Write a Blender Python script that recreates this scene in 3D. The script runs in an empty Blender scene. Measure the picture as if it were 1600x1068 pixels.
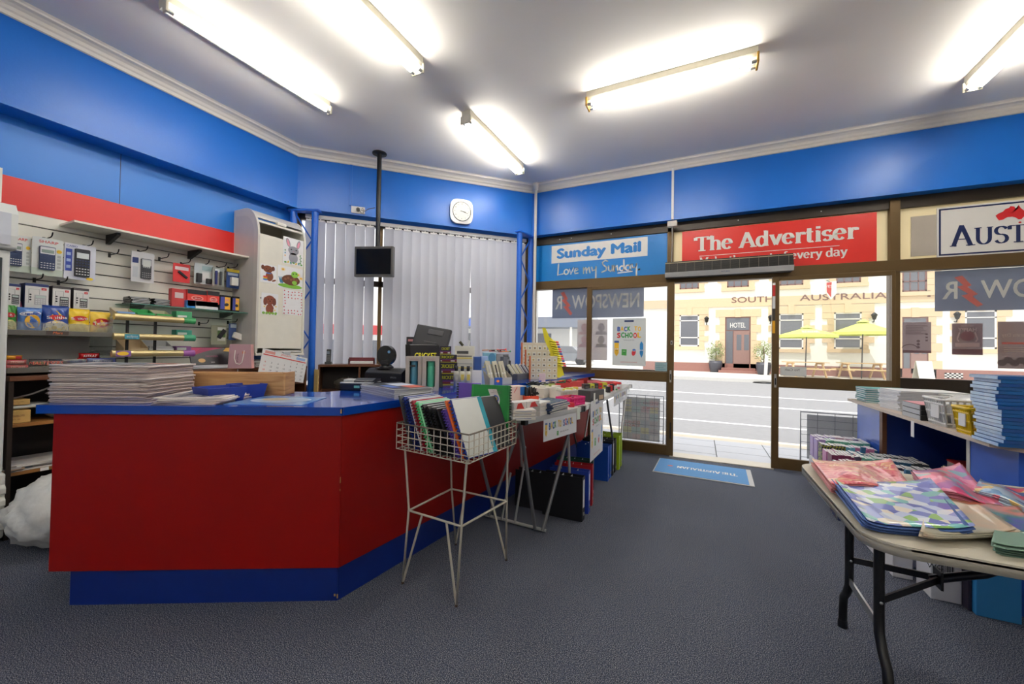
import bpy, bmesh, math, random
from mathutils import Vector, Matrix, noise
random.seed(11)
SC = bpy.context.scene
COL = SC.collection
PI = math.pi
# ---------------------------------------------------------------- camera
F, YAW, PIT, ROL = 618.9, math.radians(25.4), math.radians(0.892), math.radians(0.939)
CAM = Vector((0, 0, 1.3))
FW = Vector((-math.sin(YAW)*math.cos(PIT), math.cos(YAW)*math.cos(PIT), math.sin(PIT)))
_r0 = Vector((math.cos(YAW), math.sin(YAW), 0)); _u0 = _r0.cross(FW)
RT = _r0*math.cos(ROL) + _u0*math.sin(ROL)
UP = -_r0*math.sin(ROL) + _u0*math.cos(ROL)
cd = bpy.data.cameras.new('camera'); cam = bpy.data.objects.new('camera', cd); COL.objects.link(cam)
cam.matrix_world = Matrix(((RT.x, UP.x, -FW.x, CAM.x), (RT.y, UP.y, -FW.y, CAM.y), (RT.z, UP.z, -FW.z, CAM.z), (0, 0, 0, 1)))
cd.sensor_fit = 'HORIZONTAL'; cd.sensor_width = 36; cd.lens = 36*F/1600; cd.clip_start = .02; cd.clip_end = 500
SC.camera = cam
SC.view_settings.view_transform = 'Standard'; SC.view_settings.look = 'None'
SC.view_settings.gamma = 1; SC.view_settings.use_curve_mapping = False
SC.view_settings.exposure = 0.9
SC.cycles.use_denoising = True
SC.cycles.max_bounces = 8; SC.cycles.diffuse_bounces = 4; SC.cycles.transparent_max_bounces = 16
SC.cycles.caustics_reflective = False; SC.cycles.caustics_refractive = False
SC.cycles.sample_clamp_indirect = 6
# ---------------------------------------------------------------- sky and sun
TUBE = 32.0
w = bpy.data.worlds.new('sky'); SC.world = w; w.use_nodes = True
nt = w.node_tree; bg = nt.nodes['Background']
sky = nt.nodes.new('ShaderNodeTexSky'); sky.sky_type = 'HOSEK_WILKIE'; sky.turbidity = 6; sky.sun_direction = (-.12, -.3, .95)
mx = nt.nodes.new('ShaderNodeMixRGB'); mx.inputs[0].default_value = .88; mx.inputs[2].default_value = (1, 1, 1, 1)
nt.links.new(sky.outputs[0], mx.inputs[1]); nt.links.new(mx.outputs[0], bg.inputs[0]); bg.inputs[1].default_value = 1.0
sl = bpy.data.lights.new('sun', 'SUN'); sun = bpy.data.objects.new('sun', sl); COL.objects.link(sun)
sl.energy = 2.1; sl.angle = .01; sl.color = (1, .975, .93)
sun.rotation_euler = Vector((.12, .3, -.95)).to_track_quat('-Z', 'Y').to_euler()

# ---------------------------------------------------------------- pixel rays to points on real planes
def ray(x, y): return FW + RT*((x-800)/F) - UP*((y-534)/F)
def onz(x, y, z):
    d = ray(x, y); return CAM + d*((z-CAM.z)/d.z)
def ony(x, y, Y):
    d = ray(x, y); return CAM + d*(Y/d.y)
def onx(x, y, X):
    d = ray(x, y); return CAM + d*(X/d.x)
FH = Vector((FW.x, FW.y, 0)).normalized()
def zat(P, x, y):
    d = ray(x, y); t = (P-CAM).dot(FH)/d.dot(FH); return CAM.z + t*d.z
def fr(xl, xr, yb, yt, z):
    """front face of an upright thing standing at height z: centre of its base, angle, width, height"""
    yl, yr = yb if isinstance(yb, tuple) else (yb, yb)
    a = onz(xl, yl, z); b = onz(xr, yr, z); m = (a+b)/2
    return m, math.atan2(b.y-a.y, b.x-a.x), (b-a).length, zat(m, (xl+xr)/2, yt) - z
def frd(xl, xr, yb, yt, z, dist):
    """the same, but facing the camera at a horizontal depth along the view"""
    out = []
    for x in (xl, xr):
        d = ray(x, yb); out.append(CAM + d*(dist/d.dot(FH)))
    m = (out[0]+out[1])/2; h = zat(m, (xl+xr)/2, yt) - zat(m, (xl+xr)/2, yb); m.z = z
    return m, math.atan2(out[1].y-out[0].y, out[1].x-out[0].x), (out[1]-out[0]).length, h

# ---------------------------------------------------------------- materials
def lin(c):
    return tuple(((v/255)/12.92 if v <= 10 else (((v/255)+.055)/1.055)**2.4) for v in c)
MATS = {}
def mat(name, c=(200, 200, 200), rough=.5, metal=0, var=.06, scale=12, emit=0, alpha=1, bump=0, bscale=200, spec=.5, coat=0):
    if name in MATS: return MATS[name]
    m = bpy.data.materials.new(name); m.use_nodes = True; MATS[name] = m
    nt = m.node_tree; p = nt.nodes['Principled BSDF']; c = lin(c)
    p.inputs['Roughness'].default_value = rough; p.inputs['Metallic'].default_value = metal
    p.inputs['Specular IOR Level'].default_value = spec; p.inputs['Coat Weight'].default_value = coat
    m.diffuse_color = (*c, 1)
    if var:
        n = nt.nodes.new('ShaderNodeTexNoise'); n.inputs['Scale'].default_value = scale; n.inputs['Detail'].default_value = 3
        tc = nt.nodes.new('ShaderNodeTexCoord'); nt.links.new(tc.outputs['Object'], n.inputs['Vector'])
        r = nt.nodes.new('ShaderNodeMixRGB'); nt.links.new(n.outputs['Fac'], r.inputs[0])
        r.inputs[1].default_value = (*[v*(1-var) for v in c], 1); r.inputs[2].default_value = (*[min(1, v*(1+var)) for v in c], 1)
        nt.links.new(r.outputs[0], p.inputs['Base Color'])
    else: p.inputs['Base Color'].default_value = (*c, 1)
    if emit:
        p.inputs['Emission Color'].default_value = (*c, 1); p.inputs['Emission Strength'].default_value = emit
    if alpha < 1: p.inputs['Alpha'].default_value = alpha
    if bump:
        n2 = nt.nodes.new('ShaderNodeTexNoise'); n2.inputs['Scale'].default_value = bscale; n2.inputs['Detail'].default_value = 4
        b = nt.nodes.new('ShaderNodeBump'); b.inputs['Strength'].default_value = bump; b.inputs['Distance'].default_value = .01
        tc2 = nt.nodes.new('ShaderNodeTexCoord'); nt.links.new(tc2.outputs['Object'], n2.inputs['Vector'])
        nt.links.new(n2.outputs['Fac'], b.inputs['Height']); nt.links.new(b.outputs['Normal'], p.inputs['Normal'])
    return m
def K(r, g, b, rough=.5): return mat('colour_%d_%d_%d_%d' % (r, g, b, rough*100), (r, g, b), rough)
def ramp_mat(name, stops, scale, rough=.5, kind='noise', detail=2, stretch=(1, 1, 1), distort=0, bump=0, const=False, coat=0):
    """a printed or natural pattern: procedural texture through a colour ramp"""
    m = bpy.data.materials.new(name); m.use_nodes = True; MATS[name] = m
    nt = m.node_tree; p = nt.nodes['Principled BSDF']; p.inputs['Roughness'].default_value = rough; p.inputs['Coat Weight'].default_value = coat
    tc = nt.nodes.new('ShaderNodeTexCoord'); mp = nt.nodes.new('ShaderNodeMapping'); mp.inputs['Scale'].default_value = stretch
    nt.links.new(tc.outputs['Object'], mp.inputs['Vector'])
    if kind == 'noise':
        t = nt.nodes.new('ShaderNodeTexNoise'); t.inputs['Detail'].default_value = detail; t.inputs['Distortion'].default_value = distort; o = 'Fac'
    elif kind == 'voronoi':
        t = nt.nodes.new('ShaderNodeTexVoronoi'); o = 'Color'
    else:
        t = nt.nodes.new('ShaderNodeTexWave'); t.inputs['Distortion'].default_value = distort; t.inputs['Detail'].default_value = detail; o = 'Fac'
    t.inputs['Scale'].default_value = scale
    nt.links.new(mp.outputs[0], t.inputs['Vector'])
    r = nt.nodes.new('ShaderNodeValToRGB'); cr = r.color_ramp
    if const: cr.interpolation = 'CONSTANT'
    while len(cr.elements) < len(stops): cr.elements.new(.5)
    for e, (pos, c) in zip(cr.elements, stops): e.position = pos; e.color = (*lin(c), 1)
    src = t.outputs[o]
    if kind == 'voronoi':
        s = nt.nodes.new('ShaderNodeSeparateColor'); nt.links.new(src, s.inputs[0]); src = s.outputs[0]
    nt.links.new(src, r.inputs[0]); nt.links.new(r.outputs[0], p.inputs['Base Color'])
    if bump:
        b = nt.nodes.new('ShaderNodeBump'); b.inputs['Strength'].default_value = bump; b.inputs['Distance'].default_value = .01
        nt.links.new(src, b.inputs['Height']); nt.links.new(b.outputs['Normal'], p.inputs['Normal'])
    return m
def glass_mat(name, tint=(255, 255, 255), refl=.06, haze=0.0, hc=(225, 232, 240)):
    """thin clear pane: passes light straight through, reflects a little, haze adds a pale veil"""
    m = bpy.data.materials.new(name); m.use_nodes = True; MATS[name] = m; nt = m.node_tree; nt.nodes.clear()
    out = nt.nodes.new('ShaderNodeOutputMaterial'); tr = nt.nodes.new('ShaderNodeBsdfTransparent'); tr.inputs[0].default_value = (*lin(tint), 1)
    gl = nt.nodes.new('ShaderNodeBsdfGlossy'); gl.inputs['Roughness'].default_value = .02
    lw = nt.nodes.new('ShaderNodeLayerWeight'); lw.inputs[0].default_value = .12
    mm = nt.nodes.new('ShaderNodeMath'); mm.operation = 'MULTIPLY_ADD'; mm.inputs[1].default_value = .5; mm.inputs[2].default_value = refl*.4
    nt.links.new(lw.outputs['Fresnel'], mm.inputs[0])
    a = nt.nodes.new('ShaderNodeMixShader'); nt.links.new(mm.outputs[0], a.inputs[0]); nt.links.new(tr.outputs[0], a.inputs[1]); nt.links.new(gl.outputs[0], a.inputs[2])
    last = a
    if haze:
        df = nt.nodes.new('ShaderNodeBsdfDiffuse'); df.inputs[0].default_value = (*lin(hc), 1)
        tl = nt.nodes.new('ShaderNodeBsdfTranslucent'); tl.inputs[0].default_value = (*lin(hc), 1)
        h = nt.nodes.new('ShaderNodeMixShader'); nt.links.new(df.outputs[0], h.inputs[1]); nt.links.new(tl.outputs[0], h.inputs[2])
        l2 = nt.nodes.new('ShaderNodeMixShader'); l2.inputs[0].default_value = haze
        nt.links.new(a.outputs[0], l2.inputs[1]); nt.links.new(h.outputs[0], l2.inputs[2]); last = l2
    nt.links.new(last.outputs[0], out.inputs[0]); return m
def film_mat(name, c, trans=.5, see=.16):
    """a sheet that light shines through: paper or printed film on a window"""
    m = bpy.data.materials.new(name); m.use_nodes = True; MATS[name] = m; nt = m.node_tree; nt.nodes.clear()
    out = nt.nodes.new('ShaderNodeOutputMaterial'); df = nt.nodes.new('ShaderNodeBsdfDiffuse'); tl = nt.nodes.new('ShaderNodeBsdfTranslucent')
    for n in (df, tl): n.inputs[0].default_value = (*lin(c), 1)
    x = nt.nodes.new('ShaderNodeMixShader'); x.inputs[0].default_value = trans
    nt.links.new(df.outputs[0], x.inputs[1]); nt.links.new(tl.outputs[0], x.inputs[2])
    tp = nt.nodes.new('ShaderNodeBsdfTransparent'); y = nt.nodes.new('ShaderNodeMixShader'); y.inputs[0].default_value = see
    nt.links.new(x.outputs[0], y.inputs[1]); nt.links.new(tp.outputs[0], y.inputs[2]); nt.links.new(y.outputs[0], out.inputs[0]); return m

# ---------------------------------------------------------------- mesh builder
FONT_CACHE = {}
def glyphs(s, bold=0):
    k = (s, bold)
    if k not in FONT_CACHE:
        cu = bpy.data.curves.new('t', 'FONT'); cu.body = s; cu.offset = bold; cu.resolution_u = 3
        o = bpy.data.objects.new('t', cu); COL.objects.link(o)
        bpy.context.view_layer.update()
        me = bpy.data.meshes.new_from_object(o.evaluated_get(bpy.context.evaluated_depsgraph_get()))
        vs = [(v.co.x, v.co.y) for v in me.vertices]; fs = [tuple(p.vertices) for p in me.polygons]
        bpy.data.objects.remove(o); bpy.data.curves.remove(cu); bpy.data.meshes.remove(me)
        FONT_CACHE[k] = (vs, fs)
    return FONT_CACHE[k]
class MB:
    def __init__(s): s.v = []; s.f = []; s.mi = []; s.mats = []; s.sm = []
    def m(s, mt):
        if mt not in s.mats: s.mats.append(mt)
        return s.mats.index(mt)
    def add(s, vs, fs, mt, smooth=False):
        n = len(s.v); s.v += [tuple(v) for v in vs]; i = s.m(mt)
        for f in fs: s.f.append(tuple(n+k for k in f)); s.mi.append(i); s.sm.append(smooth)
        return s
    def box(s, x0, x1, y0, y1, z0, z1, mt, M=None):
        vs = [Vector((x, y, z)) for z in (z0, z1) for y in (y0, y1) for x in (x0, x1)]
        if M is not None: vs = [M @ v for v in vs]
        return s.add(vs, [(0, 2, 3, 1), (4, 5, 7, 6), (0, 1, 5, 4), (2, 6, 7, 3), (0, 4, 6, 2), (1, 3, 7, 5)], mt)
    def prism(s, poly, a, b, mt, axis='z', M=None, smooth=False):
        """polygon extruded along an axis from a to b"""
        def p(u, v, t): return Vector((u, v, t)) if axis == 'z' else Vector((u, t, v)) if axis == 'y' else Vector((t, u, v))
        n = len(poly); vs = [p(u, v, a) for u, v in poly] + [p(u, v, b) for u, v in poly]
        if M is not None: vs = [M @ v for v in vs]
        s.add(vs, [tuple(range(n-1, -1, -1)), tuple(range(n, 2*n))], mt)
        return s.add(vs, [(i, (i+1) % n, n+(i+1) % n, n+i) for i in range(n)], mt, smooth)
    def cyl(s, p, q, r, mt, r2=None, n=12, cap=True):
        p, q = Vector(p), Vector(q); d = (q-p).normalized(); r2 = r if r2 is None else r2
        a = d.orthogonal().normalized(); b = d.cross(a); vs = []
        for c, rr in ((p, r), (q, r2)):
            vs += [c + (a*math.cos(2*PI*i/n) + b*math.sin(2*PI*i/n))*rr for i in range(n)]
        s.add(vs, [(i, (i+1) % n, n+(i+1) % n, n+i) for i in range(n)], mt, True)
        if cap: s.add(vs, [tuple(range(n-1, -1, -1)), tuple(range(n, 2*n))], mt)
        return s
    def tube(s, pts, r, mt, n=8, closed=False):
        pts = [Vector(p) for p in pts]; L = len(pts); vs = []; ref = None
        for i, p in enumerate(pts):
            a = pts[(i-1) % L] if (closed or i) else p; b = pts[(i+1) % L] if (closed or i < L-1) else p
            d = (b-a).normalized()
            if ref is None: ref = d.orthogonal().normalized()
            u = (ref - d*ref.dot(d)); u = u.normalized() if u.length > 1e-6 else d.orthogonal().normalized(); ref = u
            w = d.cross(u); rr = r[i] if isinstance(r, (list, tuple)) else r
            vs += [p + (u*math.cos(2*PI*k/n) + w*math.sin(2*PI*k/n))*rr for k in range(n)]
        fs = [(i*n+k, i*n+(k+1) % n, ((i+1) % L)*n+(k+1) % n, ((i+1) % L)*n+k) for i in range(L if closed else L-1) for k in range(n)]
        s.add(vs, fs, mt, True)
        if not closed: s.add(vs, [tuple(range(n-1, -1, -1)), tuple(range((L-1)*n, L*n))], mt)
        return s
    def lathe(s, prof, mt, c=(0, 0, 0), n=20, smooth=True):
        c = Vector(c); vs = []; L = len(prof)
        for r, z in prof: vs += [c + Vector((r*math.cos(2*PI*k/n), r*math.sin(2*PI*k/n), z)) for k in range(n)]
        return s.add(vs, [(i*n+k, i*n+(k+1) % n, (i+1)*n+(k+1) % n, (i+1)*n+k) for i in range(L-1) for k in range(n)] + [tuple(range(n-1, -1, -1)), tuple(range((L-1)*n, L*n))], mt, smooth)
    def grid(s, fn, nu, nv, mt, thick=0, smooth=True):
        """surface fn(u, v) over the unit square; thick gives it a second side"""
        P = [[Vector(fn(i/nu, j/nv)) for i in range(nu+1)] for j in range(nv+1)]
        vs = [p for row in P for p in row]; W = nu+1
        fs = [(j*W+i, j*W+i+1, (j+1)*W+i+1, (j+1)*W+i) for j in range(nv) for i in range(nu)]
        if thick:
            N = len(vs); lo = []
            for j in range(nv+1):
                for i in range(nu+1):
                    du = P[j][min(i+1, nu)]-P[j][max(i-1, 0)]; dv = P[min(j+1, nv)][i]-P[max(j-1, 0)][i]
                    lo.append(P[j][i] - du.cross(dv).normalized()*thick)
            vs = vs+lo; fs += [tuple(N+k for k in reversed(f)) for f in fs]
            rim = [i for i in range(W)] + [j*W+nu for j in range(1, nv+1)] + [nv*W+i for i in range(nu-1, -1, -1)] + [j*W for j in range(nv-1, 0, -1)]
            fs += [(rim[(k+1) % len(rim)], rim[k], N+rim[k], N+rim[(k+1) % len(rim)]) for k in range(len(rim))]
        return s.add(vs, fs, mt, smooth)
    def ball(s, c, rx, ry, rz, mt, n=14, k=8):
        c = Vector(c); vs = []
        for j in range(k+1):
            t = PI*j/k
            for i in range(n):
                a = 2*PI*i/n; vs.append(c + Vector((rx*math.sin(t)*math.cos(a), ry*math.sin(t)*math.sin(a), -rz*math.cos(t))))
        return s.add(vs, [(j*n+i, j*n+(i+1) % n, (j+1)*n+(i+1) % n, (j+1)*n+i) for j in range(k) for i in range(n)], mt, True)
    def flat(s, poly, mt, o=(0, 0, 0), ux=(1, 0, 0), uy=(0, 0, 1), t=None):
        """flat polygon given in its own 2D axes"""
        o, ux, uy = Vector(o), Vector(ux), Vector(uy)
        pts = [t(*p) if t else o + ux*p[0] + uy*p[1] for p in poly]
        return s.add(pts, [tuple(range(len(pts)))], mt)
    def text(s, txt, mt, o=(0, 0, 0), ux=(1, 0, 0), uy=(0, 0, 1), h=.05, w=None, bold=0, align='c', mirror=False, t=None, slant=0):
        """lettering: cap height h, optional total width w"""
        vs, fs = glyphs(txt)
        if not vs: return s
        if bold:      # thicken by overlaying shifted copies
            n0 = len(vs); sh = ((-bold*.6, 0), (bold*.6, 0), (0, -bold*.5), (0, bold*.5)); fs = [tuple(i+q*n0 for i in f) for q in range(4) for f in fs]; vs = [(x+a, y+c) for a, c in sh for x, y in vs]
        x0 = min(v[0] for v in vs); x1 = max(v[0] for v in vs); sy = h/.69
        sx = w/(x1-x0) if w else sy; W = (x1-x0)*sx
        off = {'c': -W/2, 'l': 0, 'r': -W}[align]
        o, ux, uy = Vector(o), Vector(ux), Vector(uy); P = []; nn = (t(.001, 0)-t(0, 0)).cross(t(0, .001)-t(0, 0)).normalized() if t else ux.cross(uy).normalized()
        if mirror and not t: nn = ux.cross(uy).normalized()
        for i, (x, y) in enumerate(vs):
            X = (x-x0)*sx + off + slant*y*sy; Y = y*sy
            if mirror: X = -X
            e = nn*(h*.006*(i//n0)) if bold else nn*0
            P.append((t(X, Y) if t else o + ux*X + uy*Y) + e)
        return s.add(P, fs, mt)
    def ell(s, rx, ry, mt, o=(0, 0, 0), ux=(1, 0, 0), uy=(0, 0, 1), n=18, c=(0, 0), rot=0, t=None):
        cr, sr = math.cos(rot), math.sin(rot)
        return s.flat([(c[0]+rx*math.cos(a)*cr-ry*math.sin(a)*sr, c[1]+rx*math.cos(a)*sr+ry*math.sin(a)*cr) for a in [2*PI*i/n for i in range(n)]], mt, o, ux, uy, t)
    def line(s, pts, wd, mt, o=(0, 0, 0), ux=(1, 0, 0), uy=(0, 0, 1), nib=None, t=None):
        """flat brush stroke through 2D points; nib=(thin, thick) swells on upright strokes"""
        pts = [Vector((p[0], p[1])) for p in pts]; L = len(pts); a = []; b = []
        for i, p in enumerate(pts):
            d = (pts[min(i+1, L-1)]-pts[max(i-1, 0)])
            d = d.normalized() if d.length > 1e-9 else Vector((1, 0))
            wv = wd if nib is None else nib[0] + (nib[1]-nib[0])*abs(d.y)**1.3
            n = Vector((-d.y, d.x))*wv/2
            a.append(p+n); b.append(p-n)
        o, ux, uy = Vector(o), Vector(ux), Vector(uy)
        vs = [(t(*p) if t else o+ux*p[0]+uy*p[1]) for p in a+b]
        return s.add(vs, [(i, i+1, L+i+1, L+i) for i in range(L-1)], mt)
    def build(s, name, parent=None, bevel=0, loc=None, rotz=0):
        me = bpy.data.meshes.new(name); me.from_pydata(s.v, [], s.f)
        for mt in s.mats: me.materials.append(mt)
        me.polygons.foreach_set('material_index', s.mi); me.polygons.foreach_set('use_smooth', s.sm); me.update()
        o = bpy.data.objects.new(name, me); COL.objects.link(o)
        if parent: o.parent = parent
        if loc is not None: o.location = loc; o.rotation_euler.z = rotz
        if bevel:
            b = o.modifiers.new('bevel', 'BEVEL'); b.width = bevel; b.segments = 2; b.limit_method = 'ANGLE'; b.angle_limit = .7
        return o
def tag(o, label, cat, group=None, kind=None):
    o['label'] = label; o['category'] = cat
    if group: o['group'] = group
    if kind: o['kind'] = kind
    return o
def thing(name, label, cat, loc=(0, 0, 0), rotz=0, group=None):
    o = bpy.data.objects.new(name, None); COL.objects.link(o); o.empty_display_size = .05
    o.location = loc; o.rotation_euler.z = rotz
    return tag(o, label, cat, group)
def struct(o):
    o['kind'] = 'structure'; return o
def dup(src, loc=None, rotz=None, label=None, group=None, parent=None):
    r = src.copy(); COL.objects.link(r)
    if parent: r.parent = parent
    if loc is not None: r.location = loc
    if rotz is not None: r.rotation_euler.z = rotz
    if label: r['label'] = label
    if group: r['group'] = group
    for c in list(src.children): dup(c, parent=r)
    return r
def rrect(w, h, r, n=5, cx=0, cy=0):
    """rounded rectangle outline centred at cx, cy"""
    out = []
    for sx, sy, a0 in ((1, 1, 0), (-1, 1, PI/2), (-1, -1, PI), (1, -1, 1.5*PI)):
        for i in range(n+1):
            a = a0 + PI/2*i/n; out.append((cx + sx*(w/2-r) + r*math.cos(a), cy + sy*(h/2-r) + r*math.sin(a)))
    return out
def lerp(a, b, t): return a+(b-a)*t
def arc(cx, cy, rx, ry, a0, a1, n=10):
    return [(cx+rx*math.cos(math.radians(a0+(a1-a0)*i/n)), cy+ry*math.sin(math.radians(a0+(a1-a0)*i/n))) for i in range(n+1)]
# ---------------------------------------------------------------- roman serif lettering drawn with a broad nib
SER = {
 'T': (.78, [[(.39, 0), (.39, 1)], [(.02, .97), (.76, .97)], [(.03, .97), (.03, .76)], [(.75, .97), (.75, .76)]], [(.39, 0, .2)]),
 'H': (.9, [[(.17, 0), (.17, 1)], [(.73, 0), (.73, 1)], [(.17, .5), (.73, .5)]], [(.17, 0, .16), (.73, 0, .16), (.17, .97, .16), (.73, .97, .16)]),
 'E': (.74, [[(.17, 0), (.17, 1)], [(.1, .97), (.68, .97)], [(.17, .5), (.55, .5)], [(.1, .03), (.7, .03)], [(.67, .97), (.67, .78)], [(.69, .03), (.69, .24)], [(.55, .4), (.55, .6)]], [(.17, 0, .14)]),
 'A': (.9, [[(.14, 0), (.44, 1), (.44, 1)], [(.44, 1), (.52, .78), (.78, 0)], [(.24, .33), (.66, .33)]], [(.13, 0, .13), (.77, 0, .17)]),
 'U': (.86, [[(.17, 1), (.17, .35)] + arc(.43, .35, .26, .32, 180, 360) + [(.69, 1)]], [(.17, .97, .16), (.69, .97, .14)]),
 'S': (.64, [arc(.32, .745, .23, .23, 20, 262, 10) + arc(.32, .27, .24, .25, 82, -160, 10)], []),
 'R': (.84, [[(.17, 0), (.17, 1)], [(.1, .97), (.36, .97)] + arc(.4, .74, .2, .23, 90, -90, 8) + [(.17, .51)], [(.4, .51), (.74, .03)]], [(.17, 0, .16), (.76, 0, .1)]),
 'L': (.72, [[(.17, 0), (.17, 1)], [(.1, .03), (.66, .03)], [(.66, .03), (.66, .26)]], [(.17, .97, .16)]),
 'I': (.36, [[(.18, 0), (.18, 1)]], [(.18, 0, .16), (.18, .97, .16)]),
 'N': (.9, [[(.15, 0), (.15, 1)], [(.15, 1), (.74, 0)], [(.74, 0), (.74, 1)]], [(.15, 0, .14), (.74, .97, .14), (.1, .97, .1)]),
 'M': (1.05, [[(.15, 0), (.17, 1)], [(.17, 1), (.52, .05)], [(.52, .05), (.86, 1)], [(.88, 0), (.86, 1)]], [(.15, 0, .14), (.88, 0, .16), (.12, .97, .1), (.92, .97, .1)]),
 'a': (.6, [arc(.27, .52, .19, .18, 160, 0, 8) + [(.46, .1), (.52, .03), (.58, .04)], [(.46, .4), (.28, .38)] + arc(.25, .2, .17, .19, 90, 330, 9) + [(.46, .14)]], []),
 'd': (.66, [arc(.28, .33, .2, .33, 40, 320, 14), [(.5, 0), (.5, 1)]], [(.45, .97, .07), (.55, .0, .08)]),
 'e': (.58, [[(.09, .38), (.48, .38)] + arc(.28, .36, .21, .33, 5, 320, 16)], []),
 'f': (.42, [[(.2, 0), (.2, .8)] + arc(.32, .8, .12, .18, 180, 40, 6), [(.05, .67), (.38, .67)]], [(.2, 0, .13)]),
 'h': (.7, [[(.17, 0), (.17, 1)], arc(.36, .45, .18, .22, 160, 0, 8) + [(.54, 0)]], [(.17, 0, .13), (.54, 0, .13), (.12, .97, .07)]),
 'i': (.34, [[(.17, 0), (.17, .68)], [(.17, .82), (.17, .97)]], [(.17, 0, .13), (.12, .66, .07)]),
 'k': (.68, [[(.17, 0), (.17, 1)], [(.2, .28), (.52, .64)], [(.3, .4), (.58, .02)]], [(.17, 0, .13), (.6, 0, .1), (.52, .65, .1), (.12, .97, .07)]),
 'm': (1.0, [[(.15, 0), (.15, .66)], arc(.32, .44, .16, .22, 160, 0, 8) + [(.48, 0)], arc(.65, .44, .16, .22, 160, 0, 8) + [(.81, 0)]], [(.15, 0, .12), (.48, 0, .11), (.81, 0, .11), (.1, .65, .06)]),
 'o': (.62, [arc(.31, .33, .22, .33, 0, 360, 20)], []),
 'r': (.5, [[(.17, 0), (.17, .66)], [(.17, .42)] + arc(.36, .5, .16, .16, 150, 50, 6), [(.43, .66), (.43, .52)]], [(.17, 0, .14), (.12, .65, .07)]),
 's': (.5, [arc(.25, .5, .17, .16, 25, 262, 9) + arc(.25, .18, .17, .16, 82, -160, 9)], []),
 't': (.42, [[(.18, .9), (.18, .15)] + arc(.28, .15, .1, .13, 180, 320, 6), [(.04, .66), (.36, .66)]], []),
 'v': (.64, [[(.12, .66), (.33, .02)], [(.33, .02), (.54, .66)]], [(.12, .65, .12), (.54, .65, .1)]),
 'w': (.9, [[(.1, .66), (.27, .02)], [(.27, .02), (.45, .62)], [(.45, .62), (.62, .02)], [(.62, .02), (.8, .66)]], [(.1, .65, .11), (.8, .65, .1)]),
 'x': (.6, [[(.1, .66), (.48, 0)], [(.48, .66), (.1, 0)]], [(.12, 0, .1), (.48, 0, .1), (.1, .65, .1), (.48, .65, .1)]),
 'y': (.64, [[(.12, .66), (.34, .04)], [(.54, .66), (.34, .04), (.24, -.22), (.08, -.26)]], [(.12, .65, .12), (.54, .65, .1)]),
 ' ': (.3, [], [])}
def serif(b, txt, mt, o, ux=(1, 0, 0), uy=(0, 0, 1), h=.1, w=None, thin=.06, thick=.17, big=1.0, t=None, mirror=False):
    """serif words, first capitals larger by factor big; o is the left end of the baseline"""
    W = 0; S = []
    for k, ch in enumerate(txt):
        sc = big if (ch.isupper() and (k == 0 or txt[k-1] == ' ')) else 1.0
        S.append((ch, W, sc)); W += SER[ch][0]*sc
    sx = w/W if w else h
    if mirror: sx = -sx
    X0 = -W*sx if mirror else 0
    o = Vector(o); nn = Vector(ux).cross(Vector(uy)).normalized()*h*.004; k = 0
    for ch, x, sc in S:
        adv, strokes, feet = SER[ch]; k = 0
        for st in strokes:
            if len(st) == 2: st = [(lerp(st[0][0], st[1][0], q/3), lerp(st[0][1], st[1][1], q/3)) for q in range(4)]
            q = [((x+px*sc)*sx+X0, py*sc*h) for px, py in st]
            b.line(q, 0, mt, o + nn*k, ux, uy, (thin*h, thick*h*sc), t); k += 1
        for fx, fy, hw in feet:
            b.line([((x+(fx-hw)*sc)*sx+X0, (fy*sc+.02)*h), ((x+(fx+hw)*sc)*sx+X0, (fy*sc+.02)*h)], thin*h, mt, o + nn*k, ux, uy, None, t); k += 1
    return W*abs(sx)
# ================================================================ the room
blue = mat('blue_wall_paint', (8, 106, 202), .34, var=.08, scale=3, bump=.08, bscale=60)
blue2 = mat('blue_panel_paint', (36, 124, 214), .4, var=.04, scale=3)
redp = mat('red_panel_paint', (214, 44, 40), .35, var=.05)
white = mat('white_paint', (238, 236, 232), .5)
cream = mat('cream_laminate', (232, 229, 214), .45, var=.04)
ceilm = mat('ceiling_paint', (247, 242, 232), .75, var=.03, scale=2)
corn = mat('cornice_paint', (228, 220, 208), .55, var=.03)
bronze = mat('bronze_aluminium', (96, 74, 40), .38, metal=.35, var=.12, scale=5)
bronzed = mat('shaded_bronze_aluminium', (46, 36, 26), .4, metal=.3, var=.1)  # frame bronze darkened, shade put into its colour; panel joints use it too
steel = mat('steel', (190, 190, 188), .3, metal=.85)
black = mat('black_plastic', (18, 18, 20), .35, var=.1)
blackm = mat('black_metal', (14, 14, 16), .4, var=.1)
glass = glass_mat('window_glass', refl=.05, haze=.045, hc=(236, 240, 246))  # haze puts the pale, veiled look of the panes into the glass
wood = ramp_mat('pine_wood', [(.3, (176, 122, 72)), (.5, (203, 154, 100)), (.7, (214, 168, 114))], 4, .4, 'noise', 4, (1, 1, 12), 1)
brownw = ramp_mat('walnut_laminate', [(0, (70, 40, 22)), (1, (112, 68, 40))], 4, .45, 'noise', 4, (1, 1, 14), 1)
paper = mat('white_paper', (236, 236, 234), .7, var=.03)
carpet = bpy.data.materials.new('carpet'); carpet.use_nodes = True
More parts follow.
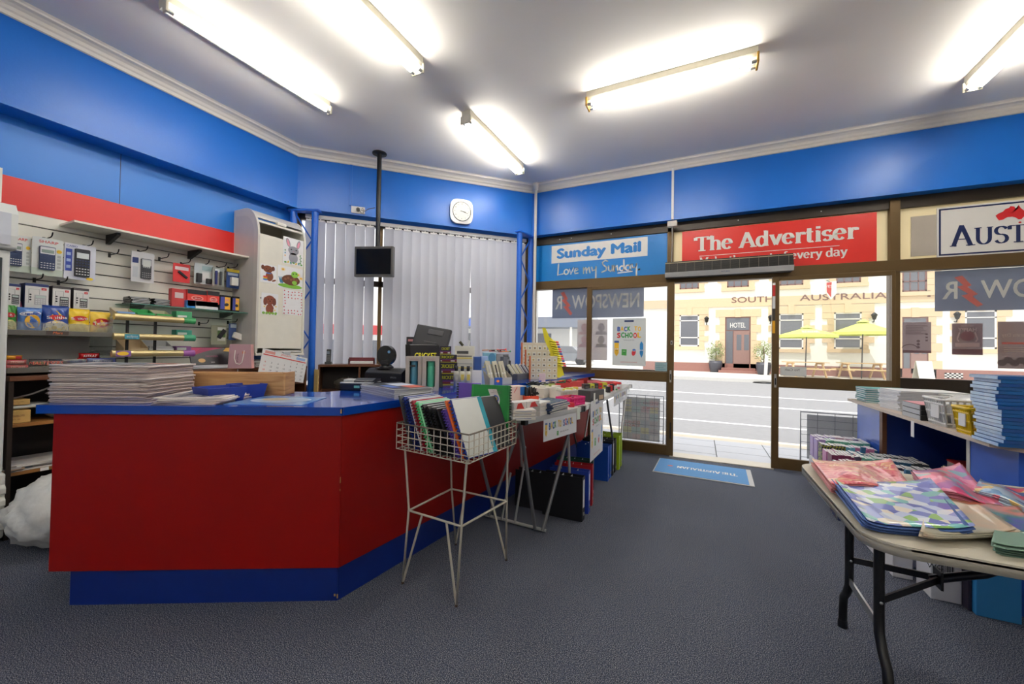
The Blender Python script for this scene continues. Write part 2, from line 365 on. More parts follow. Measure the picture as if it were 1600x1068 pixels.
def _carpet():
    nt = carpet.node_tree; p = nt.nodes['Principled BSDF']; p.inputs['Roughness'].default_value = .95; p.inputs['Specular IOR Level'].default_value = .25
    tc = nt.nodes.new('ShaderNodeTexCoord')
    n = nt.nodes.new('ShaderNodeTexNoise'); n.inputs['Scale'].default_value = 260; n.inputs['Detail'].default_value = 3; nt.links.new(tc.outputs['Object'], n.inputs['Vector'])
    r = nt.nodes.new('ShaderNodeValToRGB'); e = r.color_ramp.elements
    e[0].position = .4; e[0].color = (*lin((34, 37, 46)), 1); e[1].position = .62; e[1].color = (*lin((150, 150, 154)), 1)
    x = e.new(.53); x.color = (*lin((70, 79, 100)), 1)
    nt.links.new(n.outputs['Fac'], r.inputs[0])
    n2 = nt.nodes.new('ShaderNodeTexNoise'); n2.inputs['Scale'].default_value = 1.4; n2.inputs['Detail'].default_value = 5; nt.links.new(tc.outputs['Object'], n2.inputs['Vector'])
    mr = nt.nodes.new('ShaderNodeMapRange'); mr.inputs[3].default_value = .8; mr.inputs[4].default_value = 1.15; nt.links.new(n2.outputs['Fac'], mr.inputs[0])
    mu = nt.nodes.new('ShaderNodeMixRGB'); mu.blend_type = 'MULTIPLY'; mu.inputs[0].default_value = 1
    nt.links.new(r.outputs[0], mu.inputs[1]); nt.links.new(mr.outputs[0], mu.inputs[2]); nt.links.new(mu.outputs[0], p.inputs['Base Color'])
    b = nt.nodes.new('ShaderNodeBump'); b.inputs['Strength'].default_value = .2; b.inputs['Distance'].default_value = .003
    nt.links.new(n.outputs['Fac'], b.inputs['Height']); nt.links.new(b.outputs['Normal'], p.inputs['Normal'])
_carpet()
ZC, ZB = 3.65, 2.93
XR, YB = 4.1, -4.6
Q = math.sqrt(.5)
struct(MB().prism([(-4.75, YB), (XR, YB), (XR, 5.5), (-2.25, 5.5), (-4.75, 3.0)], -.1, 0, carpet).build('floor'))
struct(MB().prism([(-4.75, YB), (XR, YB), (XR, 5.6), (-2.25, 5.6), (-4.75, 3.1)], ZC, ZC+.15, ceilm).build('ceiling'))
# left wall: blue panel behind, slatwall in front of it lower down, bulkhead over
wl = MB(); wl.box(-4.75, -4.565, YB, 3.2, 0, ZC, blue2)
for y in (-.4, .62, 1.62): wl.box(-4.566, -4.563, y-.0015, y+.0015, 2.49, ZB, bronzed)
struct(wl.build('wall_left'))
struct(MB().prism([(-4.6, YB), (-4.36, YB), (-4.36, 3.137), (-4.6, 3.137)], ZB, ZC, blue).build('wall_left_bulkhead'))
def along(s, off=0):
    """point s metres along the splayed corner wall, off metres behind its bulkhead face"""
    return Vector((-4.36 + s*Q - off*Q, 3.137 + s*Q + off*Q, 0))
MBW = Matrix.Translation((-4.36, 3.137, 0)) @ Matrix.Rotation(PI/4, 4, 'Z')      # x along the splayed wall, y outwards
LB = 3.03
struct(MB().box(-.12, LB+.1, 0, .3, ZB, ZC, blue, MBW).build('wall_corner'))
wc = MB(); wc.box(-.1, LB+.1, .2, .3, 0, .75, blue, MBW); struct(wc.build('wall_corner_sill'))
struct(MB().box(-2.35, XR, 5.28, 5.6, ZB, ZC, blue).build('wall_front'))
struct(MB().box(XR, XR+.15, YB, 5.6, 0, ZC, white).build('wall_right'))
struct(MB().box(-4.75, XR+.15, YB-.15, YB, 0, ZC, white).build('wall_back'))
# cornices
def cornice(name, p, q):
    p, q = Vector((*p, 0)), Vector((*q, 0)); d = (q-p).normalized(); n = Vector((d.y, -d.x, 0)); b = MB()
    prof = [(0, 3.545), (.012, 3.55), (.018, 3.575), (.03, 3.585), (.04, 3.605), (.06, 3.62), (.085, 3.628), (.09, 3.64), (.105, 3.65), (0, 3.65)]
    vs = [P + n*o + Vector((0, 0, z)) for P in (p, q) for o, z in prof]; N = len(prof)
    b.add(vs, [(i, N+i, N+(i+1) % N, (i+1) % N) for i in range(N)], corn)
    struct(b.build(name))
cornice('trim_1', (-4.36, YB), (-4.36, 3.17)); cornice('trim_2', (-4.39, 3.107), (-2.187, 5.31)); cornice('trim_3', (-2.25, 5.28), (XR, 5.28))
cornice('trim_4', (XR, 5.28), (XR, YB))
struct(MB().box(-4.565, -4.55, YB, -.3, 0, .12, white).build('baseboard_left'))
struct(MB().box(XR-.015, XR, YB, 5.4, 0, .12, white).build('baseboard_right'))
# ---------------------------------------------------------------- shopfront
FY0, FY1 = 5.40, 5.47
f = MB()
f.box(-2.3, XR, FY0, 5.5, 2.815, ZB, bronzed)                                  # head
f.box(-2.3, XR, FY0-.03, FY1, 2.155, 2.275, bronze)                            # transom
f.box(-2.3, -2.2, FY0, FY1, 0, 2.93, bronze)
f.box(-.385, -.315, FY0, FY1, 2.2, 2.9, bronze); f.box(-.385, -.33, FY0, FY1, 0, 2.2, bronze)
f.box(1.775, 1.857, FY0-.02, FY1, 0, 2.9, bronze)
f.box(XR-.06, XR, FY0, FY1, 0, 2.9, bronze)
f.box(1.857, XR, FY0, FY1, .93, 1.06, bronzed); f.box(-2.2, -.385, FY0, FY1, .93, 1.05, bronze)
f.box(-2.2, -.385, FY0, FY1, 0, .1, bronze); f.box(1.857, XR, FY0, FY1, 0, .1, bronzed)
for x in (-1.83, -1.66, -1.1, .4, 1.2): f.cyl((x, 5.399, 2.87), (x, 5.395, 2.87), .006, steel, n=8)
struct(f.build('window_frame', bevel=.004))
struct(MB().box(-.33, .75, 5.24, 5.47, 0, .012, mat('threshold_aluminium', (206, 200, 188), .4, .4)).build('trim_5'))
def pane(name, x0, x1, z0, z1, y, mt=None):
    struct(MB().box(x0, x1, y, y+.006, z0, z1, mt or glass).build(name))
pane('window_1', -2.2, -.385, 1.05, 2.155, 5.43); pane('window_2', -2.2, -.385, .1, .93, 5.43)
pane('window_3', 1.857, XR-.06, 1.06, 2.155, 5.43); pane('window_4', 1.857, XR-.06, .1, .93, 5.43)
creamf = film_mat('cream_transom_film', (250, 240, 212), .6, 0)
pane('window_5', -2.2, -.385, 2.275, 2.815, 5.44, creamf); pane('window_6', -.315, 1.775, 2.275, 2.815, 5.44, creamf); pane('window_7', 1.857, XR-.06, 2.275, 2.815, 5.44, creamf)
def leaf(name, x0, x1, lw, rw):
    b = MB(); y0, y1 = 5.262, 5.302
    b.box(x0, x0+lw, y0, y1, .01, 2.15, bronze); b.box(x1-rw, x1, y0, y1, .01, 2.15, bronze)
    for z0, z1 in ((.01, .132), (.912, 1.034), (2.103, 2.15)): b.box(x0+lw, x1-rw, y0+.003, y1-.003, z0, z1, bronze)
    o = struct(b.build(name, bevel=.003))
    for z0, z1 in ((.132, .912), (1.034, 2.103)):
        g = MB().box(x0+lw-.01, x1-rw+.01, 5.279, 5.285, z0-.01, z1+.01, glass).build('glass_pane', o)
    return o
dl = leaf('door_1', -1.388, -.29, .066, .072); dr = leaf('door_2', .728, 1.78, .068, .028)
def lockplate(parent, x, z, h):
    b = MB(); b.box(x-.011, x+.011, 5.257, 5.262, z-h/2, z+h/2, steel); b.box(x-.006, x+.006, 5.254, 5.258, z-h*.3, z+h*.2, blackm)
    b.build('lock_plate', parent, bevel=.002)
lockplate(dl, -.326, .985, .15); lockplate(dl, -.318, 1.4, .05); lockplate(dr, .762, .985, .15)
b = MB(); b.box(-.33, -.314, 5.255, 5.262, .22, .42, blackm); b.build('flush_bolt', dl, bevel=.003)
b = MB()
for z0, z1, c in ((2.055, 2.08, (235, 235, 230)), (1.93, 2.055, (205, 45, 45)), (1.79, 1.93, (228, 228, 226)), (1.655, 1.79, (50, 46, 44)), (1.515, 1.655, (235, 170, 25))):
    b.box(.731, .757, 5.2595, 5.2625, z0, z1, K(*c))
b.build('height_strip', dr)
# ---------------------------------------------------------------- corner window behind the blind
g = MB()
for s0, s1 in ((-.05, .02), (LB-.06, LB+.05), (.94, .985), (1.78, 1.825)): g.box(s0, s1, .2, .26, .75, ZB, bronze, MBW)
g.box(0, LB, .2, .26, 2.08, 2.15, bronzed, MBW); g.box(0, LB, .2, .26, .72, .8, bronze, MBW); g.box(0, LB, .19, .26, 2.86, ZB, bronzed, MBW)
struct(g.build('window_frame_corner'))
struct(MB().box(0, LB, .225, .231, .8, 2.86, glass, MBW).build('window_8'))
# ---------------------------------------------------------------- vertical blind
bl = thing('vertical_blind', 'grey vertical blind across the corner window behind the counter', 'blind', along(0, .1), PI/4)
MB().box(.08, LB-.05, -.02, .02, 2.86, 2.9, mat('blind_track', (206, 204, 200), .5)).build('headrail', bl)
slat = mat('blind_fabric', (200, 202, 212), .8, var=.03, scale=40)
slatt = bpy.data.materials.new('blind_cloth'); slatt.use_nodes = True
def _cloth():
    nt = slatt.node_tree; nt.nodes.clear(); out = nt.nodes.new('ShaderNodeOutputMaterial')
    d = nt.nodes.new('ShaderNodeBsdfDiffuse'); t = nt.nodes.new('ShaderNodeBsdfTranslucent'); d.inputs[0].default_value = (*lin((208, 209, 217)), 1); t.inputs[0].default_value = (*lin((205, 208, 220)), 1)
    x = nt.nodes.new('ShaderNodeMixShader'); x.inputs[0].default_value = .12; nt.links.new(d.outputs[0], x.inputs[1]); nt.links.new(t.outputs[0], x.inputs[2]); nt.links.new(x.outputs[0], out.inputs[0])
_cloth()
random.seed(5)
NS = 25
for i in range(NS):
    if i == 7: continue
    s = .13 + i*(LB-.25)/(NS-1)
    a = math.radians(-24 + random.uniform(-6, 6)) if i < 7 else math.radians(-14 + random.uniform(-7, 5))
    lean = random.uniform(-.006, .006)
    if i in (17, 18): lean += .03 if i == 18 else -.035
    b = MB(); ca, sa = math.cos(a), math.sin(a)
    def fn(u, v):
        x = (u-.5)*.127; z = lerp(.86, 2.83, v); bow = .006*math.sin(PI*u)
        return (x*ca + lean*(1-v) - bow*sa, x*sa + bow*ca, z)
    b.grid(fn, 6, 6, slatt)
    b.box(-.045, .045, -.004, .004, 2.825, 2.845, white); b.cyl((0, 0, 2.845), (0, 0, 2.87), .006, white, n=6)
    b.build('slat', bl, loc=(s, random.uniform(-.008, .008), 0))
# ---------------------------------------------------------------- lattice posts in the two corners
bluep = mat('blue_post_paint', (26, 98, 200), .35, var=.06)
def lattice_post(lab, p1, p2, n):
    p1, p2 = Vector(p1), Vector(p2); p1.z = p2.z = 0; d = p2-p1; L = d.length; t = thing('lattice_post', lab, 'post', p1, math.atan2(d.y, d.x), 'lattice posts beside the corner window')
    MB().cyl((0, 0, 0), (0, 0, 2.9), .038, bluep, n=18).build('tube', t); MB().cyl((L, 0, 0), (L, 0, 2.9), .038, bluep, n=18).build('tube', t)
    MB().box(-.06, L+.05, -.045, .045, 2.9, 2.925, bluep).build('top_plate', t, bevel=.004)
    z = MB(); h = 2.7/n; pts = [((0.03 if k % 2 else L-.03), 0, 2.86-h*k) for k in range(n+1)]
    for a_, b_ in zip(pts, pts[1:]): z.cyl(a_, b_, .009, bluep, n=8)
    z.build('lattice_rod', t)
lattice_post('blue steel lattice post beside the white tambour cabinet', onz(492.5, 334, 2.88), onz(459, 333, 2.88), 9)
lattice_post('blue steel lattice post beside the white ceiling pole', onz(812, 366, 2.88), onz(829.5, 374, 2.88), 9)
# ---------------------------------------------------------------- ceiling battens
lamp_on = bpy.data.materials.new('lit_tube'); lamp_on.use_nodes = True
_p = lamp_on.node_tree.nodes['Principled BSDF']; _p.inputs['Emission Color'].default_value = (1, .965, .9, 1); _p.inputs['Emission Strength'].default_value = TUBE
batten = mat('batten_enamel', (226, 220, 200), .45, var=.08, scale=30)
amber = mat('aged_plastic', (206, 160, 70), .5)
def batten_light(lab, p, q, twin=True, caps=None):
    p, q = Vector(p), Vector(q); c = (p+q)/2; d = q-p; L = d.length
    t = thing('fluorescent_batten', lab, 'ceiling light', (c.x, c.y, ZC), math.atan2(d.y, d.x), 'fluorescent battens on the ceiling')
    b = MB(); h = L/2; b.prism([(-.05, 0), (-.05, -.05), (-.04, -.08), (.04, -.08), (.05, -.05), (.05, 0)], -h, h, batten, 'x'); b.build('housing', t)
    for y in ((-.036, .036) if twin else (-.05,)):
        MB().cyl((-h+.045, y, -.112), (h-.045, y, -.112), .013, lamp_on, n=12).build('tube', t)
    for sx in (-1, 1):
        e = MB(); cm = caps or batten
        ys = (-.06, .06) if twin else (-.07, -.02)
        e.box(sx*h-.008, sx*h+.008, ys[0], ys[1], -.13, -.05, cm)
        for y in ((-.036, .036) if twin else (-.05,)): e.cyl((sx*(h-.008), y, -.112), (sx*(h-.045), y, -.112), .0135, steel, n=12)
        e.build('lampholder', t, bevel=.004)
    return t
batten_light('single tube batten on the ceiling nearest the blue slatwall side', (-3.31, 1.36, 0), (-3.29, 2.65, 0), False)
batten_light('twin tube batten at the top middle of the picture, cut by its edge', (-2.12, 1.28, 0), (-2.10, 2.55, 0))
batten_light('twin tube batten closest to the wall clock', (-2.12, 3.31, 0), (-2.10, 4.58, 0))
batten_light('twin tube batten lying crosswise with amber ends', (-.955, 3.56, 0), (.385, 3.55, 0), True, amber)
batten_light('twin tube batten at the right edge over the folding table', (2.05, 4.62, 0), (2.05, 3.35, 0))
batten_light('added twin tube batten on the rear ceiling, unseen behind the viewer at left', (-2.11, -1.9, 0), (-2.11, -.6, 0))  # this and the next four battens are added out of view for brightness
batten_light('added twin tube batten on the rear ceiling, unseen behind the viewer at right', (1.2, -.6, 0), (1.2, .7, 0))
batten_light('added unseen twin tube batten furthest back on the left of the ceiling', (-1.6, -4.0, 0), (-1.6, -2.7, 0))  # rearmost battens added so more bounced light fills the room
batten_light('added unseen twin tube batten furthest back on the right of the ceiling', (2.0, -3.6, 0), (2.0, -2.3, 0))
batten_light('added unseen twin tube batten in the rear middle of the ceiling', (.2, -2.6, 0), (.2, -1.3, 0))
# ---------------------------------------------------------------- poles, clock, socket, screen, heater
t = thing('ceiling_pole', 'thin white pole rising to the ceiling beside the blue corner post', 'pole', (-2.13, 5.2, 0))
MB().cyl((0, 0, 0), (0, 0, 3.6), .02, corn, n=14).build('pole', t); MB().lathe([(.024, 3.55), (.03, 3.56), (.04, 3.63), (.045, 3.65)], corn).build('ceiling_cup', t)
t = thing('conduit', 'white square conduit running down to a switch box above the door', 'conduit', (-.322, 5.262, 2.83))
MB().box(-.014, .014, -.012, .018, .1, .74, white).build('duct', t, bevel=.003)
MB().box(-.055, .055, -.05, .018, .0, .07, mat('grey_plastic', (196, 190, 180), .5)).build('junction_box', t, bevel=.006)
MB().tube([(0, -.02, 0), (.002, -.02, -.2), (-.004, -.02, -.44)], .007, mat('grey_pvc', (150, 146, 136), .5)).build('pipe', t)
t = thing('wall_clock', 'silver rounded square wall clock on the blue bulkhead', 'clock', along(1.985, -.002) + Vector((0, 0, 3.135)), PI/4)
sq = [(.155*abs(math.cos(a))**.55*math.copysign(1, math.cos(a)), .165*abs(math.sin(a))**.55*math.copysign(1, math.sin(a))) for a in [2*PI*i/40 for i in range(40)]]
b = MB(); b.prism(sq, -.045, 0, mat('clock_silver', (176, 176, 176), .3, .4), 'y', smooth=True); case = b.build('case', t)
b = MB(); b.prism([(.128*math.cos(2*PI*i/40), .135*math.sin(2*PI*i/40)) for i in range(40)], -.048, -.044, blackm, 'y'); b.build('rim', case)
b = MB(); b.prism([(.118*math.cos(2*PI*i/40), .125*math.sin(2*PI*i/40)) for i in range(40)], -.05, -.046, mat('clock_dial', (232, 232, 224), .5), 'y')
for k in range(12):
    a = PI/2-k*PI/6; b.text(str(k or 12), blackm, (.096*math.cos(a), -.0508, .1*math.sin(a)-.007), h=.014)
b.build('dial', case)
for nm, a, L, wd in (('hour_hand', math.radians(-8), .055, .007), ('minute_hand', math.radians(-17), .09, .005)):
    b = MB(); b.line([(-.02*math.cos(a), -.02*math.sin(a)), (L*math.cos(a), L*math.sin(a))], wd, blackm, (0, -.0525, 0)); b.build(nm, t)
t = thing('power_outlet', 'white double power outlet with black plug under the blue bulkhead conduit', 'outlet', along(.68, -.002) + Vector((0, 0, 2.995)), PI/4)
MB().box(-.08, .08, -.012, 0, -.045, .04, white).build('plate', t, bevel=.003)
MB().cyl((.0, -.05, -.005), (.0, -.012, -.005), .022, black, n=14).build('plug', t)
pts = [(.0+.0*k, -.05, -.005) for k in range(1)] + [(.02, -.07, -.02), (.035, -.06, -.05), (.06, -.05, -.05), (.07, -.06, -.01), (.05, -.07, .01), (.04, -.07, -.02), (.08, -.08, -.03), (.12, -.09, .0), (.2, -.11, .02)]
MB().tube(pts, .004, black, 6).build('cord', t)
MB().box(-.105, -.075, -.014, 0, .04, .55, blue).build('conduit', t, bevel=.003)
P, rz, wT, hT = frd(553.5, 616, 433, 386, 2.13, 4.76)
t = thing('ceiling_monitor', 'small black flat screen hung from the ceiling on a black pole', 'monitor', (P.x, P.y, P.z), rz-.1)
gm = mat('monitor_silver', (96, 94, 92), .35, .3)
MB().box(-wT/2, wT/2, -.03, .03, 0, hT, gm).build('casing', t, bevel=.006); casing = t.children[0]
MB().box(-wT/2+.025, wT/2-.025, -.034, -.028, .028, hT-.03, mat('screen_glass', (6, 6, 8), .12)).build('screen', casing, bevel=.002)
MB().cyl((.015, .04, hT*.5), (.015, .04, ZC-P.z-.01), .027, blackm, n=16).build('pole', t)
MB().lathe([(.085, ZC-P.z-.012), (.085, ZC-P.z), (.03, ZC-P.z)], blackm, (.015, .04, 0)).build('ceiling_flange', t)
t = thing('door_heater', 'long black and silver air curtain heater above the shop door', 'heater', (.26, 5.37, 2.205))
MB().prism([(-.0, .0), (-.17, .0), (-.19, .055), (-.14, .19), (0, .2)], -.655, .655, mat('heater_black', (30, 28, 26), .45, var=.15), 'x').build('body', t, bevel=.006)
b = MB()
for k in range(14):
    x = -.655+.0 + (k+.5)*1.31/14
    b.box(x-.0015, x+.0015, -.196, -.19, .055, .175, mat('heater_line', (120, 112, 98), .4), Matrix.Translation((0, 0, 0)) @ Matrix.Shear('XY', 4, (0, 0)))
for k in range(10): b.box(-.65, .65, -.192+.005*k, -.19+.005*k, .062+.0125*k, .0645+.0125*k, K(58, 54, 48))
b.box(-.657, .657, -.15, -.14, .168, .174, mat('heater_trim', (205, 190, 150), .4)); b.build('grille', t)
MB().prism([(-.16, -.004), (-.178, -.004), (-.197, .05), (-.18, .052)], -.657, .657, mat('heater_silver', (205, 205, 202), .3, .4), 'x').build('outlet_strip', t)
MB().text('MITSUBISHI', K(60, 90, 140), (0, -.1965, .018), (1, 0, 0), (0, -.3, 1), .012).build('maker_badge', t)
# ---------------------------------------------------------------- signs over the shopfront
sb = mat('sign_blue', (0, 122, 200), .35, var=.03); sw = mat('sign_white', (236, 232, 224), .4, var=.02)
t = thing('newspaper_sign', 'blue window sign reading Sunday Mail, Love my Sunday', 'sign', (-1.29, 5.43, 2.28))
MB().box(-.905, .9, -.012, 0, 0, .532, sb).build('panel', t)
def onC(x, y, Y=5.418): q = ony(x, y, Y); return q
q0, q1 = ony(862, 385, 5.416), ony(1012, 369, 5.416); q2, q3 = ony(862, 411, 5.416), ony(1012, 400, 5.416)
zt, zb_ = (q0.z+q1.z)/2-2.28, (q2.z+q3.z)/2-2.28; xl, xr = q0.x+1.29, q1.x+1.29
b = MB(); b.box(xl, xr, -.014, -.011, zb_, zt, sw); b.build('white_block', t)
b = MB(); hh = zt-zb_
b.text('Sunday Mail', sb, ((xl+xr)/2, -.0165, zb_+hh*.27), h=hh*.52, w=(xr-xl)*.88, bold=.085); b.build('headline_lettering', t)
# hand lettered slogan
HW = {'L': (.5, [[(.08, 1), (.02, .02), (.45, .1)]]), 'o': (.42, [arc(.2, .25, .17, .22, 100, 460, 12)]), 'v': (.38, [[(.03, .5), (.15, .03), (.35, .55)]]),
      'e': (.4, [[(.05, .25), (.32, .36), (.28, .5), (.14, .5), (.05, .25), (.1, .04), (.35, .08)]]), 'm': (.62, [[(.05, .5), (.05, .02), (.12, .4), (.22, .5), (.28, .03), (.34, .4), (.46, .5), (.54, .03)]]),
      'y': (.44, [[(.05, .5), (.1, .2), (.3, .25), (.36, .52), (.36, -.45)]]), 'S': (.5, [[(.48, .92), (.3, 1), (.1, .85), (.14, .65), (.4, .4), (.38, .15), (.05, .0)]]),
      'u': (.4, [[(.05, .5), (.06, .15), (.2, .03), (.3, .2), (.32, .5), (.36, .03)]]), 'n': (.4, [[(.05, .5), (.06, .03), (.12, .4), (.26, .48), (.32, .03)]]),
      'd': (.44, [[(.33, .95), (.36, .03)], arc(.2, .22, .15, .2, 40, 330, 10)]), 'a': (.42, [arc(.18, .24, .15, .22, 40, 330, 10), [(.33, .48), (.36, .03)]]),
      '.': (.2, [[(.05, .0), (.12, .05)]]), ' ': (.3, [])}
def hand(b, txt, mt, o, w, h, wd, ux=(1, 0, 0), uy=(0, 0, 1)):
    W = sum(HW[c][0] for c in txt); sx = w/W; x = 0
    for c in txt:
        for st in HW[c][1]:
            pts = [((x+p[0])*sx, p[1]*h) for p in st]; b.line(pts, wd, mt, o, ux, uy)
            for p in pts[::max(1, len(pts)-1)] + (pts if len(pts) < 9 else []): b.ell(wd/2, wd/2, mt, o, ux, uy, 8, p)
        x += HW[c][0]
q0 = ony(871, 433, 5.416); q1 = ony(1001, 414, 5.416)
b = MB(); hand(b, 'Love my Sunday.', sw, (q0.x+1.29, -.0135, .08), q1.x-q0.x, .16, .02)
b.line([(0, 0), (.2, .012)], .014, sw, (q1.x+1.29-.3, -.0136, .055)); b.build('slogan_lettering', t)
sr = mat('sign_red', (226, 44, 34), .35, var=.04)
t = thing('newspaper_sign', 'red window sign reading The Advertiser, partly behind the heater', 'sign', (.73, 5.43, 2.28))
MB().box(-.945, .95, -.012, 0, 0, .525, sr).build('panel', t)
q0, q1 = ony(1086, 391, 5.416), ony(1341, 366, 5.416)
b = MB(); serif(b, 'The Advertiser', sw, (q0.x-.73, -.0145, .262), h=.175, w=q1.x-q0.x, thin=.075, thick=.24, big=1.0); b.build('headline_lettering', t)
b = MB(); b.box(q0.x-.73+.05, q1.x-.73-.16, -.0145, -.0125, .195, .201, sw); b.build('rule', t)
b = MB(); serif(b, 'Make the most of every day', sw, (q0.x-.73+.05, -.0145, .085), h=.092, w=q1.x-q0.x-.14, thin=.09, thick=.2); b.build('slogan_lettering', t)
navy = mat('sign_navy', (14, 34, 84), .4)
t = thing('newspaper_sign', 'white bordered sign reading The Australian with a red continent', 'sign', (2.84, 5.43, 2.28))
P = ony(1464, 360, 5.415).x-2.84
MB().box(P, P+1.42, -.02, 0, .0, .5, sw).build('panel', t, bevel=.003)
b = MB()
for x0, x1, z0, z1 in ((P+.012, P+.026, .015, .485), (P+1.394, P+1.408, .015, .485), (P+.012, P+1.408, .015, .03), (P+.012, P+1.408, .47, .485)): b.box(x0, x1, -.0215, -.0195, z0, z1, navy)
b.build('border', t)
b = MB(); serif(b, 'AUSTRALIAN', navy, (P+.09, -.0225, .1), h=.165, w=1.26, thin=.05, thick=.17, big=1.22); serif(b, 'THE', navy, (P+.66, -.0225, .29), h=.15, w=.4, thin=.05, thick=.17, big=1.1); b.build('lettering', t)
b = MB(); aus = [(0, .46), (.1, .58), (.25, .68), (.33, .82), (.45, .88), (.5, .98), (.62, .94), (.66, .82), (.74, .76), (.77, 1.0), (.83, .82), (.92, .66), (1.0, .5), (.97, .3), (.86, .1), (.76, .1), (.66, .24), (.56, .3), (.4, .3), (.24, .16), (.12, .14), (.07, .24)]
c1 = [aus[i] for i in range(len(aus))]
for i in range(len(aus)): b.add([(P+.41+x*.2, -.0222, .3+z*.15) for x, z in ((.52, .5), aus[i], aus[(i+1) % len(aus)])], [(0, 1, 2)], mat('sign_map_red', (210, 32, 38), .4))
b.ell(.01, .008, MATS['sign_map_red'], (P+.41+.162, -.0222, .285)); b.build('continent_emblem', t)
tag(MB().box(1.955, 2.155, 5.425, 5.437, 2.31, 2.72, mat('grey_card', (186, 176, 162), .6)).build('backing_card'), 'plain grey card in the transom window beside the sign with the red continent', 'card')
# ---------------------------------------------------------------- decals and posters on the glass
filmg = film_mat('grey_decal_film', (120, 130, 154), .5); filml = film_mat('pale_decal_film', (250, 248, 240), .35, 0); filmr = film_mat('red_decal_film', (240, 120, 104), .3, 0)
def bolt(b, x, z, w, h, mt, y):
    for k, (p, q) in enumerate((((-.75, 1.0), (.35, .62)), ((-.6, .66), (.75, .3)), ((-.3, .34), (1.05, -.08)))):
        (a0, c0), (a1, c1) = p, q
        b.add([(x+w*a0, y-.0004*k, z+h*c0), (x+w*(a0+.5), y-.0004*k, z+h*(c0+.06)), (x+w*a1, y-.0004*k, z+h*(c1+.08)), (x+w*(a1-.35), y-.0004*k, z+h*c1)], [(0, 1, 2, 3)], mt)
def newspower(lab, x0, x1, z0, z1, full, y=5.452):
    t = thing('window_decal', lab, 'decal', ((x0+x1)/2, y, z0)); W = x1-x0; H = z1-z0
    MB().box(-W/2, W/2, 0, .003, 0, H, filmg).build('backing', t)
    b = MB(); s0 = W*.93 if full else W*1.36
    # mirrored: reads from the street
    xr_ = W/2-.035*W if full else W/2+.5*W
    lw = s0
    b.text('N E W S P O W'.replace(' ', ''), filml, (xr_ - lw*.4, -.002, H*.3), h=H*.42, w=lw*.78, bold=.03, mirror=True)
    b.text('R', filml, (xr_ - lw*.955, -.002, H*.3), h=H*.42, w=lw*.085, bold=.03, mirror=True)
    b.build('lettering', t)
    e = MB(); bolt(e, xr_-lw*.868, H*.14, lw*.085, H*.68, filmr, -.0035); e.build('bolt_emblem', t)
A, B_ = ony(863, 472, 5.45), ony(1006, 470, 5.45)
newspower('grey reversed shop name decal across the glass left of the door', A.x, B_.x, ony(930, 496, 5.45).z, ony(930, 446, 5.45).z, True)
A = ony(1461, 450, 5.45)
newspower('grey reversed shop name decal at the top of the right window', A.x, A.x+1.42, ony(1520, 485, 5.45).z, 2.15, True)
def poster(lab, px, Y, fn, mtb, name='poster'):
    a = ony(px[0], (px[1]+px[3])/2, Y); c = ony(px[2], (px[1]+px[3])/2, Y); m = (px[0]+px[2])/2
    zt, zb = ony(m, px[1], Y).z, ony(m, px[3], Y).z; W = c.x-a.x; H = zt-zb
    t = thing(name, lab, 'poster', ((a.x+c.x)/2, Y, zb)); sh = MB().box(-W/2, W/2, 0, .002, 0, H, mtb).build('sheet', t)
    b = MB(); fn(b, W, H); b.build('print', sh); return t
KID = [(30, 80, 170), (215, 50, 50), (240, 190, 40), (60, 150, 70), (40, 60, 130)]
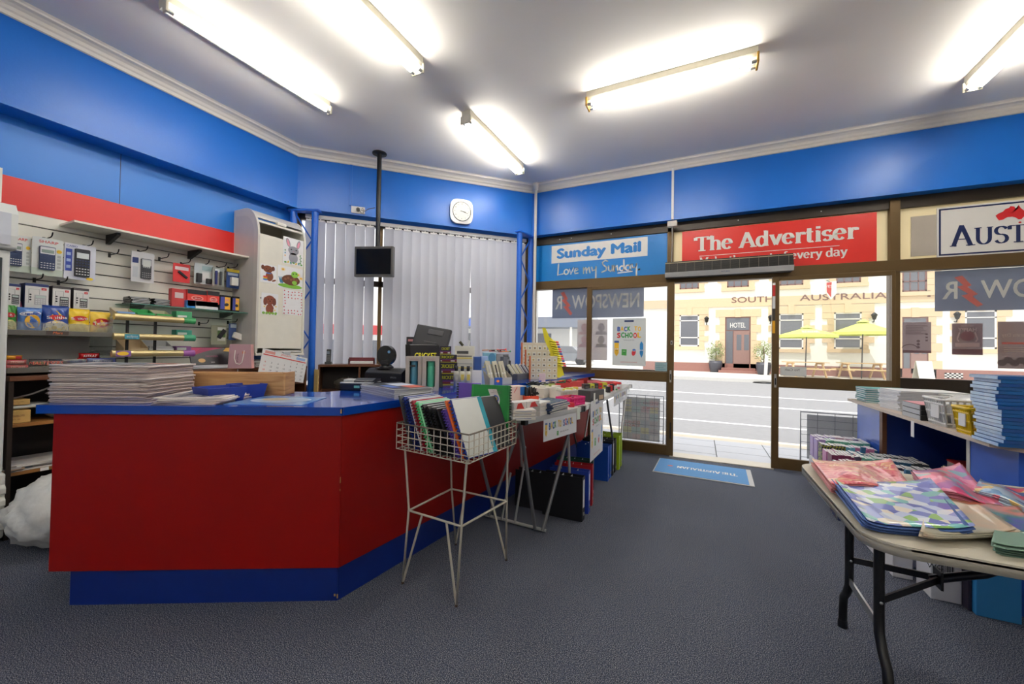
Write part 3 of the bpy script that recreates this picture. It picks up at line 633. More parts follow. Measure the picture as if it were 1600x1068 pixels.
def school(b, W, H, fade=0, y=-.0015, layout='tall', ux=(1, 0, 0), o=(0, 0, 0)):
    o = Vector(o) + Vector((0, y, 0)) if ux == (1, 0, 0) else Vector(o)
    fc = lambda c: K(*[int(lerp(v, 226, fade)) for v in c])
    def word(s, x0, z, h, w, k):
        n = len(s); st = w/n
        for i, ch in enumerate(s):
            if ch != ' ': b.text(ch, fc(KID[(k+i*2) % 4 if (i+k) % 3 else (k+i) % 4]), o + Vector(ux)*(x0+st*(i+.5)) + Vector((0, 0, z + (h*.08 if i % 2 else 0))), ux, (0, 0, 1), h, w=st*.92, bold=.09)
    def pal(kind, x, z, s):
        oo = o + Vector(ux)*x + Vector((0, 0, z)); c2 = oo - Vector((0, .0004, 0)) if ux == (1, 0, 0) else oo + Vector((.0004, 0, 0))
        if kind == 'pencil': b.flat([(-.16*s, .25*s), (.0, 0), (.16*s, .25*s), (.16*s, 1*s), (-.16*s, 1*s)], fc((240, 190, 50)), oo, ux); b.flat([(-.18*s, 1*s), (.18*s, 1*s), (.16*s, 1.15*s), (-.16*s, 1.15*s)], fc((60, 90, 160)), oo, ux)
        elif kind == 'book': b.flat([(-.28*s, .1*s), (.26*s, .05*s), (.28*s, .75*s), (-.26*s, .78*s)], fc((70, 160, 70)), oo, ux)
        elif kind == 'sharpener': b.ell(.2*s, .36*s, fc((205, 50, 60)), oo, ux, c=(0, .4*s), rot=-.2); b.ell(.17*s, .13*s, fc((80, 120, 190)), c2, ux, c=(.03*s, .66*s))
        else: b.flat([(-.1*s, .3*s), (.02*s, 0), (.14*s, .3*s), (.14*s, 1*s), (0, 1.2*s), (-.1*s, 1*s)], fc((50, 140, 205)), oo, ux)
        for sx in (-.07, .07): b.ell(.045*s, .045*s, fc((245, 245, 245)), c2 + (c2-oo), ux, n=8, c=(sx*s, .55*s)); b.ell(.02*s, .02*s, fc((20, 20, 20)), c2 + (c2-oo)*2, ux, n=6, c=(sx*s, .55*s))
        b.line(arc(0, .47*s, .07*s, .06*s, 200, 340, 5), .018*s, fc((30, 30, 30)), c2 + (c2-oo), ux)
    if layout == 'tall':
        word('BACK TO', -W*.36, H*.73, H*.09, W*.72, 0); word('SCHOOL', -W*.37, H*.59, H*.1, W*.74, 1)
        b.text('WORK & JOB TIME', fc((60, 60, 70)), o + Vector(ux)*0 + Vector((0, 0, H*.53)), ux, (0, 0, 1), H*.018)
        for kd, x, z, s in (('pencil', -.37, .19, .29), ('book', -.14, .2, .19), ('sharpener', .15, .2, .2), ('pen', .37, .17, .29)): pal(kd, W*x, H*z, H*s)
        b.text('SHOP LOCAL & SAVE', fc((200, 60, 50)), o + Vector((0, 0, H*.06)), ux, (0, 0, 1), H*.025, w=W*.5)
        b.flat([(-W*.14, H*.92), (W*.14, H*.92), (W*.14, H*.96), (-W*.14, H*.96)], fc((30, 50, 100)), o, ux)
    else:
        word('BACK TO SCHOOL', -W*.36, H*.5, H*.3, W*.74, 0); pal('pencil', -W*.43, H*.2, H*.55); pal('book', -W*.1, H*.1, H*.3)
        b.text('work & job time', fc((60, 60, 70)), o + Vector(ux)*(W*.1) + Vector((0, 0, H*.22)), ux, (0, 0, 1), H*.08)
poster('Back to School poster with cartoon stationery on the left door glass', (957, 497, 1009, 571), 5.277, school, film_mat('poster_stock', (226, 230, 228), .25))
def faces(b, W, H):
    pk = film_mat('faded_pink_print', (225, 196, 196), .5) if 'faded_pink_print' not in MATS else MATS['faded_pink_print']
    gy = film_mat('faded_grey_print', (176, 170, 172), .5)
    for i, (x, z) in enumerate(((-.26, .73), (.3, .73), (-.26, .42), (.3, .42))):
        c = gy if i in (1, 3) else pk; s = W
        b.ell(.11*s, .14*s, c, (x*W, -.001, z*H+.1*W)); b.flat([(-.2*s, -.14*s), (.2*s, -.14*s), (.15*s, -.03*s), (-.15*s, -.03*s)], c, (x*W, -.0012, z*H))
    b.text('THAT SAVED LIVES', pk, (0, -.001, H*.2), h=H*.035, w=W*.75, mirror=True); b.text('THE FACES', pk, (0, -.001, H*.28), h=H*.03, w=W*.5, mirror=True)
poster('sun-faded poster of four portraits seen through the left glass', (902, 499, 949, 562), 5.455, faces, film_mat('faded_poster_stock', (214, 206, 204), .55))
def notice(b, W, H):
    d = film_mat('notice_print', (120, 96, 100), .4)
    for k in range(9): b.box(-W*.4, W*.4*random.uniform(.3, 1), -.0014, -.001, H*(.88-.035*k), H*(.88-.035*k)+H*.012, d)
    b.text('PRIVACY NOTICE', d, (0, -.0014, H*.93), h=H*.03, w=W*.7, mirror=True)
    for k, z in enumerate((.7, .6, .5)): b.ell(W*.06, W*.06, d, (W*.05, -.0014, H*z-.1)); b.box(W*.3, W*.38, -.0014, -.001, H*(z-.12), H*(z-.07), d)
    b.line(arc(0, 0, W*.3, W*.25, 20, 160, 12), .008, d, (-W*.25, -.0014, H*.1)); b.box(-W*.5, W*.5, -.0012, -.0008, 0, H*.08, film_mat('notice_band', (176, 130, 132), .4))
poster('mauve printed notice on the right window nearest the mullion', (1410.5, 503, 1455, 551), 5.453, notice, film_mat('notice_stock', (186, 168, 170), .4))
def happy(b, W, H):
    d = film_mat('dark_rose_print', (150, 88, 92), .4); l = film_mat('light_rose_print', (226, 196, 190), .4)
    b.text('HAPPY', l, (0, -.0014, H*.74), h=H*.12, w=W*.6, mirror=True, bold=.02); b.text('MATARIKI', l, (0, -.0014, H*.9), h=H*.04, w=W*.4, mirror=True)
    b.ell(W*.24, H*.16, d, (0, -.0013, H*.6)); b.box(-W*.4, W*.4, -.0014, -.001, H*.25, H*.38, l); b.box(-W*.5, W*.5, -.0014, -.001, 0, H*.18, d)
    for sx in (-1, 1): b.line([(sx*W*.25, H*.72), (sx*W*.33, H*.5), (sx*W*.28, H*.42)], W*.05, l, (0, -.0015, 0))
poster('dark rose event poster in the middle of the right window', (1487.5, 505, 1535.5, 554), 5.453, happy, film_mat('rose_stock', (140, 110, 112), .4))
def ausday(b, W, H):
    l = film_mat('sand_print', (214, 186, 160), .4); d = film_mat('umber_print', (110, 84, 80), .4)
    b.text('Australia Day', l, (-.0, -.0014, H*.68), h=H*.07, w=W*.8, mirror=True); b.box(-W*.4, W*.3, -.0014, -.001, H*.52, H*.56, MATS['red_decal_film'])
    for k in range(6): b.ell(W*.12, H*.07, d, (W*(-.4+.16*k), -.0013, H*(.12+.06*(k % 2))))
    for k in range(3): b.box(-W*.35, W*.2, -.0014, -.001, H*(.36+.04*k), H*(.372+.04*k), l)
poster('brown event poster at the right edge of the right window', (1559, 502, 1622, 576), 5.453, ausday, film_mat('brown_stock', (150, 122, 118), .4))
t = thing('door_sticker', 'pale blue sticker low on the left door glass beside the lock', 'sticker', (-.43, 5.277, 1.045)); MB().box(-.08, .062, 0, .002, 0, .11, film_mat('pale_blue_sticker', (178, 208, 212), .2)).build('sheet', t)
b = MB()
for k in range(4): b.box(-.07, .05*random.uniform(.4, 1), -.001, -.0005, .02+.022*k, .026+.022*k, K(110, 150, 160))
b.build('print', t)
t = thing('door_sticker', 'No Cash notice on the right door glass', 'sticker', (.92, 5.277, 1.045)); MB().box(-.11, .13, 0, .002, 0, .1, film_mat('no_cash_stock', (214, 214, 210), .6)).build('sheet', t)
MB().text('No Cash', K(60, 60, 60), (0, -.001, .055), h=.026, mirror=True).build('print', t)
# ---------------------------------------------------------------- door mat
t = thing('door_mat', 'blue entrance mat with the newspaper name on the carpet at the door', 'mat', (.03, 4.79, 0), math.radians(-2))
W, H = .94, .6
MB().box(-W/2, W/2, -H/2, H/2, .001, .009, mat('mat_edge', (196, 196, 196), .6)).build('edging', t, bevel=.003)
MB().box(-W/2+.012, W/2-.045, -H/2+.018, H/2-.014, .002, .012, mat('mat_pile', (96, 150, 204), .9, var=.1, scale=120)).build('pile', t)
b = MB(); serif(b, 'THE AUSTRALIAN', sw, (.33, .03, .0135), (-1, 0, 0), (0, -1, 0), .075, .58, big=1.15); b.ell(.03, .02, mat('mat_red', (210, 120, 110), .8), (-.32, .0, .0135), (1, 0, 0), (0, 1, 0)); b.build('lettering', t)
# ================================================================ slatwall side
def wa(xl, yt, xr, yb, X):
    """rectangle seen on a plane x = X of the left wall: y0, y1, z0, z1"""
    a = onx(xl, (yt+yb)/2, X); c = onx(xr, (yt+yb)/2, X); m = (xl+xr)/2
    return a.y, c.y, onx(m, yb, X).z, onx(m, yt, X).z
b = MB(); z = 1.06
sl_ = mat('slatwall_laminate', (236, 234, 222), .4, var=.03)
while z < 2.24:
    b.box(-4.55, -4.532, -.6, 2.545, z, min(z+.091, 2.247), sl_); z += .1
b.box(-4.565, -4.549, -.6, 2.545, 1.06, 2.247, mat('slat_groove', (92, 90, 86), .6))
struct(b.build('wall_left_slatwall'))
struct(MB().box(-4.565, -4.53, -.6, 2.56, 2.247, 2.487, redp).build('wall_left_red_panel'))
t = thing('wall_shelf', 'long cream display shelf under the red panel above the calculators', 'shelf', (-4.53, 1.9, 2.195))
MB().box(0, .27, -.64, .665, 0, .016, cream).build('board', t, bevel=.002)
for y in (-.36, .23):
    MB().prism([(0, 0), (.2, 0), (.2, -.02), (.03, -.075), (0, -.075)], y-.012, y+.012, blackm, 'y').build('bracket', t)
t = thing('wall_shelf', 'clear glass shelf holding tape boxes and black cases', 'shelf', (-4.53, 2.07, 1.615))
gs = glass_mat('shelf_glass', (214, 236, 228), .25)
MB().box(0, .28, -.47, .47, 0, .008, gs).build('glass', t)
MB().box(.279, .281, -.47, .47, 0, .008, mat('glass_edge', (70, 120, 110), .2)).build('polished_edge', t)
for y in (-.36, .36): MB().prism([(0, 0), (.2, 0), (.19, -.015), (.03, -.05), (0, -.05)], y-.012, y+.012, mat('bracket_grey', (80, 80, 78), .4), 'y').build('bracket', t)
# pegs
def peg(lab, y, z, L=.15, grp='empty display pegs on the slatwall'):
    t = thing('display_peg', lab, 'hook', (-4.532, y, z), 0, grp)
    MB().box(0, .006, -.008, .008, -.02, .016, blackm).build('back_plate', t)
    MB().tube([(0, 0, 0), (L*.8, 0, .002), (L*.93, 0, .012), (L, 0, .035)], .004, blackm, 6).build('prong', t)
# blister packed goods
clearp = glass_mat('clear_blister', (250, 250, 252), .3)
def pack(lab, name, cat, px, X, card, fn, d=.006, grp=None):
    y0, y1, z0, z1 = wa(*px, X); W, H = y1-y0, z1-z0
    t = thing(name, lab, cat, (X-d, (y0+y1)/2, z0), PI/2, grp)         # local: x = along the wall, -y = to the viewer
    MB().prism(rrect(W, H, min(W, H)*.05, 3, 0, H/2), -d, 0, card, 'y').build('card', t)
    b = MB(); fn(b, W, H, -d-.0008); b.build('print', t); return t, W, H, -d
def calc(t, W, H, y, cx, cz, w, h, top, body, screen, keys, scr=(.1, .72, .8, .14), kc=(230, 230, 230), nk=(5, 6)):
    """a pocket calculator bulging from its card"""
    b = MB(); b.prism(rrect(w, h, w*.08, 3, cx, cz), y-.016, y, K(*body, .35), 'y'); t = b.build('calculator_body', t, bevel=.002)
    b = MB(); b.flat(rrect(w*.94, h*.3, w*.06, 3, cx, cz+h*.32), K(*top, .35), (0, y-.0166, 0)); b.build('calculator_front', t)
    b = MB(); b.flat([(cx+w*(scr[0]-.5), cz+h*(scr[1]-.5)), (cx+w*(scr[0]+scr[2]-.5), cz+h*(scr[1]-.5)), (cx+w*(scr[0]+scr[2]-.5), cz+h*(scr[1]+scr[3]-.5)), (cx+w*(scr[0]-.5), cz+h*(scr[1]+scr[3]-.5))], K(*screen, .2), (0, y-.0176, 0)); b.build('display', t)
    b = MB()
    for i in range(nk[0]):
        for j in range(nk[1]):
            x = cx + w*(-.38+.76*i/(nk[0]-1)); z = cz + h*(-.42+.5*j/(nk[1]-1)); kw = w*.055
            b.box(x-kw, x+kw, y-.0195, y-.016, z-h*.016, z+h*.016, K(*(keys if j > 2 else kc)))
    b.build('keypad', t)
cs = ramp_mat('pale_green_card', [(0, (196, 212, 190)), (1, (236, 236, 238))], 1, .4, 'wave', 0, (0, 0, .35)) if False else mat('pale_grey_card', (226, 230, 226), .35)
redt, bluet, yel, blk = K(214, 60, 56), K(40, 70, 160), K(244, 208, 40), K(30, 30, 34)
def sharp(b, W, H, y):
    b.text('SHARP', redt, (W*.02, y, H*.86), h=H*.07, w=W*.62, bold=.02)
    b.ell(W*.09, H*.05, yel, (W*.37, y, H*.68)); b.text('2 YEAR', redt, (W*.37, y-.0004, H*.67), h=H*.02)
    for k in range(4): b.box(W*.31, W*.43, y-.0003, y, H*(.22+.095*k), H*(.29+.095*k), K(186, 190, 188))
    b.box(-W*.5, W*.5, y-.0002, y, 0, H*.18, K(204, 216, 200))
for lab, px, X in (('carded scientific calculator cut off by the white fridge', (10, 367, 48.5, 424.5), -4.4), ('carded scientific calculator second from the white fridge', (49.5, 372, 98.5, 430.5), -4.38)):
    t, W, H, y = pack(lab, 'calculator_pack', 'calculator', px, X, cs, sharp, grp='carded calculators on the top pegs')
    calc(t, W, H, y, -W*.03 - (W*.12 if 'cut' in lab else 0), H*.46, W*.5, H*.62, (226, 226, 228), (46, 62, 100), (150, 166, 158), (48, 66, 110))
def casio(b, W, H, y):
    b.text('CASIO', bluet, (-W*.27, y, H*.9), h=H*.05, w=W*.34, bold=.02)
    b.box(-W*.46, -W*.26, y-.0004, y, H*.22, H*.84, K(30, 60, 160)); b.ell(W*.12, H*.04, yel, (W*.32, y, H*.05))
    for k in range(3): b.box(-W*.43, -W*.3, y-.0006, y, H*(.3+.18*k), H*(.38+.18*k), K(170, 190, 225))
t, W, H, y = pack('carded graphing calculator with a white screen and blue side panel', 'calculator_pack', 'calculator', (100, 382, 149.5, 437), -4.4, mat('lilac_card', (222, 224, 236), .3), casio)
calc(t, W, H, y, W*.05, H*.48, W*.48, H*.78, (30, 34, 44), (28, 30, 38), (216, 222, 222), (44, 60, 110), (.1, .66, .8, .2))
t, W, H, y = pack('small calculator in a rounded clear blister with a blue corner', 'calculator_pack', 'calculator', (205, 394, 241, 441), -4.42, mat('blister_card', (214, 214, 216), .25), lambda b, W, H, y: (b.box(-W*.46, -W*.2, y-.0004, y, H*.62, H*.8, K(30, 50, 110)), b.box(-W*.44, -W*.22, y-.0004, y, H*.15, H*.5, K(190, 194, 200))))
calc(t, W, H, y, W*.12, H*.46, W*.44, H*.66, (176, 180, 186), (48, 50, 56), (200, 204, 200), (60, 60, 64), (.12, .55, .76, .38), (150, 150, 150))
# boxed calculators on the lower pegs
def cbox(lab, px, X, lid, small=False):
    y0, y1, z0, z1 = wa(*px, X); W, H = y1-y0, z1-z0
    t = thing('calculator_box', lab, 'calculator box', (X-.12, (y0+y1)/2, z0-.05), PI/2, 'boxed calculators on the lower pegs'); H += .05
    MB().box(-W/2, W/2, -.12, 0, 0, H, K(*lid)).build('box', t, bevel=.002)
    b = MB(); b.box(-W*.5, W*.5, -.1215, -.12, 0, H*.9, K(232, 230, 226)); b.box(W*.18, W*.4, -.1225, -.1213, H*.78, H*.86, K(210, 60, 66)); b.text('deli', K(240, 230, 230), (W*.29, -.123, H*.8), h=H*.03)
    b.line([(-W*.35, H*.3), (-W*.35, H*.8), (W*.1, H*.8), (W*.1, H*.62)], .0015, blk, (0, -.1222, 0))
    for k in range(3): b.ell(.006, .006, blk, (-W*.28, -.1222, H*(.6-.09*k)), n=8)
    b.build('front_panel', t)
    b = MB(); b.box(-W*.1, W*.4, -.1232, -.1215, H*.25, H*.6, K(60, 60, 64) if small else K(190, 190, 192)); b.box(-W*.06, W*.36, -.124, -.123, H*.5, H*.57, K(200, 214, 206))
    for i in range(4):
        for j in range(3): b.box(-W*.06+W*.11*i, -W*.06+W*.11*i+W*.07, -.124, -.123, H*(.28+.07*j), H*(.31+.07*j), K(225, 225, 225))
    b.build('printed_calculator', t)
cbox('boxed calculator half hidden by the white fridge', (9, 443, 32, 474), -4.36, (44, 56, 110), True)
cbox('wide boxed desk calculator with a navy top behind the crisps', (39, 443, 76, 476), -4.34, (52, 66, 120))
cbox('boxed calculator with a dark top, third from the fridge', (82, 447, 110, 478), -4.34, (76, 72, 74), True)
cbox('boxed calculator with a dark top at the right of its row', (115, 450, 139, 480), -4.34, (70, 66, 70), True)
for lab, x, yy in (('black display peg left of the lone small calculator', 178, 397), ('black display peg right of the lone small calculator', 256, 403), ('black display peg over the second carded calculator', 75, 372), ('black display peg over the graphing calculator', 138, 384), ('black display peg over the red memory stick card', 290, 411), ('black display peg over the headset card', 319, 413), ('black display peg beside the blue adapter pack', 346, 417), ('black display peg over the wide boxed calculator', 60, 436), ('black display peg over the dark topped calculator boxes', 98, 440), ('black display peg right of the green gum cartons', 318, 505), ('black display peg carrying the lone small calculator', 223, 392), ('black display peg carrying the blue adapter pack', 363.5, 418), ('black display peg carrying the lowest wall charger', 363, 503)):
    p = onx(x, yy, -4.45); peg(lab, p.y, p.z, .17)
# gadgets further right
t, W, H, y = pack('red carded memory stick hanging on the slatwall', 'memory_stick_pack', 'memory stick', (270.5, 412, 297, 441), -4.42, K(206, 44, 48), lambda b, W, H, y: b.box(-W*.4, W*.4, y-.0004, y, H*.66, H*.84, K(236, 214, 214)))
MB().box(-.045, .045, y-.014, y, -.01, .01, blk, Matrix.Translation((W*.05, 0, H*.42)) @ Matrix.Rotation(math.radians(38), 4, 'Y')).build('memory_stick', t, bevel=.002)
t, W, H, y = pack('white carded charger with black plugs on the slatwall', 'charger_pack', 'charger', (303.5, 412, 333, 444), -4.42, K(206, 216, 218), lambda b, W, H, y: (b.box(-W*.1, W*.45, y-.0004, y, H*.68, H*.9, K(160, 190, 196)), b.box(-W*.1, W*.4, y-.0004, y, H*.2, H*.6, K(226, 228, 228))))
b = MB(); b.box(-W*.42, -W*.16, y-.03, y, H*.06, H*.5, blk); b.box(W*.1, W*.4, y-.02, y, H*.05, H*.3, blk); b.build('plug', t, bevel=.004)
t, W, H, y = pack('clear pack of dark marker pens on the slatwall', 'marker_pack', 'marker', (332, 418, 350, 447), -4.38, K(150, 156, 150), lambda b, W, H, y: b.box(-W*.3, W*.1, y-.0004, y, H*.75, H*.92, K(210, 214, 214)))
for k in range(2): MB().cyl((W*(-.22+.4*k), y-.01, H*.08), (W*(-.22+.4*k), y-.01, H*.8), .011, (K(36, 44, 110) if k == 0 else K(70, 76, 80)), n=10).build('pen', t)
t, W, H, y = pack('blue and yellow carded white power adapter by the cabinet', 'adapter_pack', 'adapter', (354, 420.5, 373.5, 450), -4.42, K(40, 70, 130), lambda b, W, H, y: (b.box(-W*.5, W*.5, y-.0004, y, H*.84, H, K(216, 190, 60)), b.box(-W*.4, W*.4, y-.0005, y, H*.66, H*.8, K(180, 196, 220))))
MB().box(-W*.26, W*.3, y-.04, y, H*.12, H*.56, K(232, 230, 224)).build('adapter', t, bevel=.006)
t, W, H, y = pack('green and black carded cable hanging low beside the gum rack', 'cable_pack', 'cable', (330, 508, 354, 538), -4.4, K(150, 152, 130), lambda b, W, H, y: (b.box(-W*.1, W*.42, y-.0004, y, H*.2, H*.9, K(86, 116, 62)), b.box(-W*.1, W*.42, y-.0006, y, H*.74, H*.9, K(220, 222, 214)), b.box(-W*.1, W*.42, y-.0006, y, H*.2, H*.38, K(206, 206, 196))))
MB().box(-.02, .02, y-.012, y, -.05, .05, blk, Matrix.Translation((W*.16, 0, H*.56)) @ Matrix.Rotation(.6, 4, 'Y')).build('cable_end', t, bevel=.003)
t, W, H, y = pack('dark blue carded white wall charger hanging lowest by the cabinet', 'adapter_pack', 'adapter', (357.5, 505, 369, 531), -4.4, K(60, 84, 140), lambda b, W, H, y: b.box(-W*.3, W*.5, y-.0004, y, H*.74, H*.95, K(190, 200, 214)))
MB().box(-W*.4, W*.9, y-.05, y-.01, H*.05, H*.42, K(234, 230, 224), Matrix.Translation((W*.1, 0, H*.05)) @ Matrix.Rotation(.35, 4, 'Y')).build('adapter', t, bevel=.005)
# goods lying on the glass shelf
def shelfbox(lab, name, cat, px, X, c, dep, fn=None, grp=None, bevel=.003, base=None):
    y0, y1, z0, z1 = wa(*px, X); W, H = y1-y0, z1-z0
    if base is not None: H += z0-base; z0 = base
    t = thing(name, lab, cat, (X-dep, (y0+y1)/2, z0), PI/2, grp)
    bx = MB().box(-W/2, W/2, -dep, 0, 0, H, c).build('box', t, bevel=bevel)
    if fn: b = MB(); fn(b, W, H, -dep-.0008); b.build('print', bx)
    return t
GZ = 1.6235
for i, (x0, x1) in enumerate(((206, 245), (241, 279))):
    for k in range(5):
        y0, y1, z0, z1 = wa(x0+random.uniform(-2, 2), 470, x1, 474, -4.27)
        t = thing('disc_case', 'black disc case in the %s pile on the glass shelf' % ('left' if i == 0 else 'right'), 'case', (-4.4, (y0+y1)/2, GZ+.0125*k), random.uniform(-.15, .15), 'black disc cases piled on the glass shelf, %s' % ('left' if i == 0 else 'right'))
        MB().box(-.07, .07, -.07, .07, 0, .0115, K(24, 24, 26, .25)).build('case', t, bevel=.001); MB().box(.0705, .071, -.06, .06, .003, .009, K(200, 200, 200)).build('spine_label', t)
tape = lambda b, W, H, y: (b.ell(W*.32, H*.2, K(235, 150, 140), (0, y, H*.36)), b.ell(W*.24, H*.13, K(190, 40, 40), (0, y-.0004, H*.36)), b.text('SELLO', K(240, 235, 230), (0, y-.0008, H*.3), h=H*.1), b.box(-W*.5, W*.5, y-.0003, y, H*.66, H, blk))
shelfbox('clear pack with a red card at the left end of the tape boxes', 'tape_pack', 'tape', (268.5, 451, 291, 472), -4.3, K(196, 60, 62), .06, lambda b, W, H, y: b.box(-W*.3, W*.3, y-.0004, y, H*.5, H*.8, K(225, 200, 200)), base=GZ)
t1 = shelfbox('red and black sticky tape box, left of the pair on the glass shelf', 'tape_box', 'tape box', (293, 453, 323.5, 473), -4.28, K(226, 64, 54), .1, tape, base=GZ+.055)
t1 = shelfbox('red and black sticky tape box, right of the pair on the glass shelf', 'tape_box', 'tape box', (324, 455, 343, 474), -4.27, K(222, 60, 52), .1, tape, base=GZ+.055)
for k in range(3): shelfbox('blue paper packet under the red tape boxes, one of a small stack', 'paper_packet', 'packet', (292+k, 469, 305.5, 471), -4.26, K(44, 130, 200), .1, None, 'blue packets under the tape boxes', .001, GZ+.017*k); 
for o in [o for o in COL.objects if o.name.startswith('paper_packet')]: o.scale.z = 1
for k in range(2): shelfbox('white carton under the red tape boxes, one of two', 'white_carton', 'carton', (306, 471, 341, 473), -4.26, K(232, 230, 226), .11, None, 'white cartons under the tape boxes', .001, GZ+.026*k)
blis = lambda b, W, H, y: (b.box(-W*.3, W*.42, y-.0004, y, H*.1, H*.88, K(236, 176, 50)), b.box(-W*.42, -W*.05, y-.0006, y, H*.1, H*.88, K(60, 66, 150)), b.ell(W*.2, H*.1, blk, (W*.1, y-.0008, H*.4), rot=.3), b.box(0, W*.3, y-.0008, y, H*.62, H*.76, K(226, 150, 120)))
shelfbox('black and yellow tape dispenser pack, left of the pair by the cabinet', 'dispenser_pack', 'tape dispenser', (343, 461, 361, 484), -4.27, K(28, 28, 30, .25), .07, blis, base=GZ)
shelfbox('black and yellow tape dispenser pack, right of the pair by the cabinet', 'dispenser_pack', 'tape dispenser', (362.5, 463, 374.5, 485), -4.27, K(28, 28, 30, .25), .07, blis, base=GZ)
# ---------------------------------------------------------------- snack trays
traym = mat('tray_grey', (108, 106, 100), .4, .3)
acry = glass_mat('clear_acrylic', (240, 244, 244), .3, .06)
def tray(lab, z, ylo, yhi, X, lip):
    t = thing('snack_shelf', lab, 'shelf', (-4.53, 0, z))
    MB().box(0, X+4.53-.02, ylo, yhi, 0, .012, traym).build('base', t)
    MB().box(X+4.53-.02, X+4.53, ylo, yhi, -.004, .032, traym).build('front_rail', t, bevel=.002)
    MB().box(X+4.53-.004, X+4.53, ylo, yhi, .032, .032+lip, acry).build('clear_lip', t)
    MB().box(.0, X+4.53, yhi-.003, yhi, -.15 if z > 1.2 else -.012, .032+lip*(2.2 if z > 1.2 else 1), acry).build('end_plate', t)
    return t
TZ1, TZ2 = 1.338, 1.082
t = tray('grey snack shelf with a clear lip holding the crisp packets', TZ1, .935, 1.455, -4.14, .055)
p = onx(90, 520.5, -4.138); MB().box(.392, .393, p.y-.055, p.y+.055, .004, .03, K(70, 60, 56)).text('Mars', K(240, 120, 60), (.394, p.y, .009), (0, 1, 0), (0, 0, 1), .017, slant=.2).build('brand_label', t)
t = tray('grey snack shelf with a clear lip holding the chocolate bars', TZ2, .935, 1.455, -4.12, .05)
p = onx(72, 569, -4.118); MB().text('MALTESERS', K(236, 120, 100), (.414, p.y, .05), (0, 1, 0), (0, 0, 1), .022, slant=.2).build('brand_label', t)
struct(MB().box(-4.53, -4.5, .2, 1.44, 1.12, 1.32, K(214, 212, 206)).build('trim_6'))
def bag(lab, px, X, c1, c2, logo=None, lean=.15, name='crisp_packet', cat='crisps', base=None, extra=None):
    y0, y1, z0, z1 = wa(*px, X); W, H = y1-y0, z1-z0
    if base is not None: H += z0-base; z0 = base
    t = thing(name, lab, cat, (X-.05, (y0+y1)/2, z0), PI/2, 'crisp packets on the snack shelf')
    D = min(W, H)*.2
    def sf(x, zz, sg=1):
        u = max(-1, min(1, 2*x/W)); v = max(-1, min(1, 2*zz/H-1)); q = max(0, (1-abs(u)**3))**.6*max(0, (1-abs(v)**3.5))**.7
        return Vector((x*(1-.05*(1-abs(v)))+.0, -sg*D*q - .003*sg*math.sin(9*u+7*v) + lean*zz*.3, zz))
    m1 = mat('packet_%d_%d_%d' % c1, c1, .28, 0, .15, 25, bump=.25, bscale=30, coat=.3)
    b = MB(); b.grid(lambda u, v: sf((u-.5)*W, v*H), 14, 16, m1); b.grid(lambda u, v: sf((.5-u)*W, v*H, -1), 10, 12, m1); pk_ = b.build('packet', t)
    T = lambda x, zz, e=.0015: sf(x, zz) + Vector((0, -e, 0))
    b = MB()
    if c2:  # pale lower part showing the snack
        m2 = mat('packet_%d_%d_%d' % c2, c2, .35, 0, .12, 40)
        b.grid(lambda u, v: T((u-.5)*W*.96, H*.03 + v*H*(.3 + .14*math.sin(PI*u)), .001), 12, 5, m2)
        for k in range(4): b.ell(W*.11, H*.07, K(238, 206, 120), t=lambda x, z, k=k: T(x, z, .003), c=(W*(-.3+.2*k), H*(.14+.07*(k % 2))), rot=k)
    for z0_, z1_ in ((H*.955, H), (0, H*.03)): b.grid(lambda u, v: T((u-.5)*W, lerp(z0_, z1_, v), .001), 12, 1, m1)
    if logo:
        word, lc, oc, cz, ow, oh, hh, rot = logo
        if oc: b.ell(W*ow, H*oh, K(*oc), t=lambda x, z: T(x, z, .0035), c=(0, H*cz), rot=rot, n=24)
        cr, sr = math.cos(rot), math.sin(rot)
        b.text(word, K(*lc), h=H*hh, w=W*.78, bold=.03, t=lambda x, z: T(x*cr - (z-H*hh*.5)*sr, H*cz + x*sr + (z-H*hh*.5)*cr, .0055))
    if extra: extra(b, W, H, T)
    b.build('print', pk_); return t
TB = TZ1+.013
bag('pink crisp packet lying behind the blue ring-snack packet', (20, 470, 66, 500), -4.36, (214, 80, 140), None, None, base=TB+.05)
bag('navy crisp packet standing in the second row', (66, 472, 112, 500), -4.36, (40, 70, 150), None, ('Smiths', (235, 235, 240), None, .86, .3, .1, .08, 0), base=TB+.05)
bag('orange crisp packet standing behind the yellow ones', (93, 471, 135, 500), -4.36, (240, 130, 30), None, None, base=TB+.05)
bag('green crisp packet cut off by the white fridge', (9, 476, 31, 518), -4.2, (60, 150, 50), (222, 214, 130), ('obs', (240, 240, 235), (200, 40, 40), .64, .36, .09, .09, -.1), base=TB)
def ring(b, W, H, T):
    for R1, R2, c in ((.34, .27, (246, 186, 50)), (.14, .1, (60, 100, 180))): b.ell(W*R1, H*R2, K(*c), t=lambda x, z, c=c: T(x, z, .002 if c[0] > 100 else .0032), c=(W*.08, H*.46), n=24)
bag('light blue crisp packet with a big yellow ring', (31, 480, 70, 518), -4.19, (84, 130, 200), None, ('Cheezels', (60, 60, 140), (236, 236, 240), .76, .46, .09, .09, .12), base=TB, extra=ring)
bag('dark blue crisp packet with a red oval and yellow diamond', (70, 477, 112.5, 519), -4.19, (30, 66, 150), (226, 214, 190), ('Smiths', (245, 245, 245), (206, 40, 46), .58, .32, .09, .1, .05), base=TB, extra=lambda b, W, H, T: b.flat([(0, H*.38), (W*.27, H*.6), (0, H*.82), (-W*.27, H*.6)], K(246, 204, 50), t=lambda x, z: T(x, z, .0025)))
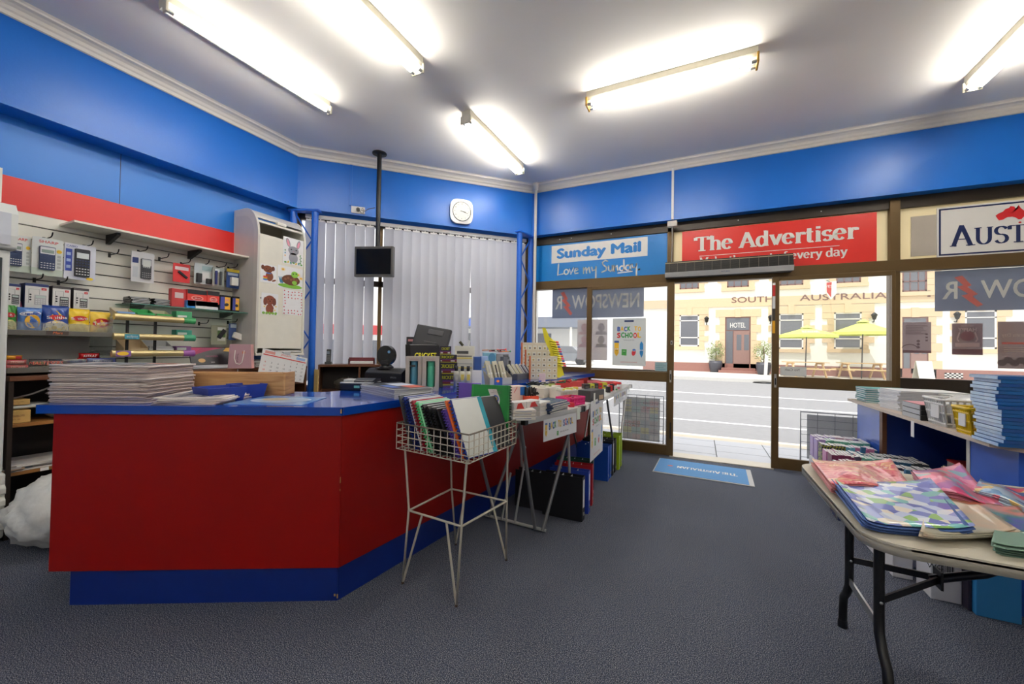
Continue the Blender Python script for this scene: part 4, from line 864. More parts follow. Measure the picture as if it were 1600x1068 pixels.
bag('yellow crisp packet with a red oval between the blue and the twisted-snack packets', (109, 482, 145, 518), -4.2, (246, 204, 30), (240, 214, 130), ('Smiths', (245, 240, 240), (204, 44, 46), .62, .34, .1, .09, .05), base=TB)
bag('yellow crisp packet with a red splash at the right end of its row', (145, 487, 177, 519), -4.2, (248, 206, 70), (240, 190, 80), ('Twisties', (250, 250, 250), (204, 40, 46), .52, .42, .2, .14, .15), base=TB)
def bar(lab, px, X, c, word, wc, base, grp=None, dep=.035, c2=None, lean=0):
    y0, y1, z0, z1 = wa(*px, X); W, H = y1-y0, max(.03, z1-z0)
    t = thing('chocolate_bar', lab, 'chocolate bar', (X-dep, (y0+y1)/2, base), PI/2 + lean, grp)
    b = MB(); b.grid(lambda u, v: ((u-.5)*W, -dep*(.5+.5*math.sin(PI*v)**.5*min(1, 8*min(u, 1-u)+.2)), v*H), 16, 6, mat('wrapper_%d_%d_%d' % c, c, .25, 0, .1, 30, coat=.4), thick=.006); b.build('wrapper', t)
    b = MB()
    if c2: b.box(W*.05, W*.4, -dep-.0012, -dep-.0008, H*.2, H*.8, K(*c2))
    if word: b.text(word, K(*wc), (-W*.02, -dep-.0018, H*.28), h=H*.4, w=W*.62, bold=.02, slant=.15)
    b.build('print', t)
CB = TZ2+.013
bar('navy chocolate block at the back of the lower snack shelf, left one', (47, 549.5, 76, 560), -4.3, (30, 34, 76), 'DAIRY MILK', (206, 190, 120), CB+.02, 'navy chocolate blocks at the back of the lower snack shelf')
bar('navy chocolate block at the back of the lower snack shelf, right one', (77, 550, 104, 560), -4.3, (26, 32, 70), 'DAIRY MILK', (226, 226, 220), CB+.02, 'navy chocolate blocks at the back of the lower snack shelf')
for k in range(2): bar('red wafer bar stacked at the right of the lower snack shelf, %s' % ('lower' if k == 0 else 'upper'), (123+2*k, 543, 160-2*k, 552), -4.24, (196, 30, 36), 'KITKAT', (245, 235, 235), CB+.034+.037*k, 'red wafer bars', .05)
for k in range(2): bar('pink-red chocolate bar by the white fridge, %s of its pile' % ('lower' if k == 0 else 'upper'), (10, 557, 46-3*k, 565), -4.17, (226, 84, 88), 'STORM', (250, 214, 190), CB+.004+.034*k, 'pink-red bars by the fridge')
bar('yellow and red chocolate bar lying on the pink-red bars', (10, 556, 36, 560), -4.24, (240, 170, 40), None, None, CB+.07, dep=.03, c2=(200, 40, 40))
for k in range(2): bar('brown nut bar in the middle of the lower snack shelf, %s' % ('lower' if k == 0 else 'upper'), (98, 563, 136, 571), -4.16, (150, 142, 136), 'SNICKERS', (70, 70, 130), CB+.002+.034*k, 'nut bars')
for k in range(2): bar('violet chocolate bar at the right end of the lower snack shelf, %s' % ('lower' if k == 0 else 'upper'), (137, 558, 183, 566), -4.15, (110, 120, 180), 'Milky Way', (240, 240, 245), CB+.002+.036*k, 'violet bars', c2=(70, 80, 150))
# ---------------------------------------------------------------- gum rack with gold label rails
gold = mat('gold_rail', (206, 188, 136), .28, .55, var=.05)
t = thing('gum_rack', 'wire gum rack with four gold label rails and black uprights', 'rack', (-4.2, 1.45, 1.08))
X = -4.1; rails = []
for k, (y0_, x0_, x1_) in enumerate(((497.5, 178, 287), (526.5, 177, 287), (552, 174, 286), (574, 190, 288))):
    a = onx(x0_, y0_-1.5, X); c = onx(x1_, y0_+1, X); z = (a.z+c.z)/2; rails.append((a.y, c.y, z))
    b = MB(); b.prism([(.1+.018*math.cos(q)*1.0, z-1.08+.026*math.sin(q)) for q in [2*PI*i/16 for i in range(16)]], a.y-1.45, c.y-1.45, gold if k < 3 else K(222, 224, 226, .3), 'y', Matrix.Identity(4), True)
    b.build('label_rail', t)
    w = MB()
    for q in range(9): w.tube([(.1, lerp(a.y, c.y, (q+.5)/9)-1.45, z-1.085), (-.25, lerp(a.y, c.y, (q+.5)/9)-1.45, z-1.065)], .0025, steel, 5)
    w.tube([(-.25, a.y-1.45, z-1.065), (-.25, c.y-1.45, z-1.065)], .003, steel, 5); w.build('wire_tray', t)
for y_ in (rails[0][0]+.1, rails[0][0]+.28): MB().box(.04, .06, y_-1.457, y_-1.443, 0, rails[0][2]-1.09, blackm).build('upright', t)
for k, cols in enumerate((((60, 150, 90), 'Airwaves'), ((70, 160, 120), 'Extra'), ((150, 90, 160), 'Hubba'))):
    MB().prism([(.1+.02*math.cos(q), rails[k][2]-1.08+.028*math.sin(q)) for q in [2*PI*i/12 for i in range(12)]], rails[k][1]-1.45-.002, rails[k][1]-1.45+.085, K(*cols[0], .3), 'y').build('rail_end_label', t)
p = rails[1]; MB().box(.119, .121, p[0]-1.45+.06, p[0]-1.45+.15, p[2]-1.1, p[2]-1.06, K(70, 150, 170)).text('eclipse', K(236, 240, 240), (.1215, p[0]-1.45+.105, p[2]-1.087), (0, 1, 0), (0, 0, 1), .018, slant=.2).build('brand_label', t)
p = rails[2]; MB().box(.119, .121, p[0]-1.45+.02, p[0]-1.45+.11, p[2]-1.103, p[2]-1.058, K(130, 90, 160)).build('brand_label', t); MB().ell(.035, .016, K(244, 200, 60), (.122, p[0]-1.45+.06, p[2]-1.08), (0, 1, 0)).build('brand_label', t)
def carton(lab, px, X, c, inside, base, dep=.13):
    y0, y1, z0, z1 = wa(*px, X); W, H = y1-y0, max(.05, z1-base)
    t = thing('display_carton', lab, 'carton', (X, (y0+y1)/2, base), PI/2)
    b = MB(); h = H*.6
    b.box(-W/2, W/2, 0, dep, 0, .003, K(*c)); b.box(-W/2, W/2, 0, .003, 0, h*.6, K(*c)); b.prism([(0, 0), (dep, 0), (dep, H), (0, h*.6)], -W/2, -W/2+.003, K(*c), 'x'); b.prism([(0, 0), (dep, 0), (dep, H), (0, h*.6)], W/2-.003, W/2, K(*c), 'x'); b.box(-W/2, W/2, dep-.003, dep, 0, H, K(*c)); b.build('carton', t)
    if inside: MB().box(-W*.46, W*.46, .006, dep-.008, .004, h*.9, K(*inside)).build('packets', t)
r0 = rails[0][2]
carton('kraft display carton with blue gum packets on the top gum tray', (183, 480, 213, 492), -4.16, (196, 182, 154), (120, 160, 215), r0+.004)
carton('green display carton in the middle of the top gum tray', (214, 482, 244, 494), -4.16, (40, 140, 70), (60, 170, 100), r0+.004)
carton('kraft display carton at the right of the top gum tray', (245, 484, 270, 495), -4.16, (190, 178, 150), (50, 160, 80), r0+.004)
carton('empty kraft carton with an amber edge on the third gum tray', (193, 530, 232, 546), -4.16, (214, 190, 150), None, rails[2][2]+.004)
carton('pale grey carton beside the kraft one on the third gum tray', (233, 532, 272, 547), -4.16, (206, 206, 204), (190, 190, 190), rails[2][2]+.004)
for k, (lab, c) in enumerate((('green and white pack at the right end of the top gum tray', (70, 160, 110)), ('green leafy pack at the right end of the second gum tray', (60, 150, 130)), ('purple and orange pack at the right end of the third gum tray', (140, 90, 150)))):
    y = rails[k][1]+.05; t = thing('gum_pack', lab, 'gum', (-4.2, y, rails[k][2]+.01), PI/2)
    MB().box(-.06, .06, 0, .08, 0, .075-.012*k, K(*c)).build('box', t, bevel=.002); MB().box(-.05, .02, -.0012, 0, .01, .04, K(226, 236, 226)).build('label', t)
# ---------------------------------------------------------------- brown bench with pigeonholes under everything
t = thing('pigeonhole_bench', 'long walnut pigeonhole bench under the slatwall and cabinet', 'bench', (-4.3, 1.6, 0))
BT = 1.06
MB().box(-.22, .25, -.67, 1.49, BT-.03, BT, brownw).build('top', t, bevel=.002)
for y in (-.67, .02, .57, .98, 1.21, 1.47): MB().box(-.22, .24, y, y+.022, 0, BT-.03, K(40, 28, 20) if y < 0 else brownw).build('divider', t)  # left-hand divider darkened, the shade inside the bench put into its colour
MB().box(-.22, -.21, -.67, 1.49, 0, BT-.03, K(16, 13, 11)).build('back_panel', t)  # near-black colour stands in for the shade at the back of the bench
for z in (.4, .72): MB().box(-.21, .2, -.65, 1.47, z, z+.022, mat('shelf_edge', (150, 104, 54), .45)).build('shelf', t)
MB().box(-.21, .235, .045, 1.47, .86, .88, brownw).build('shelf', t)
for y, z in ((-.49, .4), (-.405, .72)): MB().box(.2005, .202, y-.02, y+.02, z, z+.022, paper).build('price_ticket', t)
def flatpile(lab, name, cat, x0, x1, y0, y1, z, n, th, cols, grp, jit=.01, rot=.06, curl=0):
    for k in range(n):
        c = cols[k % len(cols)]; W, D = x1-x0, y1-y0
        t = thing(name, lab, cat, ((x0+x1)/2+random.uniform(-jit, jit), (y0+y1)/2+random.uniform(-jit, jit), z+th*k), random.uniform(-rot, rot), grp)
        MB().box(-W/2, W/2, -D/2, D/2, 0, th*.94, c).build('pages', t, bevel=min(.002, th*.2))
flatpile('folded newspaper lying on the lowest brown shelf', 'newspaper', 'newspaper', -4.42, -4.12, .95, 1.25, .423, 5, .009, [K(206, 200, 196), K(224, 222, 220)], 'newspapers on the lowest brown shelf', .03, .2)
flatpile('colour magazine lying on the lowest brown shelf by the fridge', 'magazine', 'magazine', -4.38, -4.1, .7, 1.02, .423, 4, .008, [K(196, 190, 186), K(90, 120, 140), K(214, 180, 150)], 'magazines on the lowest brown shelf', .02, .3)
def kraft(lab, px, X, base, word):
    y0, y1, z0, z1 = wa(*px, X); W = y1-y0; H = z1-base
    t = thing('kraft_box', lab, 'box', (X-.2, (y0+y1)/2, base), PI/2); MB().box(-W/2, W/2, -.2, 0, 0, H, mat('kraft_yellow', (214, 176, 104), .6)).build('box', t, bevel=.002)
    b = MB(); b.text(word, K(130, 60, 50), (-W*.05, -.201, H*.5), h=H*.14, w=W*.6); b.text('QTY 100', K(130, 60, 50), (-W*.1, -.201, H*.25), h=H*.1, w=W*.35); b.build('print', t); return H
z1 = .744; H1 = kraft('yellow kraft carton on the upper brown shelf, lower of two', (9, 641, 48, 656), -4.13, z1, 'DL ENVELOPES')
kraft('yellow kraft carton on the upper brown shelf, upper of two', (9, 624, 47, 634), -4.14, z1+H1+.036, 'C4 ENVELOPES')
def crumple(lab, name, cat, c, sx, sy, sz, m, seed=1, rot=0, amp=.12, grp=None, n=26):
    rnd = random.Random(seed); ph = [(rnd.uniform(2, 7), rnd.uniform(2, 7), rnd.uniform(2, 7), rnd.uniform(0, 6), rnd.uniform(.3, 1)) for _ in range(9)]
    t = thing(name, lab, cat, c, rot, grp)
    def sf(u, v):
        a = 2*PI*u; e = PI*v; d = Vector((math.sin(e)*math.cos(a), math.sin(e)*math.sin(a), -math.cos(e)))
        q = 1 + amp*sum(w*abs(math.sin(p*d.x+r*d.y+s*d.z+f))-.4*w for p, r, s, f, w in ph)/3
        e_ = d*1.7+Vector((seed, 0, 0)); q += amp*(.9*(.28-abs(noise.noise(e_*1.3))) + .5*(.25-abs(noise.noise(e_*2.9))))
        return (d.x*sx*q, d.y*sy*q, max(0, sz*(.52+d.z*.52*q)))
    b = MB(); b.grid(sf, n, n//2, m, smooth=True); b.build('wrapped_goods' if cat != 'bag' else 'bag_body', t); return t
poly = mat('white_poly', (222, 222, 218), .35, var=.05, bump=.9, bscale=9)
crumple('white plastic wrapped bundle between the two yellow cartons', 'wrapped_bundle', 'bundle', (-4.26, 1.0, z1+H1), .12, .17, .036, poly, 3)
crumple('clear wrapped paper bundle behind the newspapers on the brown shelf', 'wrapped_bundle', 'bundle', (-4.22, 1.24, z1), .14, .1, .13, mat('film_wrap', (150, 152, 150), .3, bump=.3, bscale=20), 7, 0, .25)
pl = MB(); t = thing('paper_roll', 'grey curled paper loop sticking out over the brown shelf', 'paper', (-4.15, 1.2, .9)); pl.tube([(0, .08*math.cos(a)-.0, .02*math.sin(a)+.03) for a in [PI*.25*i for i in range(8)]], .008, K(150, 140, 136), 6, True); pl.tube([(0, -.34, -.02), (0, -.15, .03), (0, .0, .1), (0, .05, .13)], .006, K(140, 132, 128), 6); pl.build('loop', t)
# bags on the floor
t = crumple('white plastic carrier bag slumped on the carpet left of the red counter', 'carrier_bag', 'bag', (-3.72, 1.13, 0), .24, .25, .42, poly, 12, .3, .2, n=60)
b = MB(); b.ell(.04, .02, K(60, 140, 80), (.2, -.16, .19), (.6, .75, 0), (0, -.35, .9), 8); b.ell(.03, .015, K(60, 140, 80), (.22, -.1, .15), (.6, .75, 0), (0, -.35, .9), 8); b.build('leaf_print', t)
t = crumple('white plastic carrier bag behind the slumped one, with newspapers', 'carrier_bag', 'bag', (-3.76, 1.72, 0), .22, .22, .46, mat('grey_poly', (206, 206, 200), .35, bump=.3, bscale=14), 21, 0, .2, n=50)
MB().tube([(.1, -.02, .42), (.12, 0, .6), (.13, .06, .66), (.12, .12, .6), (.1, .14, .4)], [.02, .018, .014, .018, .02], poly, 8).build('handle', t)
# papers, book, gift bag on the bench
flatpile('white exercise book in the flat stack right of the gum rack', 'exercise_book', 'book', -4.4, -4.12, 1.98, 2.4, BT, 5, .007, [K(222, 222, 224), K(190, 192, 196), K(206, 210, 212)], 'white books flat on the bench')
flatpile('white pad stacked behind the pink gift bag under the cabinet', 'paper_pad', 'pad', -4.4, -4.15, 2.56, 2.78, BT, 6, .012, [K(226, 226, 222), K(196, 198, 198)], 'white pads under the cabinet')
t = thing('dark_book', 'black and magenta cookbook leaning back behind the gift bag', 'book', (-4.2, 2.2, BT+.037), PI/2)
LM = Matrix.Rotation(-.35, 4, 'X')
b = MB(); W, H = .36, .17; b.box(-W/2, W/2, 0, .012, 0, H, K(40, 36, 40, .3), LM); b.build('cover', t, bevel=.002)
b = MB(); o = Vector((0, -.001, 0)); uy = LM.to_3x3() @ Vector((0, 0, 1))
b.flat([(-W/2, H*.5), (-W*.2, H), (-W/2, H)], K(180, 40, 90), o, (1, 0, 0), uy); b.flat([(-W/2, H*.5), (-W*.2, H), (W*.3, H), (-W*.1, H*.8)], K(150, 36, 80), o, (1, 0, 0), uy); b.flat([(W*.3, H*.8), (W*.5, H*.75), (W*.5, H), (W*.38, H)], K(206, 160, 70), o, (1, 0, 0), uy); b.ell(.03, .02, K(216, 170, 110), o, (1, 0, 0), uy, c=(-W*.25, H*.25)); b.text('ORGANISER', K(170, 90, 120), o + uy*H*.45, (1, 0, 0), uy, .014); b.text('2023', K(226, 216, 216), o + uy*H*.1, (1, 0, 0), uy, .012); b.build('cover_print', t)
t = thing('gift_bag', 'pink paper gift bag with white cord handle under the cabinet', 'bag', (-4.07, 2.38, BT), PI/2-.8)
pk = mat('gift_pink', (222, 164, 160), .5); pm = mat('gift_mauve', (184, 146, 156), .5)
b = MB(); b.prism([(-.1, 0), (.1, 0), (.088, .235), (-.088, .235)], -.045, .045, pk, 'y'); b.build('bag', t, bevel=.001)
b = MB(); b.flat([(-.099, .002), (.099, .002), (.086, .234), (-.086, .234)], pm, (0, -.0465, 0)); b.text('THANK', K(100, 70, 90), (-.03, -.047, .1), (0, 0, -1), (1, 0, 0), .018); b.ell(.014, .014, K(200, 130, 110), (.03, -.047, .155)); b.build('front_print', t)
MB().tube([(-.04, -.05, .175), (-.045, -.055, .1), (-.03, -.056, .05), (0, -.056, .04), (.02, -.056, .06), (.03, -.054, .12), (.035, -.05, .175)], .004, K(232, 228, 222), 6).build('cord_handle', t)
t = thing('sign_stand', 'small white sign card on a thin wire behind the pine rail', 'sign', (-3.9, 2.25, 0)); MB().tube([(0, 0, 0), (0, 0, 1.06)], .004, steel, 6).build('wire', t); MB().box(-.03, .03, -.05, .05, .92, .926, paper).build('card', t); MB().lathe([(.05, 0), (.05, .008)], steel).build('base', t)
for lab, c, y, z, w_, h_ in (('cream tub in the open right bay of the bench', (214, 210, 196), 2.62, .882, .1, .08), ('white folded papers in the open right bay of the bench', (222, 224, 222), 2.78, .882, .2, .1), ('lime green file in the open right bay of the bench', (180, 206, 60), 2.84, .742, .24, .1)):
    t = thing('stored_item', lab, lab.split()[1] if 'tub' in lab else lab.split()[2], (-4.12, y, z), PI/2); MB().prism([(-w_/2, 0), (w_/2, 0), (w_/2-.02, h_*.8), (-w_/2+.01, h_)], -.0, .12, K(*c), 'y').build('body', t, bevel=.003)
# ---------------------------------------------------------------- tambour cabinet with drawings
t = thing('tambour_cabinet', 'cream round-topped tambour cabinet on the wall with drawings on its front', 'cabinet', (-4.54, 2.815, 1.2), PI/2)
CW, CD, CH = .55, .42, 1.53; R = .25
cg = mat('cabinet_grey', (206, 202, 194), .35); cc = mat('cabinet_cream', (232, 228, 214), .3)
prof = [(0, 0), (-CD, 0), (-CD, CH-R-.05)] + [(-CD+R*.9 - R*.9*math.cos(math.radians(q)), CH-R-.05 + (R+.05)*math.sin(math.radians(q))) for q in range(10, 91, 10)] + [(0, CH)]
for sx in (-1, 1):
    x0 = sx*CW/2; MB().prism(prof, min(x0, x0-sx*.022), max(x0, x0-sx*.022), cg if sx < 0 else cc, 'x').build('side_panel', t, bevel=.002)
inn = [(-.03, .02), (-CD+.06, .02), (-CD+.06, CH-R-.06)] + [(-CD+.06+(R-.06)*.95*(1-math.cos(math.radians(q))), CH-R-.06 + R*.92*math.sin(math.radians(q))) for q in range(15, 91, 15)] + [(-.03, CH-.07)]
b = MB(); b.add([(-CW/2-.001, p, q) for p, q in inn], [tuple(range(len(inn)))], mat('cabinet_side_panel', (196, 192, 188), .3)); b.build('side_inset', t)
b = MB(); pr = [(q, r) for q, r in prof[3:]]
for k in range(len(pr)-1):
    if k < 3: continue
    (p0, q0), (p1, q1) = pr[k], pr[k+1]
    b.add([(-CW/2+.02, p0, q0-.004), (CW/2-.02, p0, q0-.004), (CW/2-.02, p1, q1-.004), (-CW/2+.02, p1, q1-.004)], [(0, 1, 2, 3)], cg)
b.box(-CW/2+.02, CW/2-.02, -CD+.035, -CD+.075, CH-R+.09, CH-R+.112, cc); b.box(-.05, .05, -CD+.028, -CD+.07, CH-R+.115, CH-R+.145, cc); b.build('tambour_shutter', t, bevel=.002)
MB().box(-CW/2+.02, CW/2-.02, -CD+.012, -CD+.03, .055, CH-R-.03, cc).build('front_panel', t, bevel=.002)
MB().box(-CW/2+.02, CW/2-.02, -.02, -.0, .0, CH-.02, K(190, 184, 170)).build('back_panel', t)
MB().box(-CW/2, CW/2, -CD-.012, 0, -.02, .008, cc).build('bottom_ledge', t, bevel=.003)
MB().ell(.009, .008, blk, (-CW*.4, -CD+.0112, .58)).build('keyhole', t)
PX = -4.54+CD-.0105
def drawing(lab, px, fn, c=(238, 238, 238)):
    y0, y1, z0, z1 = wa(*px, PX); W, H = y1-y0, z1-z0
    t = thing('drawing', lab, 'drawing', (PX, (y0+y1)/2, z0), PI/2); MB().box(-W/2, W/2, -.0015, 0, 0, H, K(*c)).build('sheet', t)
    b = MB(); E = lambda x, z, rx, rz, c, k=0, rot=0: b.ell(rx*W, rz*H, K(*c), (0, -.002-.0004*k, 0), c=(x*W, z*H), rot=rot)
    fn(E, b, W, H); b.build('colouring', t)
def rabbit(E, b, W, H):
    g = (150, 150, 158)
    for x, r in ((-.26, .35), (.24, -.25)): E(x, .8, .09, .17, g, 0, r); E(x, .79, .05, .13, (232, 150, 170), 1, r)
    E(0, .54, .26, .16, g, 1); E(0, .26, .22, .2, g, 1); E(-.11, .57, .035, .025, (30, 30, 34), 2); E(.13, .57, .035, .025, (30, 30, 34), 2); E(0, .5, .03, .015, (200, 130, 150), 2)
    for k in range(7): E(-.38+.13*k, .06+.02*(k % 2), .06, .03, ((90, 160, 70), (230, 200, 80), (70, 150, 140))[k % 3], 2, k)
    for k in range(5): E(.34+.03*(k % 2), .12+.07*k, .05, .02, (80, 150, 80), 2, k)
    for k in range(3): E(-.4, .3+.1*k, .03, .03, ((230, 170, 60), (90, 160, 190), (90, 160, 80))[k], 2)
def puppy(E, b, W, H):
    g = (126, 66, 36); E(-.04, .76, .3, .2, g); E(-.36, .82, .1, .13, (106, 54, 30), 1); E(.28, .82, .1, .13, (106, 54, 30), 1); E(.06, .36, .24, .26, g); E(.34, .16, .14, .05, g, 1, .4)
    E(-.14, .76, .03, .025, (20, 20, 22), 2); E(.08, .76, .03, .025, (20, 20, 22), 2); E(-.03, .68, .05, .03, (40, 24, 20), 2)
    for k, c in enumerate(((70, 120, 200), (240, 200, 50), (220, 60, 50))): E(-.2, .16+.08*k, .14, .05, c, 2)
    E(0, .53, .18, .03, (70, 120, 190), 2)
def turtle(E, b, W, H):
    E(0, .12, .48, .1, (130, 190, 60)); E(.02, .4, .36, .24, (106, 62, 40), 1)
    for k in range(5): E(-.2+.11*k, .42+.06*(k % 2), .05, .06, (140, 90, 60), 2)
    E(.16, .68, .14, .15, (140, 200, 70), 2); E(.1, .7, .025, .03, (20, 30, 20), 3); E(.22, .72, .025, .03, (20, 30, 20), 3); E(.16, .3, .1, .1, (140, 200, 70), 2)
    for x, z in ((-.3, .84), (.3, .7), (.42, .55)):
        E(x, z, .09, .08, (245, 225, 190), 1); E(x, z, .045, .04, (240, 190, 40), 2)
    for k in range(6): E(-.42+.03*k, .35, .015, .16, (70, 130, 160), 0, .3-.1*k)
def pup2(E, b, W, H):
    g = (138, 72, 50); E(0, .68, .3, .22, g); E(-.28, .6, .11, .2, (116, 58, 40), 1); E(.26, .6, .11, .2, (116, 58, 40), 1); E(0, .26, .24, .24, g)
    E(-.1, .72, .03, .025, (20, 20, 22), 2); E(.1, .72, .03, .025, (20, 20, 22), 2); E(0, .63, .04, .025, (40, 24, 20), 2)
    for x, z in ((-.32, .36), (.3, .22), (.36, .4)): E(x, z, .1, .075, (240, 238, 225), 2); E(x, z, .04, .03, (235, 190, 60), 3)
    for k in range(5): E(-.36+.18*k, .06, .09, .06, (130, 180, 70), 1, k)
def hearts(E, b, W, H):
    r = random.Random(4)
    for i in range(6):
        for j in range(8):
            x, z = -.42+.17*i+r.uniform(-.03, .03), .06+.125*j+r.uniform(-.02, .02)
            if abs(x) < .3 and .25 < z < .62: continue
            E(x, z, .028, .026, (200, 50, 60))
drawing('coloured drawing of a grey rabbit, topmost on the cream cabinet', (442, 372.5, 474, 414), rabbit)
drawing('coloured drawing of a brown puppy with a striped cup', (406.5, 413.5, 432, 441.5), puppy)
drawing('coloured drawing of a green turtle with daisies', (433.5, 417, 473, 451), turtle)
drawing('coloured drawing of a curly brown dog among flowers', (408, 458, 434.5, 491), pup2)
drawing('white sheet dotted with red hearts at the right of the cabinet', (442, 453.5, 473, 492), hearts)
t = thing('wall_calendar', 'white month calendar clipped to the bottom of the cream cabinet', 'calendar', (-4.03, 2.79, 1.2), PI/2)
CM = Matrix.Rotation(-.06, 4, 'X') @ Matrix.Rotation(.22, 4, 'Y'); ux = CM.to_3x3() @ Vector((1, 0, 0)); uy = CM.to_3x3() @ Vector((0, 0, 1)); nn = CM.to_3x3() @ Vector((0, -1, 0))
CM = CM @ Matrix.Scale(1.35, 4) @ Matrix.Translation((-.0, -.03, -.205))
b = MB(); b.box(-.19, .19, -.002, 0, 0, .205, paper, CM); b.build('page', t)
b = MB(); P = lambda x, z, e=.003: CM @ Vector((x, -e, z)); cr_, ck = K(214, 70, 66), K(50, 50, 54)
b.flat([(-.18, .16), (.18, .16), (.18, .168), (-.18, .168)], cr_, t=lambda x, z: P(x, z)); b.text('JANUARY', cr_, h=.014, t=lambda x, z: P(x, z+.18)); b.flat([(.09, .175), (.17, .175), (.17, .195), (.09, .195)], K(150, 180, 220), t=lambda x, z: P(x, z)); b.flat([(-.17, .175), (-.09, .175), (-.09, .195), (-.17, .195)], K(226, 160, 150), t=lambda x, z: P(x, z))
for d in range(1, 32):
    k = d+3; r_, c_ = divmod(k, 7); b.text(str(d), cr_ if c_ == 0 or d in (1, 26) else ck, h=.013, t=lambda x, z: P(x-.155+.052*c_, z+.135-.03*r_))
b.build('dates', t); MB().box(-.03, .03, -.006, .006, .2, .225, steel, CM).build('clip', t)
MB().box(-.13, .16, -.05, -.02, .02, .035, K(226, 226, 222)).build('top_binding', t)
# ---------------------------------------------------------------- fridge at the left edge
t = thing('drinks_fridge', 'white drinks fridge cut off by the left edge of the photo', 'fridge', (-4.27, .56, 0), PI/2)
fw = mat('fridge_white', (226, 228, 224), .35, var=.02)
MB().box(-.34, .345, -.27, .25, .46, 1.87, fw).build('cabinet', t, bevel=.01)
MB().box(-.345, .35, -.31, .25, .05, .46, K(218, 218, 212)).build('base', t, bevel=.015)
b = MB()
for k in range(4): b.prism([(-.31, .1+.075*k), (-.335, .11+.075*k), (-.335, .145+.075*k), (-.31, .165+.075*k)], -.34, .345, K(206, 206, 200), 'x')
b.build('louvre', t, bevel=.006)
b = MB(); b.prism([(-.27, 1.875), (-.31, 1.88), (-.325, 1.96), (-.32, 2.1), (-.27, 2.17), (.25, 2.17), (.25, 1.875)], -.345, .36, fw, 'x'); b.build('header', t, bevel=.012)
MB().prism([(-.326, 1.9), (-.331, 1.96), (-.326, 2.1), (-.32, 2.1), (-.32, 1.9)], -.32, .33, K(206, 210, 220, .3), 'x').build('header_light', t)
MB().box(-.33, .31, -.285, -.27, .55, 1.82, mat('fridge_door', (60, 66, 70), .15)).build('door', t, bevel=.004)
t = thing('topper_sign', 'black and red topper card with white edge standing on the fridge', 'sign', (-4.0, .58, 2.172), PI/2)
b = MB(); b.box(-.3, .28, 0, .012, 0, .215, K(226, 222, 216)); b.build('card', t)
b = MB(); b.box(-.29, .262, -.001, 0, .015, .2, blk); b.flat([(.1, .02), (.262, .1), (.262, .19), (.1, .12)], K(180, 40, 50), (0, -.0016, 0)); b.build('print', t)
# ================================================================ the counter
K0, K1, K2 = Vector((-2.87, .80)), Vector((-1.648, 1.463)), Vector((-1.30, 5.06))
def off(p, q, d):
    v = (q-p).normalized(); return Vector((-v.y, v.x))*d
def ring_poly(o, ext=0, depth=.66, far=0):
    n1, n2 = off(K0, K1, 1), off(K1, K2, 1); v1 = (K1-K0).normalized(); v2 = (K2-K1).normalized()
    bis = (n1+n2); bis = bis/bis.dot(n1)
    a = K0 - v1*ext - n1*o; m = K1 - bis*o; e = K2 + v2*far - n2*o
    return [a, m, e, K2 + v2*far + n2*depth, K1 + bis*depth, K0 - v1*ext + n1*depth]
t = thing('shop_counter', 'red and blue L-shaped shop counter with a glossy blue top', 'counter')
ctop = mat('counter_blue_gloss', (10, 62, 158), .12, var=.12, scale=4, coat=.3); cred = mat('counter_red', (140, 8, 2), .42, var=.08, scale=2, spec=.3); ckick = mat('counter_kick_blue', (4, 36, 116), .42, var=.1)
def pol(o, z0, z1, mt, name, ext=0, depth=.64, far=0, bevel=.004):
    p = ring_poly(o, ext, depth, far); b = MB(); i = [0, 1, 4, 5]; j = [1, 2, 3, 4]
    for q in (i, j): b.prism([tuple(p[k]) for k in q], z0, z1, mt)
    return b.build(name, t, bevel=bevel)
CZ = .985
pol(.012, .943, CZ, ctop, 'worktop', .075, .66, .22, .01)
pol(0, .172, .942, cred, 'front_panel', 0, .62)
pol(-.012, 0, .171, ckick, 'kickboard', -.09, .6)
e1 = (K1-K0).normalized(); n1 = off(K0, K1, 1); ANG = math.atan2(e1.y, e1.x)
e2 = (K2-K1).normalized(); n2 = off(K1, K2, 1); ANG2 = math.atan2(e2.y, e2.x)
b = MB()  # wear at the corner
M1 = Matrix.Translation((K1.x, K1.y, 0)) @ Matrix.Rotation(ANG, 4, 'Z')
chip = K(190, 150, 90)
for x, z, w_, h_ in ((-.004, .955, .006, .02), (-.003, .60, .004, .03), (-.003, .56, .003, .01), (-.02, .03, .008, .012), (-.006, .02, .006, .02)): b.box(x, x+w_, -.0145 if z > .9 else -.002, -.0125 if z > .9 else -.0005, z, z+h_, chip, M1)
b.build('worn_chips', t)
